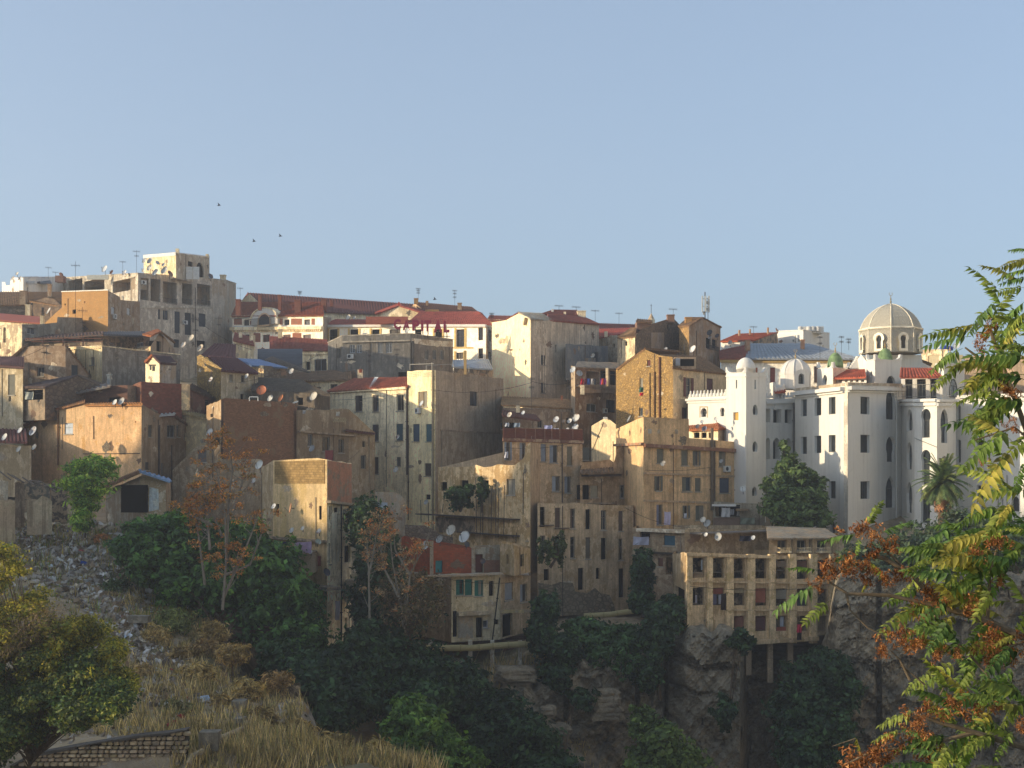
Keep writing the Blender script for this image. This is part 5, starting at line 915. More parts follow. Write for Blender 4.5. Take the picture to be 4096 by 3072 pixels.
for i, segs in ((0, ((1637, 1685), (1693, 1734))), (1, ((1776, 1816), (1826, 1878), (1888, 1944), (1952, 2006)))):
    fa = ct.faces[i]
    for x0, x1 in segs:
        for j in range(7):
            for r2 in range(3):
                u0, u1 = fa.uz(x0, 1500)[0], fa.uz(x1, 1500)[0]; u = u0+(u1-u0)*(j+0.2)/7; zt = fa.uz((x0+x1)/2, 1486+(x0-1637)*0.085 if i else 1486)[1]; mb = MB(); fbox(mb, fa, u, u+(u1-u0)/7*0.6, zt-0.10-0.18*r2-0.1, zt-0.10-0.18*r2, 0.001, 0.03); mb.build('breeze_block', plain('c9bd9c') if i == 0 else plain('a89a86'), ct.root)
ct.pipe(0, 1632, 1545, 1900, 0.11, plain('54443a')); ct.pipe(0, 1636, 1700, 2080, 0.06); ct.pipe(0, 1736, 1480, 2120, 0.13, plain('9a8c70')); ct.pipe(0, 1733, 1450, 1482, 0.1, plain('8a8478'), 'vent_pipe')
ct.band(1, 1760, 1718, 2014, 1732, 0.14, 0.18, plaster('7a6a5a'), 'ledge'); ct.panel(1, 0, 0, 0, 0, plaster('857a6a', '6e6456', 0.5, 0.6), 0.12, 'lower_wall', pts=[(1764, 1880), (2014, 1880), (2014, 1738), (1764, 1724)]); ct.box('vent_pipe', 1855, 1866, 1402, 1498, 160, 0.35, plain('c8a468'))
aircon(ct, 0, 1678, 1643, 'air conditioner on the lit cream corner house'); dishes('beside the air conditioner of the lit cream corner house', [(1685, 1613, 13, {'yaw': -55, 'wallmount': True})], 155)
dishes('on the shaded walls of the cream three-storey house', [(1590, 1747, 10, {'wallmount': True, 'D': 158}), (1583, 1878, 13, {'wallmount': True, 'D': 158}), (1704, 2008, 11, {'wallmount': True, 'D': 153})], 158)
mb = MB()
for a, c2 in (((1640, 1478, 158), (1640, 1455, 158)), ((1640, 1458, 158), (1735, 1455, 155)), ((1705, 1480, 160), (1705, 1462, 160)), ((1705, 1462, 160), (1815, 1456, 164)), ((1815, 1456, 164), (1815, 1482, 164)), ((1815, 1470, 164), (1876, 1462, 166)), ((1876, 1462, 166), (1876, 1490, 166))): mb.tube([P(*a), P(*c2)], 0.035, 4)
tag(mb.build('washing_rack', plain('a8a49a')), 'thin pale pipe railing on the corner house roof terrace', 'railing')
dp = Bld('pale blue-grey sheet roofed shed behind the corner house', [(1815, 176), (1972, 182)], [1470, 1476], 1540, plaster('5c564e'), {}, dep=5); dp.roof([(1810, 1468, 175.5), (1970, 1478, 181.5), (1950, 1438, 186), (1815, 1440, 182)], metal('9aa4ae'), ribs=0.5)
# ruin wall with lit broken top
rz = Bld('ruined wall with a broken sunlit top and empty windows', [(1752, 147), (2121, 133.5), (2160, 139)], [1868, 1768, 1776], 2300, [plaster('b89c6c', '8a7250', 0.45, 0.56), plaster('a08a6a')],
  {0: [('o', 1763, 1928, 1788, 1963), ('o', 1842, 1921, 1873, 1962), ('o', 1923, 1921, 1955, 1990), ('w', 2027, 1916, 2061, 1980)]}, {0: [(1790, 1866), (1830, 1868), (1878, 1866), (1904, 1859), (1920, 1864), (1936, 1869), (1967, 1866), (1992, 1857), (2030, 1860), (2059, 1860), (2087, 1841), (2099, 1822), (2101, 1788)]}, name='ruined_wall', cat='ruin', dep=5)
rz.slab(0, 1690, 2080, 2053, 0.12, -0.02, 0.9, plain('4a4038'), 'timber_walkway'); rz.panel(0, 1745, 2070, 1900, 2130, plaster('5d5248'), 0.03, 'recess_shade'); rz.slab(0, 1850, 2080, 2125, 0.1, -0.02, 0.7, plain('4a4038'), 'timber_walkway')  # dark panel paints the shade of a recess below the walkway
for k, (x, y0, y1) in enumerate(((1683, 2000, 2090), (1714, 2010, 2110), (1773, 2015, 2050), (1903, 1910, 2130), (1925, 2000, 2140), (1932, 1990, 2140), (1967, 1960, 2130), (1983, 1930, 2150), (1995, 1950, 2150), (2018, 1940, 2140), (2066, 2130, 2200))):
    pole('scaffold_pole', f'thin rusty scaffold pole before the ruined wall, {ORD[k]} from the left', 'pole', [(x, y0, 134), (x+random.uniform(-4, 4), y1, 134.4)], 0.035, plain('3d332c'), 'scaffold poles')
# house with brick terrace parapet
bt = Bld('brown house with brick terrace parapet and blue-grey shutters', [(2012, 138), (2330, 141.5)], [1712, 1716], 2120, plaster('a98f6c', '857055', 0.45, 0.6),
  {0: [('s', 2025, 1768, 2040, 1840, {'c': '8a94a0'}), ('h', 2078, 1770, 2103, 1838, {'c': '8a94a0'}), ('k', 2163, 1776, 2184, 1846, {'c': '8a94a0'}), ('h', 2198, 1780, 2230, 1852, {'c': '8a94a0'}), ('k', 2268, 1786, 2288, 1862, {'c': '7a7460'}), ('h', 2208, 1904, 2240, 1966, {'c': 'a0a8b0'}), ('h', 2258, 1906, 2284, 1972, {'c': '8a9098'})]}, dep=9, drop=0.9)
bt.panel(0, 0, 0, 0, 0, brick('7d4a3a', '6a4a40'), 0.06, 'brick_parapet', pts=[(2012, 1766), (2330, 1776), (2330, 1718), (2012, 1712)]); bt.band(0, 2010, 1752, 2332, 1762, 0.3, 0.2, plaster('6e4a3c'))
for x in (2060, 2102, 2140, 2178, 2206, 2238, 2290): bt.box('parapet_post', x, x+3, 1714, 1756, 137.7+(x-2012)*0.011, 0.05, brick('8a5a48'))
bt.pipe(0, 2248, 1775, 2010, 0.05); th = Bld('terrace house with a long brown tile roof and dish cluster', [(2010, 160), (2200, 164), (2460, 176)], [1630, 1636, 1680], 1800, [plaster('8a7c6e', '6a5c50'), plaster('8a7a68', '6a5c50')], {0: [('o', 2020, 1690, 2060, 1716), ('w', 2150, 1680, 2170, 1712)], 1: [('o', 2200, 1664, 2214, 1680), ('o', 2265, 1672, 2280, 1695)]}, dep=8)
th.roof([(2005, 1620, 160), (2320, 1636, 170), (2270, 1598, 176), (2010, 1586, 172)], tiles('a0805a', '7c664c')); th.roof([(2320, 1634, 170), (2440, 1690, 175), (2420, 1682, 182), (2275, 1600, 177)], tiles('8a5040', '6c4c40')); th.roof([(2010, 1662, 154), (2160, 1682, 157), (2140, 1660, 160), (2012, 1640, 160)], tiles('6e4a40', '5a4a44'))
th.box('chimney', 2064, 2080, 1622, 1650, 158, 0.5, CREAM); th.box('chimney_pot', 2243, 2252, 1582, 1600, 168, 0.4, plain('b5704a'))
dishes('on the brick-parapet terrace', [(2037, 1658, 12, {'cn': 'peeling', 'rust': 0.3}), (2092, 1650, 9), (2224, 1677, 14), (2254, 1684, 9, {'cn': 'rusty', 'col': '9a8470', 'rust': 0.5}), (2278, 1683, 11), (2303, 1670, 18), (2300, 1708, 16), (2268, 1718, 10, {'cn': 'grey', 'col': '9a9ca0'})], 144)
for x0, x1, y0, y1, h, t in ((2020, 2036, 1690, 1706, 'b8bcc4', 'pale'), (2055, 2080, 1690, 1708, '8a98a4', 'blue-grey'), (2176, 2208, 1700, 1722, 'a8acd0', 'lilac'), (2212, 2234, 1712, 1724, 'c8c8d4', 'white')): cloth(x0, y0, x1, y1, 141, h, f'{t} sheet drying on the terrace with brick parapet')
cloth(2018, 1806, 2032, 1832, 137.6, 'c8c6cc', 'white shirt hanging at the first shuttered window beside the corner house')
# ruined house between and the gabled lit piece
rg = Bld('grey gabled wall with a sunlit right slope in the centre', [(2366, 158), (2464, 152)], [1704, 1722], 2050, plaster('b8a47c', '9a8c74', 0.3, 0.66), {0: [('k', 2328, 1790, 2360, 1840)]}, {0: [(2385, 1692), (2423, 1671), (2440, 1680), (2464, 1698)]}, dep=7)
rg.box('chimney_cap', 2414, 2430, 1668, 1676, 153.5, 0.4, WHT); rg.pipe(0, 2416, 1690, 1800, 0.03, plain('3c3632'), 'cable', 2372)
rh = Bld('half collapsed house with sagging tile roof and torn windows', [(2320, 139.5), (2532, 143.5)], [1880, 1905], 2060, plaster('a08868', '7c6c58', 0.5, 0.55), {0: [('o', 2330, 1940, 2360, 1998), ('k', 2362, 1942, 2392, 1990, {'c': '9a9684'}), ('h', 2478, 1940, 2498, 1992, {'c': '8a8a84'})]}, {0: [(2330, 1850), (2440, 1838), (2455, 1850), (2470, 1800), (2500, 1770), (2520, 1830)]}, name='ruined_house', cat='ruin', dep=6)
rh.roof([(2322, 1894, 138), (2458, 1890, 140), (2440, 1850, 144), (2326, 1852, 143)], tiles('7d6a54', '665844')); rh.slab(0, 2325, 2456, 1896, 0.25, -0.02, 1.2, plain('3c342e'), 'eaves'); rh.slab(0, 2300, 2440, 2012, 0.15, -0.02, 0.8, plaster('6e685c'), 'ledge')
# tall tenement with slit windows
xs6 = ((2160, 2180), (2220, 2241), (2281, 2300), (2342, 2362), (2404, 2425), (2474, 2492))
tt = Bld('tall narrow-windowed tenement rising from the cliff edge', [(2150, 133), (2534, 138.5)], [2012, 2022], 2470, plaster('a98f6c', '857055', 0.45, 0.6),
  {0: [('okhowk'[i], a, 2028+(a-2160)*0.05, c, 2108+(a-2160)*0.05, {'deep': 0.5, 'c': '5c4a40'}) for i, (a, c) in enumerate(xs6)] + [('howkoh'[i], a, 2142+(a-2160)*0.04, c, 2228+(a-2160)*0.04, {'deep': 0.5, 'c': '6a6254'}) for i, (a, c) in enumerate(xs6)] + [('o', 2475, 2274, 2496, 2390, {'deep': 0.5}), ('o', 2312, 2272, 2334, 2360), ('o', 2384, 2272, 2399, 2316), ('o', 2175, 2276, 2196, 2322)]}, {0: [(2250, 2016), (2300, 2010), (2400, 2020)]}, name='tenement', cat='building', dep=8)
tt.panel(0, 0, 0, 0, 0, stone('978a74', 0.5, '5a5244'), 0.05, 'bared_masonry', pts=[(2152, 2460), (2462, 2462), (2456, 2420), (2436, 2380), (2400, 2372), (2380, 2352), (2348, 2372), (2300, 2366), (2290, 2332), (2240, 2328), (2205, 2340), (2152, 2330)])
for k, (x, y) in enumerate(((2160, 2100), (2222, 2112))): tt.slab(0, x-4, x+50, y, 0.08, -0.02, 0.3, plain('5a4c40'), 'broken_sill')
# orange facade
ORG = plaster('b8915c', '9a7a56', 0.5, 0.66)
of = Bld('orange ochre house with cornice, shutters and a thick drainpipe', [(2464, 146), (2574, 136), (2946, 144.5)], [1716, 1668, 1768], 2180, [plaster('c49c60', 'a5865a', 0.3, 0.7), ORG],
  {1: [('k', 2627, 1796, 2655, 1853), ('k', 2725, 1801, 2752, 1862), ('s', 2778, 1804, 2794, 1862), ('h', 2876, 1806, 2904, 1866), ('s', 2625, 1904, 2642, 1964), ('h', 2728, 1908, 2766, 1966), ('k', 2780, 1912, 2804, 1966), ('k', 2878, 1912, 2918, 1972, {'c': '4a5260', 'f': 'b5a890'}), ('h', 2626, 2018, 2650, 2100, {'c': '7a7a90'}), ('s', 2737, 2022, 2752, 2072), ('h', 2782, 2022, 2818, 2080)]}, {0: [(2500, 1700), (2550, 1676)], 1: [(2755, 1676), (2756, 1752)]}, shut='6e6c60', dep=11, drop=2.5)
of.band(1, 2573, 1774, 2946, 1796, 0.35, 0.35, plaster('8a6450', '6a4a3c')); of.band(0, 2464, 1776, 2575, 1770, 0.25, 0.3, plaster('a5663c')); of.band(1, 2574, 1888, 2944, 1902, 0.2, 0.1, plaster('a58460'), 'string_course'); of.band(1, 2574, 1998, 2944, 2010, 0.2, 0.1, plaster('a58460'), 'string_course')
of.pipe(1, 2843, 1712, 2040, 0.15, plain('6e6050')); of.pipe(1, 2855, 1760, 2040, 0.09, plain('6a5c4c')); of.pipe(1, 2938, 1800, 2040, 0.06, plain('7a5a44')); of.panel(1, 2592, 1716, 2606, 1734, plain('b0a898'), 0.01, 'patch')
for x0, x1 in ((2630, 2640), (2700, 2712)): of.panel(1, x0, 1718, x1, 1735, plaster('9a8c78'), 0.012, 'patch')
tr = Bld('small terrace room with a broken orange tile roof by the palace', [(2756, 148), (2872, 145), (2946, 150)], [1722, 1716, 1722], 1830, [CREAM, plaster('8a7868')], {0: G('o', [(2776, 2798), (2806, 2826), (2834, 2852)], [(1730, 1752)])}, dep=6); tr.roof([(2752, 1720, 147.5), (2874, 1716, 144.5), (2866, 1686, 149), (2760, 1690, 154)], tiles('a8663e', 'b09a80')); tr.roof([(2874, 1716, 144.5), (2950, 1718, 150), (2930, 1704, 153), (2864, 1682, 149)], tiles('a05a38'))
dishes('on the broken orange tile roof by the palace', [(2790, 1705, 10, {'cn': 'dark', 'col': '4a4c58'}), (2817, 1714, 12, {'cn': 'grey', 'col': '8a90a0'}), (2808, 1686, 8), (2864, 1674, 9)], 144)
dishes('on the wall of the orange ochre house', [(2652, 1853, 12, {'wallmount': True, 'D': 135.5}), (2885, 1844, 9, {'wallmount': True, 'D': 142})], 136); dish(2515, 1674, 16, 142, 'dish seen edge-on beside the pipes of the rubble stone house', col='8a8c8a', yaw=-80)
aircon(of, 1, 2902, 1875, 'air conditioner on the orange ochre house beside the drainpipe'); dish(2972, 1954, 14, 140, 'white satellite dish beside the base of the white tower', yaw=-20)
cloth(2657, 2046, 2682, 2100, 137, 'c0b4c4', 'pale lilac flowered sheet on the orange ochre house'); cloth(2736, 2052, 2746, 2072, 138.6, 'd0d0d4', 'small white towel at an open shutter of the orange ochre house')
# lower terraces between orange house and stilt tenement
lt = Bld('cluttered low terrace with sheets and awnings above the stilt tenement', [(2530, 132), (2740, 128), (3070, 134)], [2112, 2118, 2112], 2440, [plaster('8a7860', '6c5c4c'), plaster('a08c6c', '7c6c58')], {0: [('o', 2560, 2124, 2600, 2150), ('k', 2655, 2142, 2700, 2182, {'c': '33586a'}), ('o', 2600, 2150, 2640, 2180), ('k', 2632, 2232, 2652, 2266, {'c': '6a4638'}), ('o', 2662, 2230, 2710, 2300, {'deep': 1.2, 'm': plaster('5c564c')})]}, dep=6)
lt.slab(1, 2760, 3075, 2130, 0.12, -0.02, 1.6, metal('77726a', 0.7, 0.3), 'awning'); lt.slab(0, 2560, 2740, 2112, 0.3, -0.02, 0.6, plaster('a8a090'), 'ledge'); lt.slab(0, 2610, 2735, 2206, 0.15, -0.02, 0.5, plain('3a342e'), 'ledge')
for x0, x1, y0, y1, D, h, t in ((2533, 2595, 2146, 2180, 130.5, 'a8a8b8', 'pale grey-blue tarpaulin on the low terrace'), (2886, 2920, 2030, 2068, 141, 'c8c4c0', 'white sheet on the tower side balcony line'), (2922, 2936, 2036, 2060, 141.5, 'c0c0c4', 'second white sheet on the tower side balcony line'), (2948, 2962, 2044, 2064, 141.8, 'd0c8c0', 'small white cloth on the tower side balcony line'), (2974, 2998, 2042, 2066, 141.8, '6a9ac8', 'light blue cloth on the tower side balcony line'), (2962, 3018, 2070, 2096, 140, '7a8070', 'grey-green patterned rug on the balcony below the tower'), (2958, 3002, 2142, 2165, 125, '20222e', 'dark blue tarpaulin over the stilt tenement terrace')): cloth(x0, y0, x1, y1, D, h, t)
br2 = Bld('cluttered balcony house at the foot of the white tower', [(2852, 142), (3060, 141)], [2006, 2014], 2220, plaster('8a8272', '6c6458'), {0: [('o', 2862, 2024, 2900, 2066), ('o', 2905, 2020, 2960, 2066, {'deep': 1.5}), ('o', 2960, 2112, 3020, 2140)]}, dep=4); br2.slab(0, 2850, 2945, 2016, 0.2, -0.02, 1.0, WHT, 'awning'); br2.slab(0, 2945, 2996, 2034, 0.2, -0.02, 1.3, tiles('8a7458'), 'canopy'); br2.panel(0, 2855, 2070, 2960, 2100, brick('8a6a5a'), 0.3, 'balcony_front'); br2.rail(0, 2960, 2070, 3024, 2096, 0.4)
dishes('on the low roof above the stilt tenement', [(2812, 2078, 13), (2828, 2092, 16), (2823, 2138, 9, {'D': 122}), (2872, 2146, 17, {'D': 122, 'el': 10}), (3012, 2150, 10, {'D': 122})], 130)
# stilt tenement
ST = plaster('b3976c', '8a7558', 0.5, 0.6)
cols = ((2771, 2818), (2848, 2895), (2933, 2978), (3019, 3065), (3101, 3147), (3185, 3230), (3267, 3310))
st = Bld('long balcony tenement on concrete stilts over the gorge', [(2690, 124), (2740, 117.5), (3375, 124)], [2216, 2208, 2232], 2574, [plaster('9a8464', '7a6850'), ST],
  {0: [('o', 2700, 2350, 2738, 2400)], 1: [('o', a, 2231+(a-2771)*0.018, c, 2311+(a-2771)*0.014, {'deep': 1.3, 'm': plaster('4e4842')}) for a, c in cols] + [('o', a, 2350+(a-2771)*0.012, c, 2421+(a-2771)*0.008, {'deep': 1.0, 'm': plaster('5c5046')}) for a, c in cols] + [('o', a, 2463, c, 2525, {'deep': 0.8, 'm': plaster('54483e')}) for a, c in cols[2:]] + [('o', 3332, 2470, 3352, 2530)]}, name='stilt_tenement', cat='building', dep=9, reveal=0.3, drop=0.9)
for a, c in ((2742, 2764), (2822, 2845), (2900, 2928), (2984, 3014), (3070, 3096), (3152, 3180), (3235, 3262), (3316, 3330)): st.panel(1, a, 2216, c, 2572, plaster('bfa272', '94805c', 0.5, 0.6), 0.28, 'pilaster')
st.band(1, 2738, 2212, 3080, 2222, 0.22, 0.4, ST); st.band(1, 2738, 2322, 3375, 2332, 0.12, 0.3, ST, 'string_course'); st.band(1, 2900, 2436, 3375, 2440, 0.12, 0.3, ST, 'string_course'); st.slab(1, 2980, 3260, 2560, 0.35, -0.02, 0.6, ST, 'floor_slab')
for a, c, y0, y1, h in ((2849, 2893, 2352, 2376, '8a4a3a'), (2935, 2976, 2354, 2372, 'a09070'), (3020, 3063, 2354, 2410, '9a5a44'), (3102, 3146, 2358, 2396, '8a8474'), (3104, 3145, 2508, 2532, '9a5440'), (3103, 3146, 2243, 2268, '7a6a58'), (3186, 3229, 2244, 2270, '6a4a3c'), (2772, 2816, 2288, 2312, '9a8468'), (2772, 2790, 2380, 2412, 'a8a0a8'), (2850, 2868, 2378, 2418, '6a6880'), (2872, 2890, 2378, 2416, 'b8b8c0'), (2802, 2812, 2240, 2280, 'b4bcc0'), (3118, 3136, 2466, 2506, 'b8bcc4'), (2936, 2976, 2466, 2524, '7a5040'), (3020, 3062, 2466, 2520, '5c3a38'), (3186, 3226, 2380, 2424, '2c3040')): st.panel(1, a+1, y0, c-1, y1, plain(h), -0.34, 'infill_panel') if False else boxpart(st.root, 'infill_panel', a+2, c-2, y0, y1, 117.5+(a-2740)*0.01024+0.42, 0.06, plain(h))
for x, y1, t in ((2995, 2700, 'leftmost'), (3081, 2730, 'middle'), (3162, 2660, 'rightmost')): boxpart(st.root, 'stilt', x-11, x+11, 2572, y1, 118.3+(x-2740)*0.0102, 0.5, plaster('a89272'))
cloth(3190, 2500, 3206, 2560, 120.6, '2a2428', 'dark cloth hanging from the stilt tenement'); cloth(3188, 2496, 3206, 2530, 120.4, 'b8304a', 'red cloth hanging low on the stilt tenement'); cloth(2884, 2372, 2904, 2440, 118.2, '3a302c', 'brown rug hanging over the second floor edge of the stilt tenement')
at = Bld('attic floor with little balustrade balconies on the stilt tenement', [(3075, 123.5), (3376, 127)], [2150, 2146], 2246, plaster('a8906c', '84725a'), {0: G('w', [(3110, 3146), (3188, 3225), (3268, 3304)], [(2160, 2200)])}, dep=7, roof='none'); at.roof([(3070, 2152, 122.5), (3360, 2150, 126.4), (3300, 2112, 131), (3066, 2104, 130)], plaster('7d776e'), ribs=0)
for x in (3104, 3182, 3262): at.slab(0, x, x+48, 2206, 0.1, -0.02, 0.6, CREAM); at.rail(0, x+2, 2190, x+46, 2206, 0.55, CREAM, 7, 'balustrade'); at.pipe(0, x+62, 2150, 2240, 0.07, plain('8a7a60'))
# red brick house on posts
rb = Bld('house on posts with red brick upper floor and teal shutters', [(1640, 125), (1806, 119), (2002, 121), (2122, 127)], [2296, 2292, 2298, 2302], 2570, [plaster('8a7254', '6c5c48'), plaster('a89a78', '8a7c62', 0.4, 0.6), plaster('a08868', '80705a')],
  {1: [('h', 1824, 2318, 1856, 2380, {'c': '1f6a60', 'f': '2a7a70'}), ('k', 1860, 2317, 1889, 2381, {'c': '1f6a60', 'f': '2a7a70'}), ('h', 1898, 2321, 1933, 2384, {'c': '1f6a60', 'f': '2a7a70'}), ('o', 1956, 2324, 1974, 2384), ('o', 1811, 2444, 1829, 2548), ('o', 1904, 2470, 1930, 2550), ('w', 1932, 2481, 1953, 2512, {'f': 'b8b8c0'}), ('o', 1978, 2478, 1994, 2498)], 2: [('k', 2019, 2331, 2052, 2400, {'c': '8a9098'}), ('h', 2080, 2336, 2108, 2408, {'c': '8a9098'}), ('o', 2010, 2454, 2050, 2546), ('o', 2064, 2456, 2114, 2550)]}, dep=7, drop=0.05)
rb.panel(1, 1832, 2462, 1892, 2552, plaster('7d7a72'), 0.03, 'grey_infill'); rb.slab(1, 1700, 1998, 2300, 0.16, -0.02, 0.8, plaster('8e867a')); rb.slab(1, 1826, 1964, 2448, 0.3, -0.02, 0.5, plaster('a89c80'), 'ledge'); rb.box('floor_edge', 1990, 2124, 2440, 2452, 121, 0.3, plaster('b09450')); rb.pipe(1, 1998, 2310, 2560, 0.05, plain('2a2624'), 'cable', 1968)
ru = Bld('red hollow-brick wall with a small teal door', [(1606, 128), (1724, 121), (1888, 122.5)], [2150, 2168, 2194], 2300, brick('b05c3e', '8a6450', 0.3, 0.2), {1: [('d', 1742, 2242, 1771, 2291, {'c': '3c8a8c', 'f': '3c7a7c'})]}, {1: [(1790, 2182), (1830, 2192)]}, name='brick_wall', cat='wall', dep=3, roof='none'); ru.box('concrete_column', 1719, 1733, 2165, 2298, 120.7, 0.3, plaster('9a8a78')); ru.box('concrete_column', 1886, 1897, 2190, 2300, 122.4, 0.3, plaster('a09484'))
rp = Bld('grey rendered terrace wall with rusty red door on the posts house', [(1898, 123), (2002, 124)], [2190, 2186], 2302, plaster('8f8a7c', '7c6a58'), {0: [('d', 1902, 2217, 1932, 2290, {'c': '6a3a30', 'f': '5a3a30'})]}, dep=3); rp.panel(0, 1936, 2240, 1998, 2296, brick('94583e'), 0.04, 'brick_infill')
rt = Bld('small brown tower room on the posts house', [(2000, 122.5), (2056, 120.5), (2122, 125)], [2172, 2180, 2196], 2304, plaster('a48a64', '84704e'), {0: [('o', 2026, 2218, 2034, 2256)], 1: [('o', 2082, 2216, 2096, 2266)]}, name='tower_room', cat='house', dep=4)
for x, y1, t in ((1881, 2694, 0), (1969, 2696, 0), (2080, 2668, 0), (1722, 2700, 0)): boxpart(rb.root, 'post', x-8, x+8, 2562, y1, 118.5, 0.35, plaster('a8a49a'))
ub = Bld('brick undercroft wall below the posts house', [(1690, 124), (2120, 126)], [2566, 2560], 2720, brick('7a5a48', '8a7a68', 0.35, 0.2, '6c655c', 0.55), {0: [('o', 1850, 2590, 1880, 2690, {'deep': 1.5}), ('o', 1930, 2590, 1966, 2690, {'deep': 1.5})]}, name='undercroft', cat='wall', dep=3)
def bigpipe(label, pts, r, D): 
    root = empty('sewer_pipe', P(pts[0][0], pts[0][1], D), label, 'pipe'); mb = MB(); v = [P(x, y, D) for x, y in pts]; mb.tube(v, r, 12); mb.build('pipe_run', plain('b0a070'), root)
    for a in range(1, len(v)):
        for t in (0.25, 0.75): c = v[a-1].lerp(v[a], t); d = (v[a]-v[a-1]).normalized()*0.06; mb = MB(); mb.tube([c-d, c+d], r*1.15, 12); mb.build('joint_collar', plain('a09060'), root)
bigpipe('big tan pipe slung under the posts house', [(1700, 2592), (1890, 2592), (2000, 2582), (2136, 2574)], 0.27, 118.0); bigpipe('tan pipe along the foot of the tall tenement', [(2336, 2464), (2440, 2458), (2556, 2440)], 0.25, 128)
dishes('on the red brick wall of the posts house', [(1700, 2180, 20), (1757, 2156, 17), (1803, 2119, 23), (1856, 2146, 26), (1868, 2176, 13, {'cn': 'dark grey', 'col': '4a4c52', 'yaw': 30}), (1931, 2244, 12, {'cn': 'dark grey', 'col': '3c3e44', 'yaw': 10})], 119.5)
sw = Bld('rubble garden wall stepping down beside the posts house', [(1620, 133), (1812, 130)], [2100, 2150], 2240, stone('8a7c6c', 0.4), {}, {0: [(1700, 2102), (1735, 2118), (1760, 2138)]}, name='garden_wall', cat='wall', dep=1, roof='none'); gs = Bld('grey shed wall with a blue-white panel in the dark trees', [(1500, 138), (1622, 134)], [1968, 2000], 2180, plaster('8a8278'), {}, {0: [(1590, 1970)]}, dep=4); gs.panel(0, 1500, 2010, 1550, 2064, metal('b8c4d0'), 0.03, 'blue_panel')

def cable(label, a, b, sag):
    p, q = P(*a), P(*b); mb = MB(); mb.tube([p.lerp(q, t/10)-Vector((0, 0, sag*4*(t/10)*(1-t/10))) for t in range(11)], 0.018, 4); tag(mb.build('cable', plain('26221f')), label, 'cable', 'overhead cables')
for lb_, a, b, sg_ in (('cable from the tall bracketed pole to the little gabled shed', (330, 1300, 158), (610, 1440, 148), 0.5), ('cable over the brown gabled house at left', (176, 1385, 150), (330, 1310, 158), 0.4), ('cable from the cross-arm pole toward the left edge', (176, 1390, 150), (-40, 1450, 150), 0.4), ('cable above the dark rounded tile roof', (955, 1530, 148), (1272, 1420, 166), 0.5), ('cable across the shaded pale yellow wall', (2127, 1530, 150), (1740, 1560, 154), 0.6), ('cable between insulator pole and balcony house', (2127, 1525, 150), (2280, 1530, 152), 0.3), ('cable along the brick parapet house front', (2020, 1790, 137), (2300, 1770, 140), 0.3), ('cable across the orange ochre house', (2580, 1880, 135.6), (2850, 1868, 141), 0.2), ('cable along the posts house terrace', (1720, 2300, 118), (2050, 2330, 119), 0.3), ('cable across the stilt tenement third floor', (2760, 2345, 116.8), (3240, 2352, 121.4), 0.25), ('cable from tenement top to the low terrace', (2500, 2030, 137), (2760, 2110, 127), 0.4), ('cable across the lit cream house front', (1330, 1600, 170), (1625, 1570, 159), 0.2), ('cable from narrow tower house to lattice house', (1300, 1860, 114), (1440, 1800, 150), 0.5), ('cable before the big grey block', (783, 1275, 165), (1010, 1400, 165), 0.5)): cable(lb_, a, b, sg_)
# ---------------------------------------------------------------- left quarter, upper to lower
cn = Bld('dark canopied shed with rusty beams under the ochre brick wall', [(86, 170), (410, 163), (600, 172)], [1368, 1345, 1345], 1480, [plaster('4e4640'), plaster('5a504a')], {}, dep=7); cn.roof([(100, 1360, 168), (412, 1338, 161), (408, 1326, 168), (110, 1345, 176)], metal('4a3c34', 0.8, 0.5), ribs=0.6); cn.roof([(412, 1338, 161), (600, 1345, 168), (575, 1326, 176), (412, 1328, 168)], metal('4c5058', 0.7), ribs=0.5)
for y in (1355, 1368, 1386): cn.box('beam', 100+ (y-1355)*2, 410, y-3, y, 161.5, 0.15, plain('8a5a44'))
for x in (168, 250, 330): cn.box('post', x, x+4, 1350, 1420, 161.3, 0.15, plain('6a4c3c'))
ys = Bld('yellow rendered wall with a grey side and four-pane window', [(4, 172), (88, 168), (330, 178)], [1300, 1296, 1272], 1480, [plaster('c9b98c'), plaster('7c7a74', '66625c')], {1: [('w', 108, 1310, 142, 1337, {'f': 'b8b4ac'})]}, {1: [(150, 1298), (228, 1290), (230, 1268), (300, 1270)]}, dep=7, sill=False); ys.pipe(0, 20, 1310, 1370, 0.1, plain('6a5848'))
lg2 = Bld('lit cream scaffolded house with a toothed eave', [(268, 160), (408, 154), (720, 168)], [1392, 1386, 1420], 1560, [plaster('cdbb8c', 'b0a07c'), plaster('857a70', '6a625a', 0.6)], {0: [('w', 361, 1428, 378, 1460)]}, dep=8, cop=CREAM)
for x in (305, 345, 376): lg2.pipe(0, x, 1400, 1480, 0.03, plain('5a4a3c'), 'scaffold_tube')
for i in range(18): lg2.band(0, 282+i*6.8, 1397-i*0.4, 286+i*6.8, 1397-i*0.4, 0.12, 0.12, CREAM, 'dentil')
pg = Bld('brown gabled shed with an orange tiled roof by the dark canopy', [(520, 168), (602, 162), (700, 170)], [1390, 1385, 1400], 1480, [plaster('c8a870'), plaster('8a7464')], {1: [('o', 626, 1365, 645, 1410)], 0: [('w', 550, 1370, 575, 1388)]}, {1: [(640, 1328)]}, dep=6, roof='none'); pg.roof([(570, 1338, 162), (604, 1344, 160.5), (642, 1325, 163), (630, 1318, 170)], tiles('a0603c')); pg.roof([(700, 1372, 170), (690, 1360, 176), (632, 1318, 172), (642, 1326, 163)], OLDT)
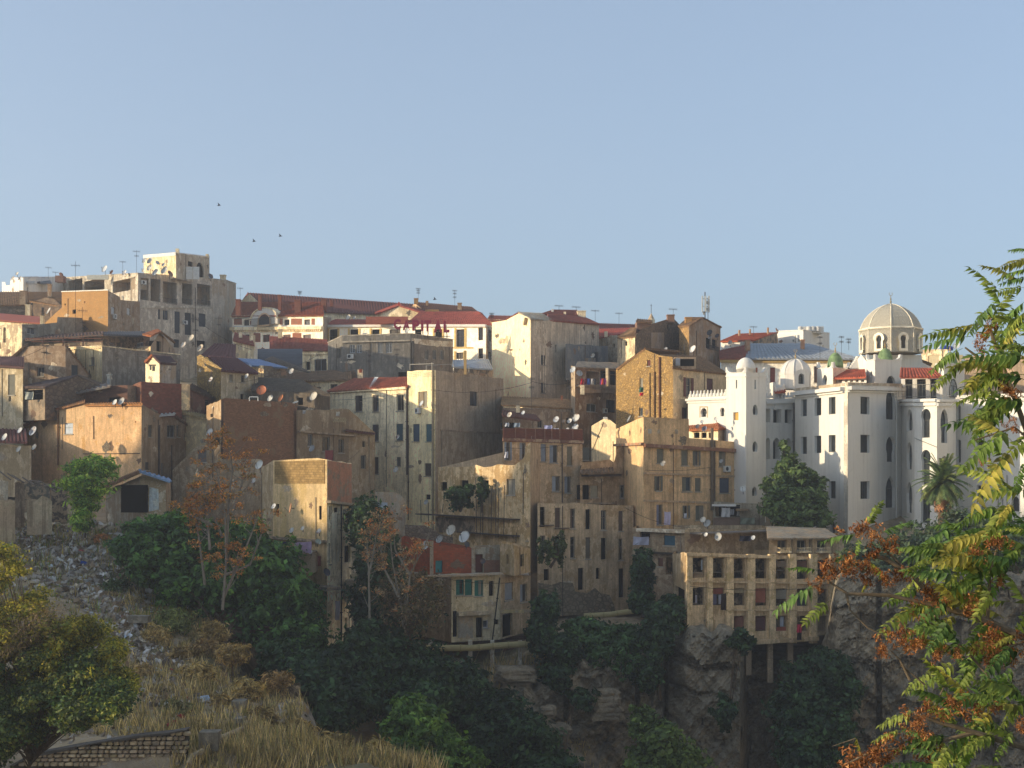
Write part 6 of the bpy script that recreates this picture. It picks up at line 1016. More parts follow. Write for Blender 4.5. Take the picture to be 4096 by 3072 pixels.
gh = Bld('brown gabled house with two dark windows in shade at left', [(50, 152), (262, 149), (352, 152)], [1426, 1384, 1498], 1620, plaster('8a7460', '6e5c4c', 0.4), {0: [('w', 148, 1469, 176, 1506)], 1: [('k', 286, 1460, 313, 1504, {'c': '3e444a'})]}, {0: [(90, 1390), (130, 1384)]}, dep=9, roof='none'); gh.roof([(48, 1428, 151.5), (98, 1384, 151), (110, 1376, 158), (60, 1420, 159)], OLDT); gh.roof([(262, 1382, 149), (354, 1498, 152), (350, 1490, 160), (265, 1376, 158)], OLDT); gh.panel(1, 0, 0, 0, 0, plaster('c49c5c'), 0.012, 'lit_patch', pts=[(262, 1418), (262, 1394), (240, 1394)]) if False else None
mr = Bld('small house with a dark maroon lean-to roof at left edge', [(-60, 146), (92, 142)], [1466, 1466], 1760, plaster('a89a7c', '8a7c64'), {0: [('k', 32, 1498, 60, 1580, {'c': '6a685c'}), ('o', 34, 1586, 44, 1606)]}, dep=5); mr.roof([(-60, 1458, 145), (94, 1470, 141.5), (94, 1428, 147), (-60, 1424, 152)], metal('5a3530', 0.8))
po = Bld('lean-to porch with a sagging tile roof and white screen', [(84, 143), (180, 140), (400, 146)], [1555, 1555, 1545], 1680, [plaster('7a6c5c'), stone('7c6c5c', 0.5)], {0: [('o', 92, 1560, 172, 1600, {'deep': 1.5})]}, {1: [(310, 1505)]}, dep=6); po.roof([(82, 1548, 142.5), (180, 1548, 139.5), (312, 1502, 146), (250, 1510, 152)], tiles('5a4a44', '6a6a70')); po.roof([(400, 1546, 146), (420, 1540, 152), (318, 1500, 152), (312, 1503, 146)], tiles('6a5a4c'))
cloth(99, 1566, 134, 1598, 140.6, 'b8b8a8', 'pale cloth screen under the sagging porch roof'); bs = Bld('brown brick sheds with low grey roofs behind the ochre house', [(160, 147), (510, 142), (560, 144)], [1560, 1540, 1545], 1720, [brick('7c5c4c', '6a564c', 0.3, 0.2), plaster('7a6858')], {0: [('o', 290, 1575, 312, 1600), ('o', 432, 1590, 478, 1606)]}, dep=6); bs.roof([(150, 1600, 145.5), (440, 1545, 141.5), (420, 1536, 147), (180, 1580, 151)], metal('7a7670', 0.7, 0.4), ribs=0.7); bs.box('vent_stack', 428, 440, 1502, 1546, 146, 0.4, plain('8e9290'), 0.06)
ws = Bld('little lit shed with a pointed tile gable and a dark sign', [(582, 150), (638, 147.5), (704, 151)], [1448, 1448, 1450], 1545, [plaster('d8cba4', 'c0b48c', 0.2, 0.8), plaster('8f8a86')], {}, {0: [(610, 1424)]}, dep=6, roof='none'); ws.roof([(580, 1452, 149.5), (578, 1447, 152), (608, 1418, 152), (610, 1422, 148.5)], tiles('b56a42'), ribs=0.25); ws.roof([(641, 1452, 147), (706, 1458, 151), (680, 1426, 155), (610, 1421, 148.5)], tiles('5a4240', '4a4044'))
ws.panel(0, 596, 1458, 624, 1463, plain('2a2624'), 0.03, 'sign_bar'); ws.panel(0, 600, 1462, 606, 1480, plain('2a2624'), 0.03, 'sign_bar'); ws.panel(0, 610, 1464, 620, 1484, plain('2a2624'), 0.03, 'sign_bar'); dish(671, 1474, 13, 146, 'narrow lit satellite dish on the little gabled shed', col='c8c4b4', yaw=-72, wallmount=True)
rk = Bld('dark red hollow-brick house with a lit ochre pillar', [(500, 146), (565, 142), (728, 145)], [1552, 1526, 1536], 1720, [brick('8a5e4c', '75604f', 0.3, 0.2), brick('8c5444', '785a4c', 0.3, 0.2)], {}, dep=6); rk.box('pillar', 726, 753, 1538, 1640, 143, 0.8, plaster('c8a868')); rk2 = Bld('shaded red brick gable behind the lit ochre pillar', [(752, 148), (862, 153)], [1546, 1594], 1700, brick('805848', '6c5448', 0.3, 0.2), {0: [('o', 820, 1600, 840, 1640)]}, dep=5); rk2.roof([(750, 1548, 147.5), (866, 1596, 152.5), (870, 1586, 158), (770, 1536, 154)], tiles('5c5048'))
mh = Bld('pale house under a smooth maroon roof with dishes', [(788, 158), (884, 151), (1032, 158)], [1425, 1488, 1494], 1700, [stone('b8985c', 0.45), plaster('a89a80', '8a7e6a')], {1: [('w', 917, 1497, 933, 1526), ('w', 964, 1500, 981, 1530), ('o', 962, 1576, 978, 1598)]}, {0: [(800, 1418), (830, 1430), (860, 1458)]}, dep=8); mh.roof([(884, 1482, 150.5), (1034, 1494, 157.5), (942, 1432, 166), (836, 1424, 158)], plain('5c3a3a', 0.85, 0.1), ribs=0.6); mh.roof([(790, 1424, 157.5), (806, 1420, 156), (888, 1474, 150), (884, 1486, 150.6)], stone('c4a468', 0.4), ribs=0, name='stone_verge')
mh2 = Bld('second maroon roof higher up with grey side slope', [(800, 172), (930, 176)], [1425, 1428], 1520, plaster('8a8074'), {}, dep=8); mh2.roof([(800, 1428, 171), (938, 1432, 175), (940, 1378, 184), (860, 1375, 182)], plain('64403e', 0.85, 0.1), ribs=0.6)
bl = Bld('stone shed with a blue corrugated sheet roof', [(955, 168), (1055, 163), (1150, 168)], [1460, 1462, 1470], 1560, [plaster('c8ad70'), stone('7c7468', 0.5)], {}, dep=7); bl.roof([(950, 1436, 169), (1008, 1462, 163.5), (1150, 1472, 166), (1040, 1440, 174)], metal('6a86b0', 0.5), ribs=0.5); bl.roof([(1060, 1440, 172), (1240, 1490, 170), (1200, 1470, 176), (1090, 1428, 180)], tiles('6c6258', '5c564e'))
dv = Bld('low house with a dark rounded tile roof in the centre left', [(1005, 154), (1260, 148), (1320, 152)], [1560, 1575, 1568], 1760, plaster('5c5248', '4a443c'), {0: [('o', 1190, 1590, 1212, 1620)]}, dep=8); dv.roof([(1004, 1560, 153.5), (1318, 1580, 148), (1200, 1520, 158), (1024, 1510, 162)], tiles('5e5448', '4c463c')); 
mb = MB(); v = [P(1062, 1470, 186), P(1062, 1398, 186), P(1210, 1400, 182), P(1210, 1470, 182)]
for k in range(9):
    t = k/8*math.pi/2
    for a, D0 in ((1030, 184), (1210, 180)): mb.v.append(P(a, 1470-75*math.sin(t), D0+6*(1-math.cos(t))))
for k in range(8): mb.f.append((2*k, 2*k+1, 2*k+3, 2*k+2))
for k in range(8): mb.f.append((2*k, 2*k+2, 2*k+2)) if False else None
tag(mb.build('barrel_roof', metal('3c4048', 0.7)), 'dark grey curved sheet roof below the red tiled annexe', 'roof')
dishes('on the roofs around the maroon roofed house', [(842, 1517, 11, {'D': 148}), (986, 1503, 11, {'D': 150}), (1165, 1484, 13, {'D': 158})], 150)
# big brown brick wall with dishes on top
bb = Bld('large windowless brown brick house with dishes on the roof edge', [(826, 143), (884, 137), (1188, 145)], [1622, 1598, 1612], 1900, [plaster('a08868', '8a7258'), brick('966e52', '7c6450', 0.25, 0.11, '8a7258', 0.56)], {0: [('o', 842, 1655, 852, 1668), ('k', 858, 1745, 880, 1800, {'c': '4a4640'})]}, {1: [(900, 1592)]}, dep=8); bb.pipe(1, 886, 1600, 1860, 0.1, plain('4a3830'))
for x0, x1 in ((1040, 1080), (1086, 1128), (1134, 1176)): bb.box('skylight_pane', x0, x1, 1616, 1634, 139.4+(x0-884)*0.026, 0.2, glass('8a9694', 0.3))
dishes('on the brown brick house roof edge', [(1045, 1560, 22, {'cn': 'orange rusted', 'col': 'a8603c', 'yaw': -10, 'rust': 0.3}), (1080, 1592, 15), (1122, 1592, 16, {'cn': 'orange', 'col': 'c8783c', 'yaw': -50}), (1182, 1608, 13, {'cn': 'flat lying', 'el': 65}), (1253, 1584, 20)], 139)
o = MB(); 
for a, c2 in (((998, 1588), (1032, 1588)), ((998, 1588), (998, 1604)), ((1032, 1588), (1032, 1604))): o.tube([P(a[0], a[1], 138), P(c2[0], c2[1], 138)], 0.05, 4)
tag(o.build('window_frame', plain('d0d0cc')), 'white empty frame standing on the brown brick roof', 'frame')
lr2 = Bld('brown house with lattice parapet and lean-to tile roof', [(1186, 144.5), (1395, 151), (1500, 156)], [1640, 1636, 1728], 2000, [plaster('86765f', '6c5e4e', 0.45), plaster('92826a', '7a6a56', 0.4)], {0: [('w', 1231, 1736, 1250, 1786, {'f': '9a9a98'}), ('w', 1288, 1746, 1320, 1806), ('w', 1354, 1756, 1376, 1812)], 1: [('o', 1450, 1765, 1461, 1788), ('g', 1443, 1820, 1464, 1876)]}, dep=7)
lr2.roof([(1385, 1722, 150), (1500, 1735, 155), (1470, 1722, 160), (1392, 1690, 157)], plain('6a4640', 0.85)); lr2.band(0, 1190, 1722, 1420, 1740, 0.18, 0.3, plaster('7a6a58'), 'eaves')
for i in range(8):
    for j in range(3): lr2.box('lattice_block', 1332+i*6.6+(j % 2)*3.3, 1336+i*6.6+(j % 2)*3.3, 1671+j*7, 1675+j*7, 148.8, 0.1, plain('c8b890'))
cloth(1300, 1800, 1332, 1866, 147.2, '9a5450', 'faded red cloth over the balcony of the lattice parapet house'); dish(1247, 1793, 15, 143.5, 'grey satellite dish below the windows of the lattice parapet house', wallmount=True, col='a8a8a8')
cloth(1210, 1640, 1222, 1655, 144, 'b8b4b0', 'white garment on the lattice parapet terrace'); cloth(1344, 1646, 1358, 1664, 148.5, 'c8c0b0', 'pale garment beside the lattice parapet')
# ochre house
oc = Bld('ochre plastered house, broad blank wall half in sun', [(95, 146), (238, 141), (341, 138.5), (566, 134), (655, 141), (770, 147)], [1702, 1632, 1612, 1618, 1664, 1680], 2060, [plaster('b8905c', 'a07c50', 0.3, 0.68), plaster('b8905c', 'a07c50', 0.3, 0.68), plaster('c0925a', 'a88458', 0.3, 0.64), plaster('86735c', '6e5e4c', 0.4), plaster('8a7660', '6e5e4c', 0.4)],
  {1: [('k', 258, 1692, 292, 1736, {'c': 'c4ccd4', 'f': '6a5a48'})], 2: [('o', 545-4, 1684, 549-4, 1691)], 3: [('k', 592, 1700, 608, 1748, {'c': '5a5850'}), ('k', 581, 1848, 596, 1880, {'c': '4c4844'}), ('g', 644, 1852, 662-8, 1900)], 4: [('w', 668, 1700, 700, 1750, {'f': '8a8a84'}), ('o', 738, 1732, 746, 1764), ('w', 706, 1700, 718, 1748)]}, {0: [(155, 1674), (196, 1660), (198, 1645)]}, dep=9)
oc.roof([(92, 1704, 145.5), (200, 1656, 142.2), (205, 1650, 148), (100, 1696, 152)], tiles('a8683e')); oc.roof([(194, 1646, 142), (236, 1632, 140.6), (240, 1628, 146), (200, 1640, 148)], tiles('a8683e')); oc.roof([(240, 1632, 140.5), (338, 1606, 138), (338, 1600, 144), (246, 1626, 146)], tiles('9a7050')); oc.roof([(338, 1619, 138.2), (568, 1618, 133.6), (560, 1612, 139), (345, 1612, 144)], tiles('b07a48'), ribs=0.4); oc.pipe(1, 236, 1632, 1860, 0.1, plain('7a5c40')); oc.band(2, 335, 1814, 560, 1812, 0.07, 0.08, plain('4a3c2c'), 'ledge'); oc.roof([(612, 1664, 139), (700, 1656, 141), (690, 1650, 147), (620, 1654, 146)], metal('a8acac', 0.6), ribs=0.5); oc.roof([(702, 1668, 143), (770, 1712, 146.5), (772, 1700, 152), (730, 1655, 151)], tiles('7a6048')); oc.pipe(4, 684, 1780, 1910, 0.06); oc.pipe(3, 634, 1700, 1900, 0.07)
lw2 = Bld('low shaded plaster wall with dishes left of the ochre house', [(-60, 140), (125, 136)], [1776, 1782], 1990, plaster('9a8464', '7c6c54'), {}, dep=6); lw2.roof([(-60, 1766, 139), (106, 1770, 136), (100, 1712, 143), (-60, 1704, 147)], metal('5c2f2c', 0.8), ribs=0.6); dishes('along the low wall left of the ochre house', [(17, 1747, 16), (78, 1721, 14), (130, 1723, 21), (74, 1795, 14), (136, 1787, 14)], 134)
dishes('on the tiled eave of the ochre house', [(458, 1608, 13), (485, 1604, 17)], 135); dishes('between ochre house and brown brick wall', [(838, 1728, 17, {'wallmount': True})], 138)
cl = Bld('cream cottage corner lit between brick pillar and brown brick wall', [(726, 146), (832, 144)], [1648, 1680], 1900, plaster('cdb880', 'a8987a'), {}, dep=5); cl.roof([(722, 1650, 145.5), (832, 1676, 143.5), (830, 1662, 149), (735, 1636, 151)], tiles('b09a6c')); pw = Bld('shaded plaster house behind the bare tree', [(690, 138), (1045, 132)], [1880, 1836], 2200, plaster('8a7860', '6c5c4a', 0.5), {0: [('k', 790, 1800, 826, 1848, {'c': '6a6460'})]}, {0: [(790, 1782), (880, 1780), (882, 1836)]}, dep=6)
# narrow tower house
nt_ = Bld('tall narrow tower house with a pale slit-windowed end', [(1048, 124), (1092, 121), (1308, 114.5), (1406, 119)], [1870, 1842, 1838, 1852], 2700, [plaster('9a8668', '7c6c54'), plaster('b2955f', '94805a', 0.4, 0.6), plaster('d6caae', 'a89a7e', 0.5, 0.58)],
  {1: [('o', 1052+50, 2016, 1076+40, 2062), ('o', 1104, 2012, 1148, 2104, {'deep': 0.8})], 2: [('o', 1317, 2024, 1329, 2078), ('o', 1336, 2030, 1357, 2050), ('o', 1349, 2056, 1358, 2112), ('o', 1373, 2036, 1384, 2100), ('o', 1394, 2042, 1400, 2092), ('k', 1315, 2172, 1323, 2256), ('o', 1345, 2176, 1354, 2246), ('o', 1378, 2182, 1402, 2250, {'deep': 0.5}), ('o', 1380, 2470, 1388, 2540), ('o', 1394, 2470, 1400, 2530), ('o', 1326, 2350, 1334, 2400), ('o', 1346, 2350, 1356, 2400)]}, {1: [(1270, 1832)]}, name='tower_house', cat='house', dep=7)
nt_.panel(1, 1100, 1842, 1298, 1932, brick('a88a5a', '6e5c40', 0.4, 0.2), 0.05, 'block_masonry', pts=[(1100, 1934), (1300, 1934), (1300, 1840), (1100, 1846)]); nt_.panel(2, 1310, 1850, 1404, 1998, plaster('7c6858', '8a6250', 0.4, 0.52), 0.06, 'dark_upper_wall', pts=[(1310, 2000), (1404, 2012), (1404, 1856), (1310, 1842)]); nt_.band(2, 1306, 2002, 1408, 2014, 0.2, 0.4, plaster('8a8070'), 'ledge'); nt_.pipe(2, 1362, 2010, 2560, 0.06, plain('2c2826')); nt_.slab(1, 1060, 1308, 2142, 0.2, -0.02, 0.4, plaster('6a5e50'), 'ledge')
nt_.box('balcony_box', 1380, 1437, 2322, 2408, 116.5, 2, plaster('8d8878')); nt_.slab(1, 1250, 1360, 2334, 0.25, -0.02, 1.2, plaster('5c564e'), 'balcony_slab'); nt_.box('lower_annex', 1168, 1262, 2215, 2290, 114, 2.5, plaster('8c7a5e')); nt_.box('annex_roof', 1165, 1255, 2208, 2216, 113.8, 3, plaster('5c544a')); boxpart(nt_.root, 'shutter_panel', 1262, 1294, 2224, 2264, 115.2, 0.1, plain('7a3a30'))
dishes('on the wall of the tall narrow tower house', [(1036, 1858, 20, {'D': 120}), (1013, 1922, 13, {'D': 120}), (1094, 2024, 12, {'D': 117, 'wallmount': True}), (1160, 2032, 22, {'D': 113.5, 'yaw': -74, 'el': 10, 'cn': 'edge-on rusty', 'col': 'b0805a', 'wallmount': True}), (1166, 2120, 12, {'D': 115}), (1210, 2112, 10, {'D': 115}), (1275, 2124, 12, {'D': 114}), (1273, 2166, 13, {'D': 113.5, 'cn': 'greenish', 'col': 'a8b0a0', 'yaw': 30}), (1243, 2208, 9, {'D': 112.8}), (1308, 2288, 17, {'D': 112.5, 'cn': 'dark', 'col': '3a3c44', 'yaw': 45})], 116)
cloth(1176, 2166, 1246, 2212, 112.6, 'a890a8', 'pink-lilac sheet drying beside the narrow tower house'); cloth(1340, 2402, 1360, 2480, 114, 'c0b0b0', 'red and white towel on the narrow tower house'); cloth(1118, 2164, 1158, 2182, 113.5, '2a3048', 'dark blue cloth beside the pink-lilac sheet')
# broken walls and small shed above the rubble
ru2 = Bld('tumbledown shed with blue sheet roof and black doorway', [(424, 128), (560, 121), (664, 121), (684, 124)], [1960, 1905, 1930, 1932], 2140, [plaster('7a7264', '6a5c4c'), plaster('a8a090', '8c7a60', 0.4, 0.5), plaster('8a6a48')], {1: [('o', 570, 1942, 592, 2050)]}, {1: [(580, 1900)]}, name='shed', cat='shed', dep=6)
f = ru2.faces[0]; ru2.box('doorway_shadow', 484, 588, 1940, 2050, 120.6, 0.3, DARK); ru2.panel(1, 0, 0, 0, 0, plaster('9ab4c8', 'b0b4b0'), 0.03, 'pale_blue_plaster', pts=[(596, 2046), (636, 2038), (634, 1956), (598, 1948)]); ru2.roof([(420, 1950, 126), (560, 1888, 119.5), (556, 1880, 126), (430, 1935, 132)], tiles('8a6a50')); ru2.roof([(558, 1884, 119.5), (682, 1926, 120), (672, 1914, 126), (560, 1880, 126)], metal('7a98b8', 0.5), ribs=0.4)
for k, (x0, x1, y0, y1, D, h) in enumerate(((-40, 32, 1915, 2000, 116, 'a8a090'), (-40, 60, 1998, 2110, 113, '9a8868'), (60, 98, 1930, 2050, 118, '7a6450'), (108, 208, 1995, 2080, 115, '9a8a72'), (98, 200, 1925, 1990, 121, '5c5a54'), (205, 270, 1930, 2030, 122, '504844'))):
    q = Bld(('white crumbling wall stub at the left edge', 'tan crumbling wall block at the left edge', 'brown broken pier beside the left edge ruins', 'pale broken wall with rubble heap below it', 'dark grey recess wall of the ruin at left', 'dark timber wall of the ruin at left')[k], [(x0, D), (x1, D+1.0)], [y0, y0+10], y1+60, plaster(h, streak=0.6), {}, {0: [(x0+(x1-x0)*t, y0+random.uniform(-14, 16)) for t in (0.2, 0.4, 0.6, 0.8)]}, name='ruined_wall', cat='ruin', group='broken walls above the rubble', dep=1.2, roof='none')
for k in range(9):
    x = 20+k*30+random.uniform(-10, 10); y = 1870+k*9; pole('fallen_beam', f'fallen grey roof beam in the ruins, {ORD[k]} from the left', 'beam', [(x-22, y+16+random.uniform(-10, 10), 119.5), (x+26, y+34+random.uniform(-16, 16), 118)], 0.07, plain('6a5c4e'), 'fallen roof beams', 5)
# ---------------------------------------------------------------- rocks
def outcrop(label, x, y0, y1, wpx, D, seed, h='9a8e7d', cat='rock'):
    """bedded limestone: one rough body, ledges and joints cut into it"""
    rg = random.Random(seed); w = wpx/F*D/2; top = P(x, y0, D).z; bot = P(x, y1, D).z-1.0; cx = P(x, y0, D).x; m, n = 40, max(14, int((top-bot)/0.16)); vs = []; fs = []
    ph = [rg.uniform(0, 6.28) for _ in range(6)]; led = {}; z = bot; lv = []
    while z < top: t = rg.uniform(0.35, 1.0); lv.append((z, rg.uniform(0.72, 1.12), rg.uniform(-.35, .35), rg.uniform(0, 6.28))); z += t
    for i in range(n+1):
        t = i/n; z = bot+(top-bot)*t; k = max(j for j in range(len(lv)) if lv[j][0] <= z+1e-6); edge = min(abs(z-lv[k][0]), abs(z-(lv[k+1][0] if k+1 < len(lv) else top+9))); r0 = lv[k][1]*(0.90 if edge < 0.09 else 1.0)
        cap = 1.0 if t < 0.9 else max(0.02, math.sqrt(max(0, 1-((t-0.9)/0.1)**2)))*0.9+0.1*(1-(t-0.9)/0.1)
        for q in range(m):
            a = 2*math.pi*q/m; c_, s_ = math.cos(a), math.sin(a); bx = abs(c_)**0.3*(1 if c_ > 0 else -1); by = abs(s_)**0.3*(1 if s_ > 0 else -1)
            jt = 0.86 if (math.sin(a*5+lv[k][3])+math.sin(a*8+lv[k][3]*2)) > 1.45 else 1.0
            r = w*r0*jt*cap*(1+0.10*math.sin(3*a+ph[0]+z*0.5)+0.07*math.sin(7*a+ph[1]-z*1.1)+0.10*rg.uniform(-1, 1)+0.14*math.sin(z*0.9+ph[2])+0.08*wob(a*3, z*3, 1.0))
            vs.append((cx+bx*r+lv[k][2]*w*0.4, D+1.3+by*r*0.8, z+0.05*rg.uniform(-1, 1)))
    for i in range(n):
        for q in range(m): j = (q+1) % m; fs.append((i*m+q, i*m+j, i*m+m+j, i*m+m+q))
    fs.append(tuple(n*m+q for q in range(m))); o = mk('rock_outcrop', vs, fs, rockmat(h)); tag(o, label, cat, 'limestone outcrops')
for k, (t, x, y0, y1, w, D) in enumerate((('big rounded bedded boulder under the posts house', 2065, 2670, 2790, 165, 113), ('pale broken rock ledge left of the big boulder', 1960, 2800, 2880, 130, 110), ('upright rock pillar below the big boulder', 2195, 2830, 3000, 60, 108), ('pale rock knob beside the bare cliff patch', 2430, 2760, 2840, 120, 113), ('small rock head in the dark bushes', 2590, 2620, 2680, 40, 114), ('tan weathered rock slab left in the gorge', 2230, 2900, 3080, 90, 107.5))): outcrop(t, x, y0, y1, w, D, k+3, h='a3967f' if k % 3 else 'b0a086')
# ---------------------------------------------------------------- the gullied slope: rubble, dry grass, pipe, walls
def scatter(name, n, region, size, mats, seed, kind, tall=False, squash=0.6):
    rg = np.random.default_rng(seed); V = []; Fc = []; MI = []; c = 0
    while c < n:
        x, D = rg.uniform(*region[0]), rg.uniform(*region[1])
        if not region[2](x, D): continue
        z = ground_z(x, D); X = (x-HX)/F*D; z += 0.22*wob(X, D, 0.55)+0.08*wob(X, D, 1.9); s = size*(0.35+rg.random()**4*3.4); b = len(V); c += 1
        if tall:
            for k in range(9):
                a = rg.uniform(0, 6.28); L = s*rg.uniform(0.6, 1.3); q = np.array([X+rg.normal()*s*0.35, D+rg.normal()*s*0.35, z-0.03]); d = np.array([math.cos(a)*0.45, math.sin(a)*0.45, 1.0])*L; w = np.array([-math.sin(a), math.cos(a), 0])*0.035; b = len(V); V += [q-w, q+w, q+d*0.6+w*0.7+np.array([0, 0, 0]), q+d]; Fc.append((b, b+1, b+2, b+3)); MI.append(rg.integers(0, len(mats)))
        else:
            R = rg.normal(size=(3, 3)); R /= np.linalg.norm(R, axis=1)[:, None]; e = s*np.array([1, rg.uniform(0.4, 1), squash*rg.uniform(0.4, 1)]); cs = [np.array([X, D, z+0.05])+R[0]*e[0]*i+R[1]*e[1]*j+R[2]*e[2]*k for k in (-.5, .5) for i, j in ((-.5, -.5), (.5, -.5), (.5, .5), (-.5, .5))]; V += cs; Fc += [tuple(b+i for i in q) for q in ((3, 2, 1, 0), (4, 5, 6, 7), (0, 1, 5, 4), (1, 2, 6, 5), (2, 3, 7, 6), (3, 0, 4, 7))]; m = rg.integers(0, len(mats)); MI += [m]*6
    o = mk(name, V, Fc, mats, None, False, MI); return tag(o, kind='stuff')
def ruby(D): return np.interp(D, [70, 84, 95, 105, 115, 124], [760, 680, 600, 400, 230, 120])
RM = [plain('c4c0b8'), plain('9c9286'), plain('80766a'), plain('b0a69a'), plain('b4a68c'), plain('c8c4bc'), plain('6a6056'), plain('8a7458'), plain('7c6a52'), plain('948a7c'), plain('8a7862')]
tag(scatter('rubble', 9500, ((-200, 900), (82, 125), lambda x, D: abs(x-ruby(D)) < 60+random.random()*(210 if D > 104 else 90)), 0.15, RM, 11, 'stuff'), 'tipped rubble and rubbish down the left slope', 'rubble')
tag(scatter('debris', 2600, ((-200, 760), (104, 127), lambda x, D: True), 0.2, RM, 14, 'stuff'), 'scattered debris among the left ruins', 'debris')
tag(scatter('litter', 260, ((-100, 900), (78, 124), lambda x, D: abs(x-ruby(D)) < 150), 0.14, [plain('d8dce0'), plain('a8b8c8'), plain('3a5aa8'), plain('a83a3a'), plain('c8d0d0')], 12, 'stuff'), 'bright plastic litter on the rubble slope', 'litter')
GM = [leaf('a08c6a', '7c6c52', tr=0.3), leaf('8a785a', '6a5c44', tr=0.3), leaf('ac9874', '8a785a', tr=0.3), leaf('7a7250', '5c5a40', tr=0.3)]
tag(scatter('dry_grass', 2900, ((380, 1230), (70, 108), lambda x, D: x > ruby(D)+30+random.random()*120 and x < 1215-max(0, D-88)*16 and wob(x*0.05, D*0.6, 1.0) > random.random()*1.3-0.25), 0.24, GM, 21, 'stuff', True), 'dry tan grass over the gullied slope', 'grass')
tag(scatter('dry_grass', 2600, ((700, 1800), (71, 80), lambda x, D: D < 79-(x-700)*0.004 and D > 71.5 and wob(x*0.05, D, 1.0) > random.random()-0.8), 0.3, GM, 22, 'stuff', True), 'dry tan grass along the bottom path edge', 'grass')
tag(scatter('weeds', 900, ((-100, 800), (100, 126), lambda x, D: random.random() < 0.6), 0.3, [leaf('5a6a34', '3c4a28'), leaf('8a7a48', '6a5c38')], 23, 'stuff', True), 'low green weeds among the left ruins', 'weeds')
tag(scatter('dry_grass', 1500, ((1950, 2560), (104, 121), lambda x, D: random.random() < 0.5), 0.5, GM, 24, 'stuff', True), 'dry grass tufts on the gorge cliff ledges', 'grass')
for k, (x, y, s, t, h) in enumerate(((690, 2490, 80, 'round olive green bush beside the rubble stream', '6a7040/4a5230'), (410, 2160, 30, 'small rusty dry bush above the rubble', 'a07048/6e4c34'), (470, 2360, 60, 'low dark green bush on the rubble slope', '3f5030/2c3a26'), (620, 2550, 60, 'dry tan bush at the slope middle', 'a08a5c/7a6844'), (790, 2700, 70, 'large dry tan bush right of the rubbish', 'a08a5c/7a6844'), (1110, 2730, 60, 'dry brown bush on the slope shoulder', '9a7c54/6e5a3c'), (930, 2620, 60, 'dry brown bush near the slope edge', '9a8054/70603e'), (560, 2700, 60, 'dry brown bush left of the rubbish fall', '96805a/6e5c40'), (700, 2850, 60, 'dull green bush above the stone wall', '6a6844/4c4c32'), (1000, 2760, 60, 'tan bush behind the concrete block', 'a48c5c/7a6a46'), (860, 2530, 55, 'dry bush in the upper slope grass', '8e7a52/665638'), (720, 2620, 50, 'dry bush left in the slope grass', '8a744e/625236'), (900, 2820, 55, 'dry bush left of the slope pipe pier', '907a50/6a583a'), (620, 2790, 50, 'grey-brown bush above the stone wall middle', '7c6c50/584c38'), (1050, 2880, 60, 'dry bush right of the slope pipe', '8c7850/645438'), (1200, 2920, 60, 'dry bush on the lower slope nose', '8a7448/625434'), (1330, 2985, 70, 'dry bush on the path edge, left of its pair', '907c50/6a5a3a'), (1500, 3010, 70, 'dry bush on the path edge, right of its pair', '8a784c/645638'), (820, 2600, 50, 'brown thorn bush in mid slope', '806a4a/5a4a34'))):
    D = float(np.interp(y, [2090, 2200, 2400, 2600, 2700, 2800, 2990], [124, 117, 105, 96, 89, 84, 75])); b = P(x, y+s, D); root = empty('bush', b, t, 'bush', 'bushes on the slope'); leafcloud('foliage', [(x, y, s, s*0.75, D, s/F*D)], 2200, 0.17, [leaf(*h.split('/'), tr=0.2)], root, 300+k, aspect=0.25, shell=0.3, clump=25); mb = MB(); mb.tube([b-Vector((0, 0, .4)), P(x, y, D)], 0.07, 5, 0.03); mb.build('stem', bark('6a5844'), root)
tag(scatter('dry_grass', 1500, ((250, 800), (75, 92), lambda x, D: wob(x*0.05, D, 0.8) > random.random()-0.7), 0.28, GM, 25, 'stuff', True), 'dry grass above the stone wall', 'grass')
tag(scatter('gravel', 2600, ((200, 1250), (73.5, 92), lambda x, D: True), 0.09, RM, 26, 'stuff'), 'small stones over the lower slope', 'gravel')
# stone retaining wall bottom left, stones laid one by one
sw_ = empty('stone_wall', P(400, 3050, 71), 'coursed rubble retaining wall with grey coping at the bottom left', 'wall'); rg = random.Random(9)
mb = MB(); A, B2 = P(40, 3200, 71.3), P(748, 3200, 73.3); tops = [(40, 3062), (120, 3020), (300, 2985), (450, 2960), (560, 2942), (680, 2930), (748, 2918)]
def wall_top(x): return float(np.interp(x, [t[0] for t in tops], [t[1] for t in tops]))
core = [P(x, y+6, 71.3+(x-40)*0.0028+0.25) for x, y in tops]; corb = [P(x, 3250, 71.3+(x-40)*0.0028+0.25) for x, y in tops]; mb.poly(corb+core[::-1]); bk = [v+Vector((0, 0.6, 0)) for v in core]
for i in range(len(core)-1): mb.quad(core[i], core[i+1], bk[i+1], bk[i])
mb.quad(core[-1], corb[-1], corb[-1]+Vector((0, 0.6, 0)), bk[-1]); mb.build('mortar_core', plain('4a4238', 0.95, 0.05), sw_)
variants = []
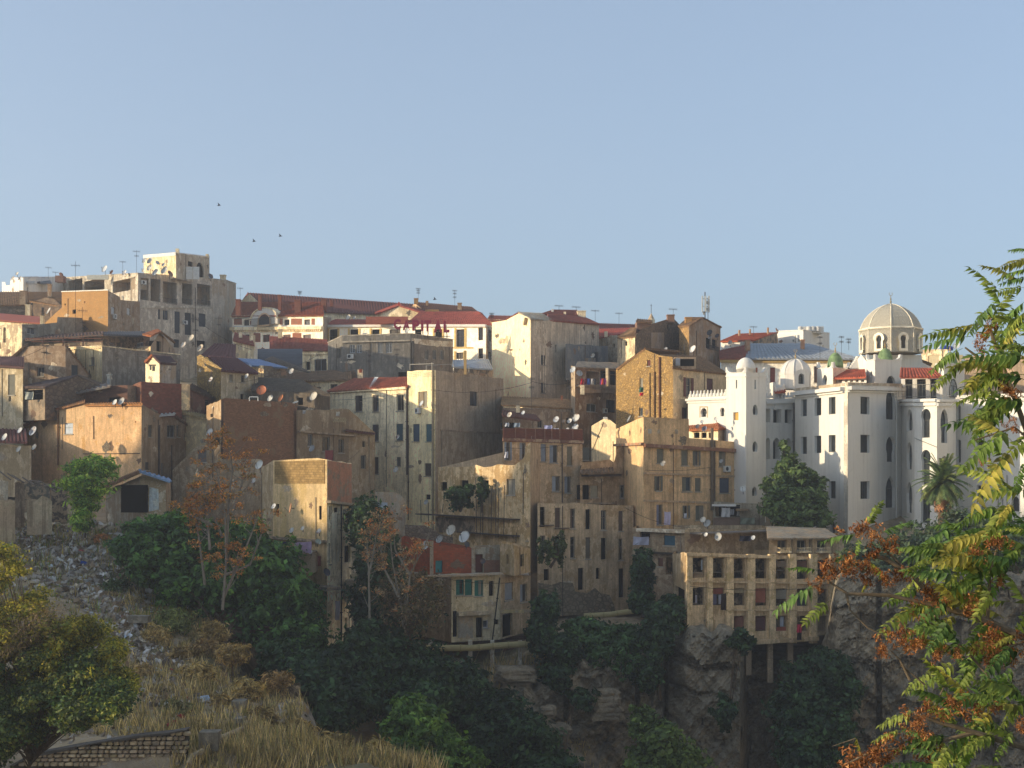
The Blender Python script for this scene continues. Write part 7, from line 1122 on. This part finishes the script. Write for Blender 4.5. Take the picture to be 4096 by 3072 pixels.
for k in range(8):
    mb = MB(); m = 8; vs = []
    for zz, s in ((0.12, 0.86), (0.0, 0.72)):
        pass
    pts = [(math.copysign(abs(math.cos(a))**0.45, math.cos(a))*rg.uniform(0.86, 1.02)/2, math.copysign(abs(math.sin(a))**0.45, math.sin(a))*rg.uniform(0.86, 1.02)/2) for a in [2*math.pi*(i+0.5)/m for i in range(m)]]
    mb.v = [Vector((u, 0.5, v)) for u, v in pts]+[Vector((u, -0.2, v)) for u, v in pts]+[Vector((u*0.72, -0.5+rg.uniform(-.12, .12), v*0.72)) for u, v in pts]
    for lv in range(2):
        for i in range(m): j = (i+1) % m; mb.f.append((lv*m+i, lv*m+j, lv*m+m+j, lv*m+m+i))
    mb.f.append(tuple(2*m+i for i in range(m))); o = mb.build('tmp', plain(('bca888', 'a8967a', 'c8b492', 'b4a082', '988a76', 'c0ac90', 'ae9a82', 'a49472')[k], 0.95, 0.1, 0.25)); variants.append(o.data); bpy.data.objects.remove(o)
cnt = 0; y = 3066
while y > 2905:
    h = rg.uniform(15, 20); x = 44+rg.uniform(0, 16)
    while x < 738 and cnt < 330:
        w = rg.uniform(17, 36)
        if y-h*0.6 > wall_top(x+w/2)+4:
            D = 71.3+(x-40)*0.0028+0.12; o = bpy.data.objects.new('stone', rg.choice(variants)); COL.objects.link(o); c = P(x+w/2, y-h/2, D); o.matrix_basis = Matrix.Translation(c) @ Matrix.Rotation(rg.uniform(-.06, .06), 4, 'Y') @ Matrix.Diagonal(((w-2)/F*D, 0.26, (h-2)/F*D, 1)); par(o, sw_); o.matrix_basis = o.matrix_basis; cnt += 1
        x += w
    y -= h
for i in range(len(tops)-1):
    (x0, y0), (x1, y1) = tops[i], tops[i+1]; D0, D1 = 71.2+(x0-40)*0.0028, 71.2+(x1-40)*0.0028; mb = MB(); a, c2 = P(x0, y0, D0), P(x1-1.5, y1, D1); dn = Vector((0, 0, 0.11+0.05*math.sin(i*2.3))); mb.box8([a-dn, c2-dn, c2-dn+Vector((0, 0.8, 0)), a-dn+Vector((0, 0.8, 0)), a, c2, c2+Vector((0, 0.8, 0)), a+Vector((0, 0.8, 0))]); mb.build('coping', rockmat('7c756c'), sw_)
def concrete_block(label, x0, x1, y0, y1, D, dep=0.9): tag(boxpart(None, 'concrete_block', x0, x1, y0, y1, D, dep, plaster('6e6a62', '5a564e')), label, 'block', 'pipe support blocks')
concrete_block('concrete pipe block beside the stone wall end', 794, 872, 2930, 3005, 73.5); concrete_block('concrete block topmost on the slope pipe', 925, 980, 2805, 2838, 82); concrete_block('small concrete pier at the slope pipe bend', 935, 975, 2875, 2922, 78.5); concrete_block('flat concrete slab in the rubble stream', 512, 592, 2465, 2492, 99)
bp = empty('drain_pipe', P(900, 2940, 76), 'thick tan pipe bending down beside the stone wall', 'pipe'); mb = MB(); mb.tube([P(985, 2890, 78), P(970, 2915, 77.5), P(870, 2958, 74.5)], 0.16, 10); mb.tube([P(810, 3005, 73.2), P(770, 3025, 72.5), P(752, 3060, 72)], 0.16, 10); mb.build('pipe_run', plaster('8a7c5e'), bp)
tag(Bld('small ruined stone pier on the slope shoulder', [(1120, 88), (1202, 86.5)], [2760, 2742], 2900, stone('a08c70', 0.3), {0: [('o', 1178, 2772, 1190, 2790)]}, {0: [(1150, 2738)]}, name='stone_pier', cat='ruin', dep=1.2, roof='none').root)
# ---------------------------------------------------------------- trees and bushes
G1 = ['3d5a2c/25381e', '4c6b30/2e4424', '34502a/20301c']; GD = ['2c4028/1c2a1c', '344a2c/223220', '283a28/1a261c']; GO = ['5a6a34/3c4826', '48582e/303c22']
tree('big spreading green fig tree below the ochre house', [(620, 2140, 120, 70, 112, 4), (700, 2100, 90, 60, 113, 3), (540, 2200, 80, 80, 110, 3), (640, 2260, 120, 90, 109, 4), (800, 2200, 140, 110, 111, 5), (790, 2330, 150, 90, 108, 4), (960, 2200, 120, 110, 112, 4), (930, 2360, 150, 110, 108, 5), (1080, 2290, 130, 130, 110, 4), (1060, 2470, 140, 110, 107, 4), (1180, 2420, 110, 120, 108, 4), (1190, 2580, 120, 110, 105, 4)], (850, 2640, 101), 62000, 0.17, G1, 41, r=0.35, clump=45, spread=0.12)
tree('dark green trees filling the gully below the narrow tower house', [(1130, 2640, 90, 80, 101, 4), (1250, 2700, 110, 90, 99, 4), (1330, 2820, 90, 90, 97, 4), (1300, 2760, 80, 80, 98, 4), (1400, 2650, 100, 80, 103, 4), (1500, 2570, 110, 80, 106, 4), (1440, 2780, 90, 80, 99, 3)], (1280, 2950, 97), 42000, 0.17, GD, 42, name='tree', clump=45, spread=0.12)
tree('dark bushy tree right of the narrow tower house', [(1470, 2110, 80, 110, 116, 3), (1520, 2250, 90, 130, 114, 3.5), (1480, 2420, 80, 110, 112, 3), (1600, 2440, 110, 120, 110, 3)], (1500, 2600, 111), 22000, 0.15, GD, 43)
tree('dark shrubs under the posts house', [(1560, 2650, 150, 90, 106, 4), (1700, 2700, 120, 90, 106, 4), (1640, 2800, 150, 100, 102, 4), (1800, 2780, 100, 80, 108, 3), (1880, 2720, 80, 70, 111, 3)], (1650, 2950, 103), 26000, 0.16, GD, 44, name='shrub', cat='shrub')
tree('bright green tree at the bottom centre edge', [(1640, 2830, 60, 50, 88, 2), (1700, 2900, 80, 60, 86, 2.5), (1600, 2930, 70, 60, 87, 2), (1760, 2980, 90, 60, 85, 2.5), (1650, 3010, 90, 60, 84, 2.5), (1840, 3040, 80, 50, 84, 2), (1560, 3020, 70, 50, 86, 2), (1740, 3070, 110, 50, 83, 2)], (1700, 3200, 85), 30000, 0.14, ['4c6628/324620', '3c5624/283a1c', '5a7030/3c4e24'], 45, tr=0.3)
for k, (t, lob, base, n, cols) in enumerate((('dark bush mass left of the big boulder', [(1990, 2850, 110, 80, 110, 3), (1900, 2960, 120, 110, 106, 3), (2080, 2960, 130, 110, 106, 3)], (2000, 3100, 106), 18000, GD), ('dark tree leaning off the cliff right of the posts house', [(2185, 2440, 50, 60, 119, 2), (2170, 2540, 50, 70, 117, 2), (2250, 2600, 70, 60, 116, 2.5), (2230, 2700, 70, 50, 115, 2.5)], (2230, 2800, 115), 18000, GD), ('green shrubs along the ledge under the tan pipe', [(2340, 2530, 90, 50, 120, 2.5), (2450, 2560, 110, 60, 119, 2.5), (2510, 2640, 80, 70, 117, 2.5), (2400, 2620, 60, 50, 117, 2)], (2440, 2700, 118), 16000, ['3c5430/283a24', '48603a/2e4228']), ('dark tree clump left of the stilt tenement', [(2660, 2470, 60, 60, 117, 2.5), (2620, 2560, 60, 70, 116, 2.5), (2590, 2690, 50, 60, 115, 2), (2690, 2420, 40, 40, 118, 2)], (2640, 2800, 114), 18000, GD), ('narrow dark tree between tenement and low terrace', [(2570, 2290, 40, 90, 124, 2), (2565, 2400, 45, 60, 123, 2)], (2570, 2470, 123), 7000, GD), ('large dark tree right of the stilts', [(3200, 2720, 70, 70, 113, 3), (3300, 2660, 80, 60, 113, 3), (3150, 2820, 70, 70, 111, 3), (3260, 2800, 90, 80, 111, 3), (3370, 2740, 60, 80, 111, 3), (3200, 2920, 90, 70, 109, 3), (3320, 2900, 80, 80, 109, 3), (3240, 3030, 120, 60, 107, 3)], (3220, 3150, 109), 30000, GD), ('olive bush slope at the bottom right centre', [(2640, 2960, 80, 70, 107, 3), (2570, 2880, 50, 60, 110, 2), (2700, 3030, 100, 50, 106, 3), (2600, 3050, 90, 50, 106, 3)], (2700, 3150, 106), 12000, GO), ('dark bush hanging in the gorge centre', [(2200, 3050, 110, 40, 104, 3), (2330, 2790, 50, 40, 112, 2)], (2260, 3120, 105), 6000, GD), ('dark shrub in the cliff crevice', [(2900, 2850, 40, 60, 111, 1.5), (2960, 2560, 50, 40, 114, 1.5)], (2910, 2930, 112), 4000, GD), ('small dark fig on the bared tenement wall', [(2180, 2210, 34, 50, 127.5, 1), (2240, 2190, 30, 60, 129.5, 1)], (2200, 2270, 128.5), 2600, ['4a5634/30381f']), ('dark bush growing on the ruined wall', [(1840, 1990, 52, 42, 139, 1.5), (1870, 1962, 26, 30, 139, 1)], (1840, 2045, 139.5), 3400, ['33482e/222e1e']), ('small dark tree before the ruined wall window', [(1932, 1968, 26, 46, 138, 1), (1922, 1930, 16, 20, 138, 0.7)], (1928, 2050, 138), 1600, ['33482e/222e1e']))):
    tree(t, lob, base, n, 0.16 if k < 9 else 0.12, cols, 60+k, name='shrub' if 'bush' in t or 'shrub' in t else 'tree', cat='shrub' if 'bush' in t or 'shrub' in t else 'tree', r=0.16)
tree('leafy tree before the white palace gallery', [(3145, 1860, 40, 46, 139, 1.5), (3200, 1900, 52, 46, 138, 2), (3120, 1940, 60, 50, 138, 2), (3185, 1980, 70, 56, 137, 2.5), (3250, 1990, 50, 46, 137, 2), (3110, 2030, 56, 60, 136, 2), (3180, 2070, 80, 60, 136, 2.5), (3265, 2065, 54, 50, 136, 2), (3285, 1925, 26, 18, 137, 1), (3140, 1790, 22, 26, 139, 1)], (3170, 2200, 137), 22000, 0.17, ['54663c/37452a', '485a36/2f3e26', '607044/3c4a2e'], 81, clump=50)
tree('grey-green shrubs at the foot of the white palace', [(3470, 2250, 90, 70, 122, 3), (3600, 2220, 110, 80, 122, 3), (3760, 2180, 100, 90, 122, 3), (3900, 2130, 120, 100, 124, 3), (3860, 2240, 150, 80, 120, 3), (4040, 2180, 110, 90, 121, 3)], (3680, 2330, 120), 26000, 0.16, ['3a4a3c/283630', '44543c/2e3a2e', '4c5840/343e2e'], 82, name='shrub', cat='shrub')
tree('small light green ailanthus among the ruins', [(330, 1880, 60, 40, 117, 1.6), (400, 1870, 60, 44, 117, 1.6), (350, 1940, 90, 44, 116, 1.6), (340, 2010, 56, 44, 116, 1.2), (330, 2080, 40, 40, 115, 1)], (340, 2150, 115), 9000, 0.15, ['6c8a40/4c662e', '5a7836/40562a', '8a9a48/6a7a38'], 83, r=0.07, tr=0.4, clump=20, spread=0.2, aspect=0.3)
# yellowing thicket at the left edge, near the viewer
def thicket(n, seed, lo, hi, rmin, rmax):
    rr = random.Random(seed); out = []
    while len(out) < n:
        x = rr.uniform(-60, 500); yt = float(np.interp(x, [-60, 0, 100, 160, 240, 330, 440, 500], [2130, 2170, 2260, 2350, 2470, 2440, 2510, 2700])); yb = float(np.interp(x, [-60, 100, 300, 440, 500], [3060, 2985, 2930, 2890, 2820])); t = rr.uniform(lo, hi); r = rr.uniform(rmin, rmax); out.append((x, yt+30+(yb-yt-60)*t, r, r*rr.uniform(0.6, 0.9), 64-5*t+rr.uniform(-1.5, 1.5), 1.2))
    return out
tree('yellow-green thicket top at the left edge', thicket(80, 5, 0, 0.6, 30, 56), (150, 2900, 62), 60000, 0.055, ['8a8234/5e5c28', '7a7630/54522a', '9a8a3c/6a602e', '5c6434/424a2a'], 84, tr=0.4, r=0.08, clump=16, spread=0.26, shell=0.2)
tree('brown leafless scrub in the left thicket', [(120, 2520, 110, 70, 62, 2), (200, 2470, 60, 60, 62, 2), (60, 2580, 90, 60, 61, 2)], (120, 2800, 62), 7000, 0.06, ['6a5844/4a3e32', '7a6850/54483a'], 97, tr=0.2, r=0.06, clump=14, spread=0.3, aspect=0.12)
tree('dark green undergrowth at the bottom left', thicket(80, 6, 0.4, 1.0, 40, 66), (60, 3150, 60), 100000, 0.062, ['34482a/243420', '42542c/2c3a22', '56622f/3a4526', '2c3e24/1e2c1c', '6c6e34/4a4e2a'], 86, r=0.08, name='shrub', cat='shrub', clump=20, spread=0.26, shell=0.2)
# trees with bare limbs and rusty seed bunches
def barebranch(label, base, D, stems, seed, col, bunchcol, n=40):
    rg = random.Random(seed); root = empty('bare_tree', P(*base, D), label, 'tree'); mb = MB(); tips = []
    for st_ in stems:
        pts = [P(x, y, D+rg.uniform(-.4, .4)) for x, y in st_]; mb.tube(pts, 0.11, 6, 0.02)
        for k in range(11):
            a = rg.randrange(len(pts)-1); p = pts[a].lerp(pts[a+1], rg.random()); q = p+Vector((rg.uniform(-1.3, 1.3), rg.uniform(-.8, .8), rg.uniform(0.4, 1.8))); mb.tube([p, p.lerp(q, 0.5)+Vector((0, 0, -.1)), q], 0.035, 4, 0.01); tips.append(q)
        tips.append(pts[-1])
    mb.build('trunk', bark(col), root); rr = np.random.default_rng(seed); rg.shuffle(tips)
    lob = []
    for q in tips[:n]: x = q.x/q.y*F+HX; y = HY-q.z/q.y*F; lob.append((x, y, 26, 17, q.y, 0.5))
    leafcloud('seed_bunches', lob, 80*len(lob), 0.11, [leaf(*b.split('/'), tr=0.15) for b in bunchcol], root, seed, clump=12, shell=0.1, spread=0.35, aspect=0.35)
barebranch('pale limbed tree with rusty seed bunches before the green fig', (900, 2420), 101, [[(890, 2440), (905, 2250), (900, 2050), (870, 1900), (840, 1760)], [(905, 2250), (915, 2000), (930, 1880), (912, 1760)], [(890, 2400), (980, 2200), (1040, 2050)], [(820, 2340), (800, 2180), (780, 2060), (830, 2000)], [(890, 2150), (830, 2010), (800, 1900)], [(930, 2050), (970, 1930), (980, 1850)], [(850, 2100), (760, 2060), (750, 1990)], [(900, 2300), (1000, 2260), (1050, 2120)], [(840, 2200), (830, 2080), (880, 2000)]], 91, '8a8072', ['a06a34/7a4c28', '8a6a34/60502a', 'b07a40/7c5430'], 100)
barebranch('pale bare tree with tan seed bunches before the posts house', (1640, 2520), 106, [[(1620, 2540), (1600, 2400), (1570, 2250), (1560, 2120)], [(1620, 2500), (1640, 2300), (1700, 2180)], [(1600, 2400), (1530, 2260), (1520, 2150)], [(1640, 2300), (1580, 2200), (1570, 2080)], [(1480, 2500), (1475, 2300), (1470, 2160)], [(1475, 2300), (1500, 2180), (1510, 2110)]], 92, '8f8676', ['a0805a/705a40', 'a86a3a/7a4c2c', '8a7a60/605444'], 60)
tree('thin brown scrub tree left of the posts house', [(1640, 2440, 100, 90, 107, 3), (1700, 2380, 70, 80, 108, 2), (1560, 2380, 70, 80, 108, 2)], (1620, 2600, 107), 9000, 0.11, ['5c4c3a/40362a', '6a5a44/4a4030', '4a4a34/343424'], 93, shell=0.2, spread=0.3, aspect=0.3)
# palm
pm = empty('palm_tree', P(3772, 2230, 128), 'date palm with a skirt of dead fronds before the palace', 'palm tree'); c = P(3772, 1935, 128); rg = random.Random(3)
mb = MB(); mb.tube([P(3775, 2260, 128), P(3770, 2100, 128), c], 0.42, 9, 0.36); mb.build('trunk', bark('6a5640'), pm)
def frond(az, el, L, name, mat, droop):
    mb = MB(); d = Vector((math.cos(az), math.sin(az), 0)); p = c.copy(); v = d*math.cos(el)+Vector((0, 0, math.sin(el))); pts = [p.copy()]; n = 12
    for k in range(n): p = p+v*(L/n); v = (v+Vector((0, 0, -droop/n))).normalized(); pts.append(p.copy())
    mb.tube(pts, 0.025, 4, 0.008); sd_ = Vector((-d.y, d.x, 0))
    for k in range(1, n+1):
        for j in (0.0, 0.33, 0.66):
            q = pts[k-1].lerp(pts[k], j); t = (k+j)/n; l = 0.55*math.sin(min(1, t*1.6+0.2)*math.pi*0.6)*(1.15-t*0.6); tg = (pts[k]-pts[k-1]).normalized()
            for s2 in (-1, 1): e = q+(sd_*s2*0.85+tg*0.55+Vector((0, 0, -0.28)))*l; w = tg*0.05; mb.quad(q-w, q+w, e+w*0.3, e-w*0.3)
    mb.build(name, mat, pm)
for k in range(84): frond(rg.uniform(0, 6.28), math.radians(rg.uniform(-15, 85)), rg.uniform(2.3, 3.1), 'frond', (leaf('5a6a40', '3e4c2e', tr=0.25), leaf('485a36', '303e26', tr=0.25), leaf('6c7448', '4a5432', tr=0.25))[k % 3], rg.uniform(1.1, 1.9))
for k in range(40): frond(rg.uniform(0, 6.28), math.radians(rg.uniform(-60, -28)), rg.uniform(1.9, 2.9), 'dead_frond', (leaf('9a6a48', '6e4c38', tr=0.15), leaf('84644c', '5c4636', tr=0.15))[k % 2], rg.uniform(2.4, 3.4))
# ---------------------------------------------------------------- the near ailanthus branch at the right
AD = 11.5
at_ = empty('ailanthus_tree', P(4600, 4200, AD+0.6), 'sunlit near ailanthus tree with drooping leaves and rusty seed bunches', 'tree')
LM = [leaf('6f7639', '525f2e', tr=0.45, scale=3.0), leaf('5b6d36', '44562b', tr=0.45, scale=3.0), leaf('877e3d', '686834', tr=0.45, scale=3.0), leaf('4d6336', '394d29', tr=0.4, scale=3.0)]
SM = [leaf('7c512e', '5f3924', tr=0.2, scale=6.0), leaf('6f4425', '52301c', tr=0.2, scale=6.0), leaf('8a633d', '684429', tr=0.2, scale=6.0)]
def compound(seed, pairs, droopy):
    """a pinnate leaf of unit length along +X: rachis and hanging pointed leaflets"""
    rg = random.Random(seed); mb = MB(); spine = []
    for k in range(14): t = k/13; spine.append(Vector((t, 0, -0.22*droopy*t*t+0.03*math.sin(t*3))))
    mb.tube(spine, 0.007, 4, 0.003); idx = len(mb.f)
    def leaflet(p, d, L, w, curl):
        side = d.cross(Vector((0, 0, 1))); side = side.normalized() if side.length > 0.05 else Vector((0, 1, 0)); nrm = side.cross(d).normalized(); st = []; q = p.copy(); v = d.normalized(); n = 6
        prof = (0.35, 0.95, 1.0, 0.82, 0.5, 0.2, 0.0)
        b = len(mb.v)
        for k in range(n+1):
            ww = w*prof[k]; mb.v += [q-side*ww+nrm*ww*0.35, q.copy(), q+side*ww+nrm*ww*0.35]; q = q+v*(L/n); v = (v+Vector((0, 0, -curl/n))+side*0.02).normalized()
        for k in range(n):
            for j in (0, 1): mb.f.append((b+3*k+j, b+3*k+j+1, b+3*k+j+4, b+3*k+j+3))
    for k in range(pairs):
        t = 0.16+0.82*k/(pairs-1); i = min(12, int(t*13)); p = spine[i].lerp(spine[i+1], t*13-i); L = (0.30 if k < pairs-3 else 0.22)*rg.uniform(0.85, 1.1)
        for s in (-1, 1): leaflet(p, Vector((0.32+rg.uniform(-.12, .12), s*rg.uniform(0.45, 0.8), -0.30*droopy+rg.uniform(-.25, .15))), L, L*0.16, 1.1*droopy+rg.uniform(-.5, 1.1))
    leaflet(spine[-1], Vector((1, 0, -0.3)), 0.2, 0.035, 0.8)
    res = []
    for m in LM:
        me = bpy.data.meshes.new('leaf'); me.from_pydata([tuple(v) for v in mb.v], [], mb.f); me.materials.append(m); me.polygons.foreach_set('use_smooth', [True]*len(me.polygons)); me.update(); res.append(me)
    return res
CL = [compound(100+k, 9+k % 4, 0.6+0.15*(k % 4)) for k in range(8)]; rg = random.Random(77)
def put_leaf(x0, y0, x1, y1, D=None, roll=None, tone=None):
    D = D or AD+rg.uniform(-.35, .5); a, b = P(x0, y0, D), P(x1, y1, D+rg.uniform(-.12, .12)); xa = b-a; L = xa.length; xa.normalize(); up = Vector((0, -0.45, 1)); ya = up.cross(xa)
    if ya.length < 0.15: ya = Vector((0, 1, 0)).cross(xa)
    ya.normalize(); za = xa.cross(ya); r = roll if roll is not None else rg.uniform(-.5, .5); R = Matrix((xa, ya, za)).transposed().to_4x4() @ Matrix.Rotation(r, 4, 'X'); k = rg.randrange(len(CL)); t = tone if tone is not None else rg.choices(range(4), (4, 3, 2, 3))[0]
    o = bpy.data.objects.new('leaf', CL[k][t]); COL.objects.link(o); par(o, at_); o.matrix_basis = Matrix.Translation(a) @ R @ Matrix.Scale(L, 4)
KEY = [(3890, 1320, 3712, 1318), (3885, 1345, 3703, 1368), (3850, 1394, 3712, 1460), (3925, 1432, 3812, 1458), (3835, 1468, 3731, 1540), (3966, 1305, 4032, 1160), (4110, 1112, 4005, 1122), (4100, 1150, 3985, 1160), (4110, 1200, 3990, 1290), (4110, 1240, 4000, 1330), (4000, 1566, 3828, 1578), (4030, 1510, 3842, 1526), (4096, 1600, 3944, 1622), (4010, 1590, 3862, 1698), (4045, 1716, 3843, 1838), (4056, 1786, 3878, 2002), (4110, 1840, 4040, 1960), (4120, 1000, 4040, 985), (4120, 1040, 4010, 1050), (4120, 1075, 3990, 1095), (4110, 1300, 3940, 1230), (4100, 1370, 3930, 1480), (4110, 1430, 3900, 1400), (4110, 1500, 3880, 1490), (3463, 2108, 3522, 2006), (3520, 2135, 3634, 2073), (3437, 2140, 3290, 2144), (3272, 2283, 3166, 2254), (3274, 2338, 3096, 2424), (3316, 2406, 3222, 2482), (3440, 2150, 3420, 2215), (3480, 2250, 3550, 2300), (3610, 2290, 3700, 2230), (3700, 2405, 3528, 2502), (3680, 2350, 3548, 2395), (3800, 2480, 3716, 2592), (3700, 2500, 3610, 2535), (3665, 2845, 3511, 2884), (3606, 2920, 3494, 2946), (3420, 2950, 3452, 3010), (3740, 2680, 3610, 2752), (3760, 2700, 3690, 2730), (3850, 2200, 3720, 2150), (3860, 2160, 3630, 2200), (3980, 2130, 3750, 2160), (4100, 2120, 4030, 2110), (4050, 2010, 3990, 2080), (3330, 2250, 3372, 2215), (3470, 2330, 3440, 2360), (3770, 2620, 3870, 2560), (3920, 2680, 3840, 2640), (3990, 2760, 3900, 2830), (4000, 2790, 3870, 2760), (4090, 2760, 3950, 2800), (4060, 2540, 3980, 2560)]
for q in KEY: put_leaf(*q)
for k in range(150):
    z = rg.random()
    if z < 0.26: x, y = rg.uniform(3980, 4170), rg.uniform(1120, 2050)
    elif z < 0.55: x, y = rg.uniform(3780, 4150), rg.uniform(2100, 2440)
    elif z < 0.66: x, y = rg.uniform(3800, 4120), rg.uniform(2420, 2700)
    else: x, y = rg.uniform(3760, 4130), rg.uniform(2690, 3100); x = max(x, 3720+(3072-y)*0.25)
    a = rg.uniform(100, 250); L = rg.uniform(140, 215); a = math.radians(a); put_leaf(x, y, x+L*math.cos(a), y-L*math.sin(a)*0.8, AD+rg.uniform(-.2, 1.0))
mb = MB()
for pts, r in (([(4300, 2640), (4120, 2560), (3950, 2485), (3760, 2425), (3650, 2300), (3540, 2235), (3460, 2215)], 0.035), ([(3760, 2425), (3560, 2382), (3390, 2375), (3320, 2330)], 0.02), ([(3385, 2375), (3400, 2440), (3470, 2510), (3570, 2560)], 0.01), ([(4300, 3050), (4000, 2960), (3900, 2930), (3760, 2890), (3680, 2860)], 0.03), ([(4300, 2000), (4120, 1760), (4050, 1570), (3960, 1320)], 0.03), ([(4050, 1570), (3900, 1420), (3860, 1390)], 0.015), ([(3650, 2300), (3540, 2200), (3500, 2120)], 0.012), ([(3760, 2425), (3720, 2510), (3640, 2580)], 0.012), ([(3950, 2485), (3960, 2300), (3990, 2180)], 0.016), ([(4120, 2560), (4000, 2600), (3980, 2650)], 0.014), ([(3900, 2930), (3700, 2980), (3480, 3010), (3380, 3060)], 0.02), ([(4300, 1400), (4110, 1180)], 0.02), ([(3640, 2720), (3600, 2640), (3560, 2600)], 0.012), ([(3700, 2740), (3640, 2690), (3600, 2660)], 0.008), ([(3320, 2330), (3290, 2280)], 0.01), ([(4120, 1760), (4060, 1710), (3900, 1760)], 0.012), ([(3880, 2620), (3950, 2700), (3990, 2760)], 0.012), ([(3420, 2955), (3330, 2985)], 0.006), ([(3740, 2820), (3790, 2720)], 0.008)):
    mb.tube([P(x, y, AD+0.1) for x, y in pts], r, 6, r*0.45)
mb.tube([P(4600, 4200, AD+0.6), P(4480, 3400, AD+0.5), P(4420, 2700, AD+0.4), P(4380, 1800, AD+0.4), P(4330, 1200, AD+0.3)], 0.12, 8, 0.04); mb.tube([P(4450, 3000, AD+0.5), P(4300, 2640, AD+0.1)], 0.06, 6, 0.035); mb.tube([P(4470, 3300, AD+0.5), P(4300, 3050, AD+0.1)], 0.05, 6, 0.03); mb.tube([P(4395, 2100, AD+0.4), P(4300, 2000, AD+0.1)], 0.04, 6, 0.03); mb.tube([P(4360, 1500, AD+0.4), P(4300, 1400, AD+0.1)], 0.03, 6, 0.02); mb.build('trunk', bark('7a6c58'), at_)
def seedmesh(seed):
    rr = np.random.default_rng(seed); n = 260; V = []; Fc = []; MI = []; c = rr.normal(size=(14, 3))*np.array([.5, .4, .42])
    for k in range(n):
        p = c[rr.integers(0, 14)]+rr.normal(size=3)*0.16; t = rr.normal(size=3); t[2] -= 0.8; t /= np.linalg.norm(t); b = np.cross(t, rr.normal(size=3)); b /= np.linalg.norm(b); nn = np.cross(t, b); L, w = 0.15, 0.042; i = len(V); V += [p-t*L, p-t*L*0.2+b*w+nn*0.02, p+t*L*0.7+b*w*0.7, p+t*L, p+t*L*0.3-b*w, p-t*L*0.4-b*w*0.9+nn*0.02]; Fc.append(tuple(range(i, i+6))); MI.append(rr.integers(0, 3))
    me = bpy.data.meshes.new('seed_bunch'); me.from_pydata([tuple(v) for v in V], [], Fc)
    for m in SM: me.materials.append(m)
    me.polygons.foreach_set('material_index', np.array(MI, np.int32)); me.update(); return me
SB_ = [seedmesh(k) for k in range(5)]
for x, y, s in ((3450, 2120, 62), (3505, 2180, 60), (3570, 2178, 40), (3310, 2285, 60), (3390, 2270, 66), (3455, 2290, 56), (3490, 2285, 40), (3545, 2318, 46), (3600, 2305, 46), (3630, 2285, 30), (3720, 2380, 64), (3780, 2405, 48), (3712, 2465, 44), (3600, 2548, 60), (3660, 2580, 66), (3530, 2602, 48), (3750, 2618, 44), (3830, 2615, 36), (3985, 2172, 54), (3900, 2215, 46), (3880, 2420, 52), (3975, 2560, 76), (4030, 2600, 60), (3990, 2640, 60), (3870, 2835, 80), (3810, 2810, 44), (3700, 2850, 60), (3665, 2910, 52), (3690, 2985, 70), (3750, 3000, 46), (3560, 2990, 64), (3490, 3020, 66), (3400, 3050, 72), (3450, 3060, 56), (3960, 1302, 34), (3925, 1372, 46), (4040, 1570, 50), (4050, 1700, 34), (4090, 2900, 40), (3930, 1850, 26), (3270, 2335, 34), (4000, 2330, 34)):
    o = bpy.data.objects.new('seed_bunch', rg.choice(SB_)); COL.objects.link(o); o['kind'] = 'stuff'; par(o, at_); D = AD+rg.uniform(-.25, .15); o.matrix_basis = Matrix.Translation(P(x, y, D)) @ Matrix.Rotation(rg.uniform(0, 6.28), 4, 'Z') @ Matrix.Scale(s/F*D*0.95, 4)
# ---------------------------------------------------------------- evening haze in the gorge air
mb = MB(); mb.box(-520, 420, -260, 480, -110, 95); hz = mb.build('haze', None); tag(hz, 'thin pale evening haze over the town', 'haze', kind='stuff'); hz.data.materials.clear()
hm = bpy.data.materials.new('haze_air'); hm.use_nodes = True; hm.node_tree.nodes.clear(); ho_ = hm.node_tree.nodes.new('ShaderNodeOutputMaterial'); pv = hm.node_tree.nodes.new('ShaderNodeVolumePrincipled'); pv.inputs['Density'].default_value = 0.0006; pv.inputs['Color'].default_value = (0.86, 0.9, 0.97, 1); pv.inputs['Anisotropy'].default_value = 0.3; hm.node_tree.links.new(pv.outputs[0], ho_.inputs['Volume']); hz.data.materials.append(hm)
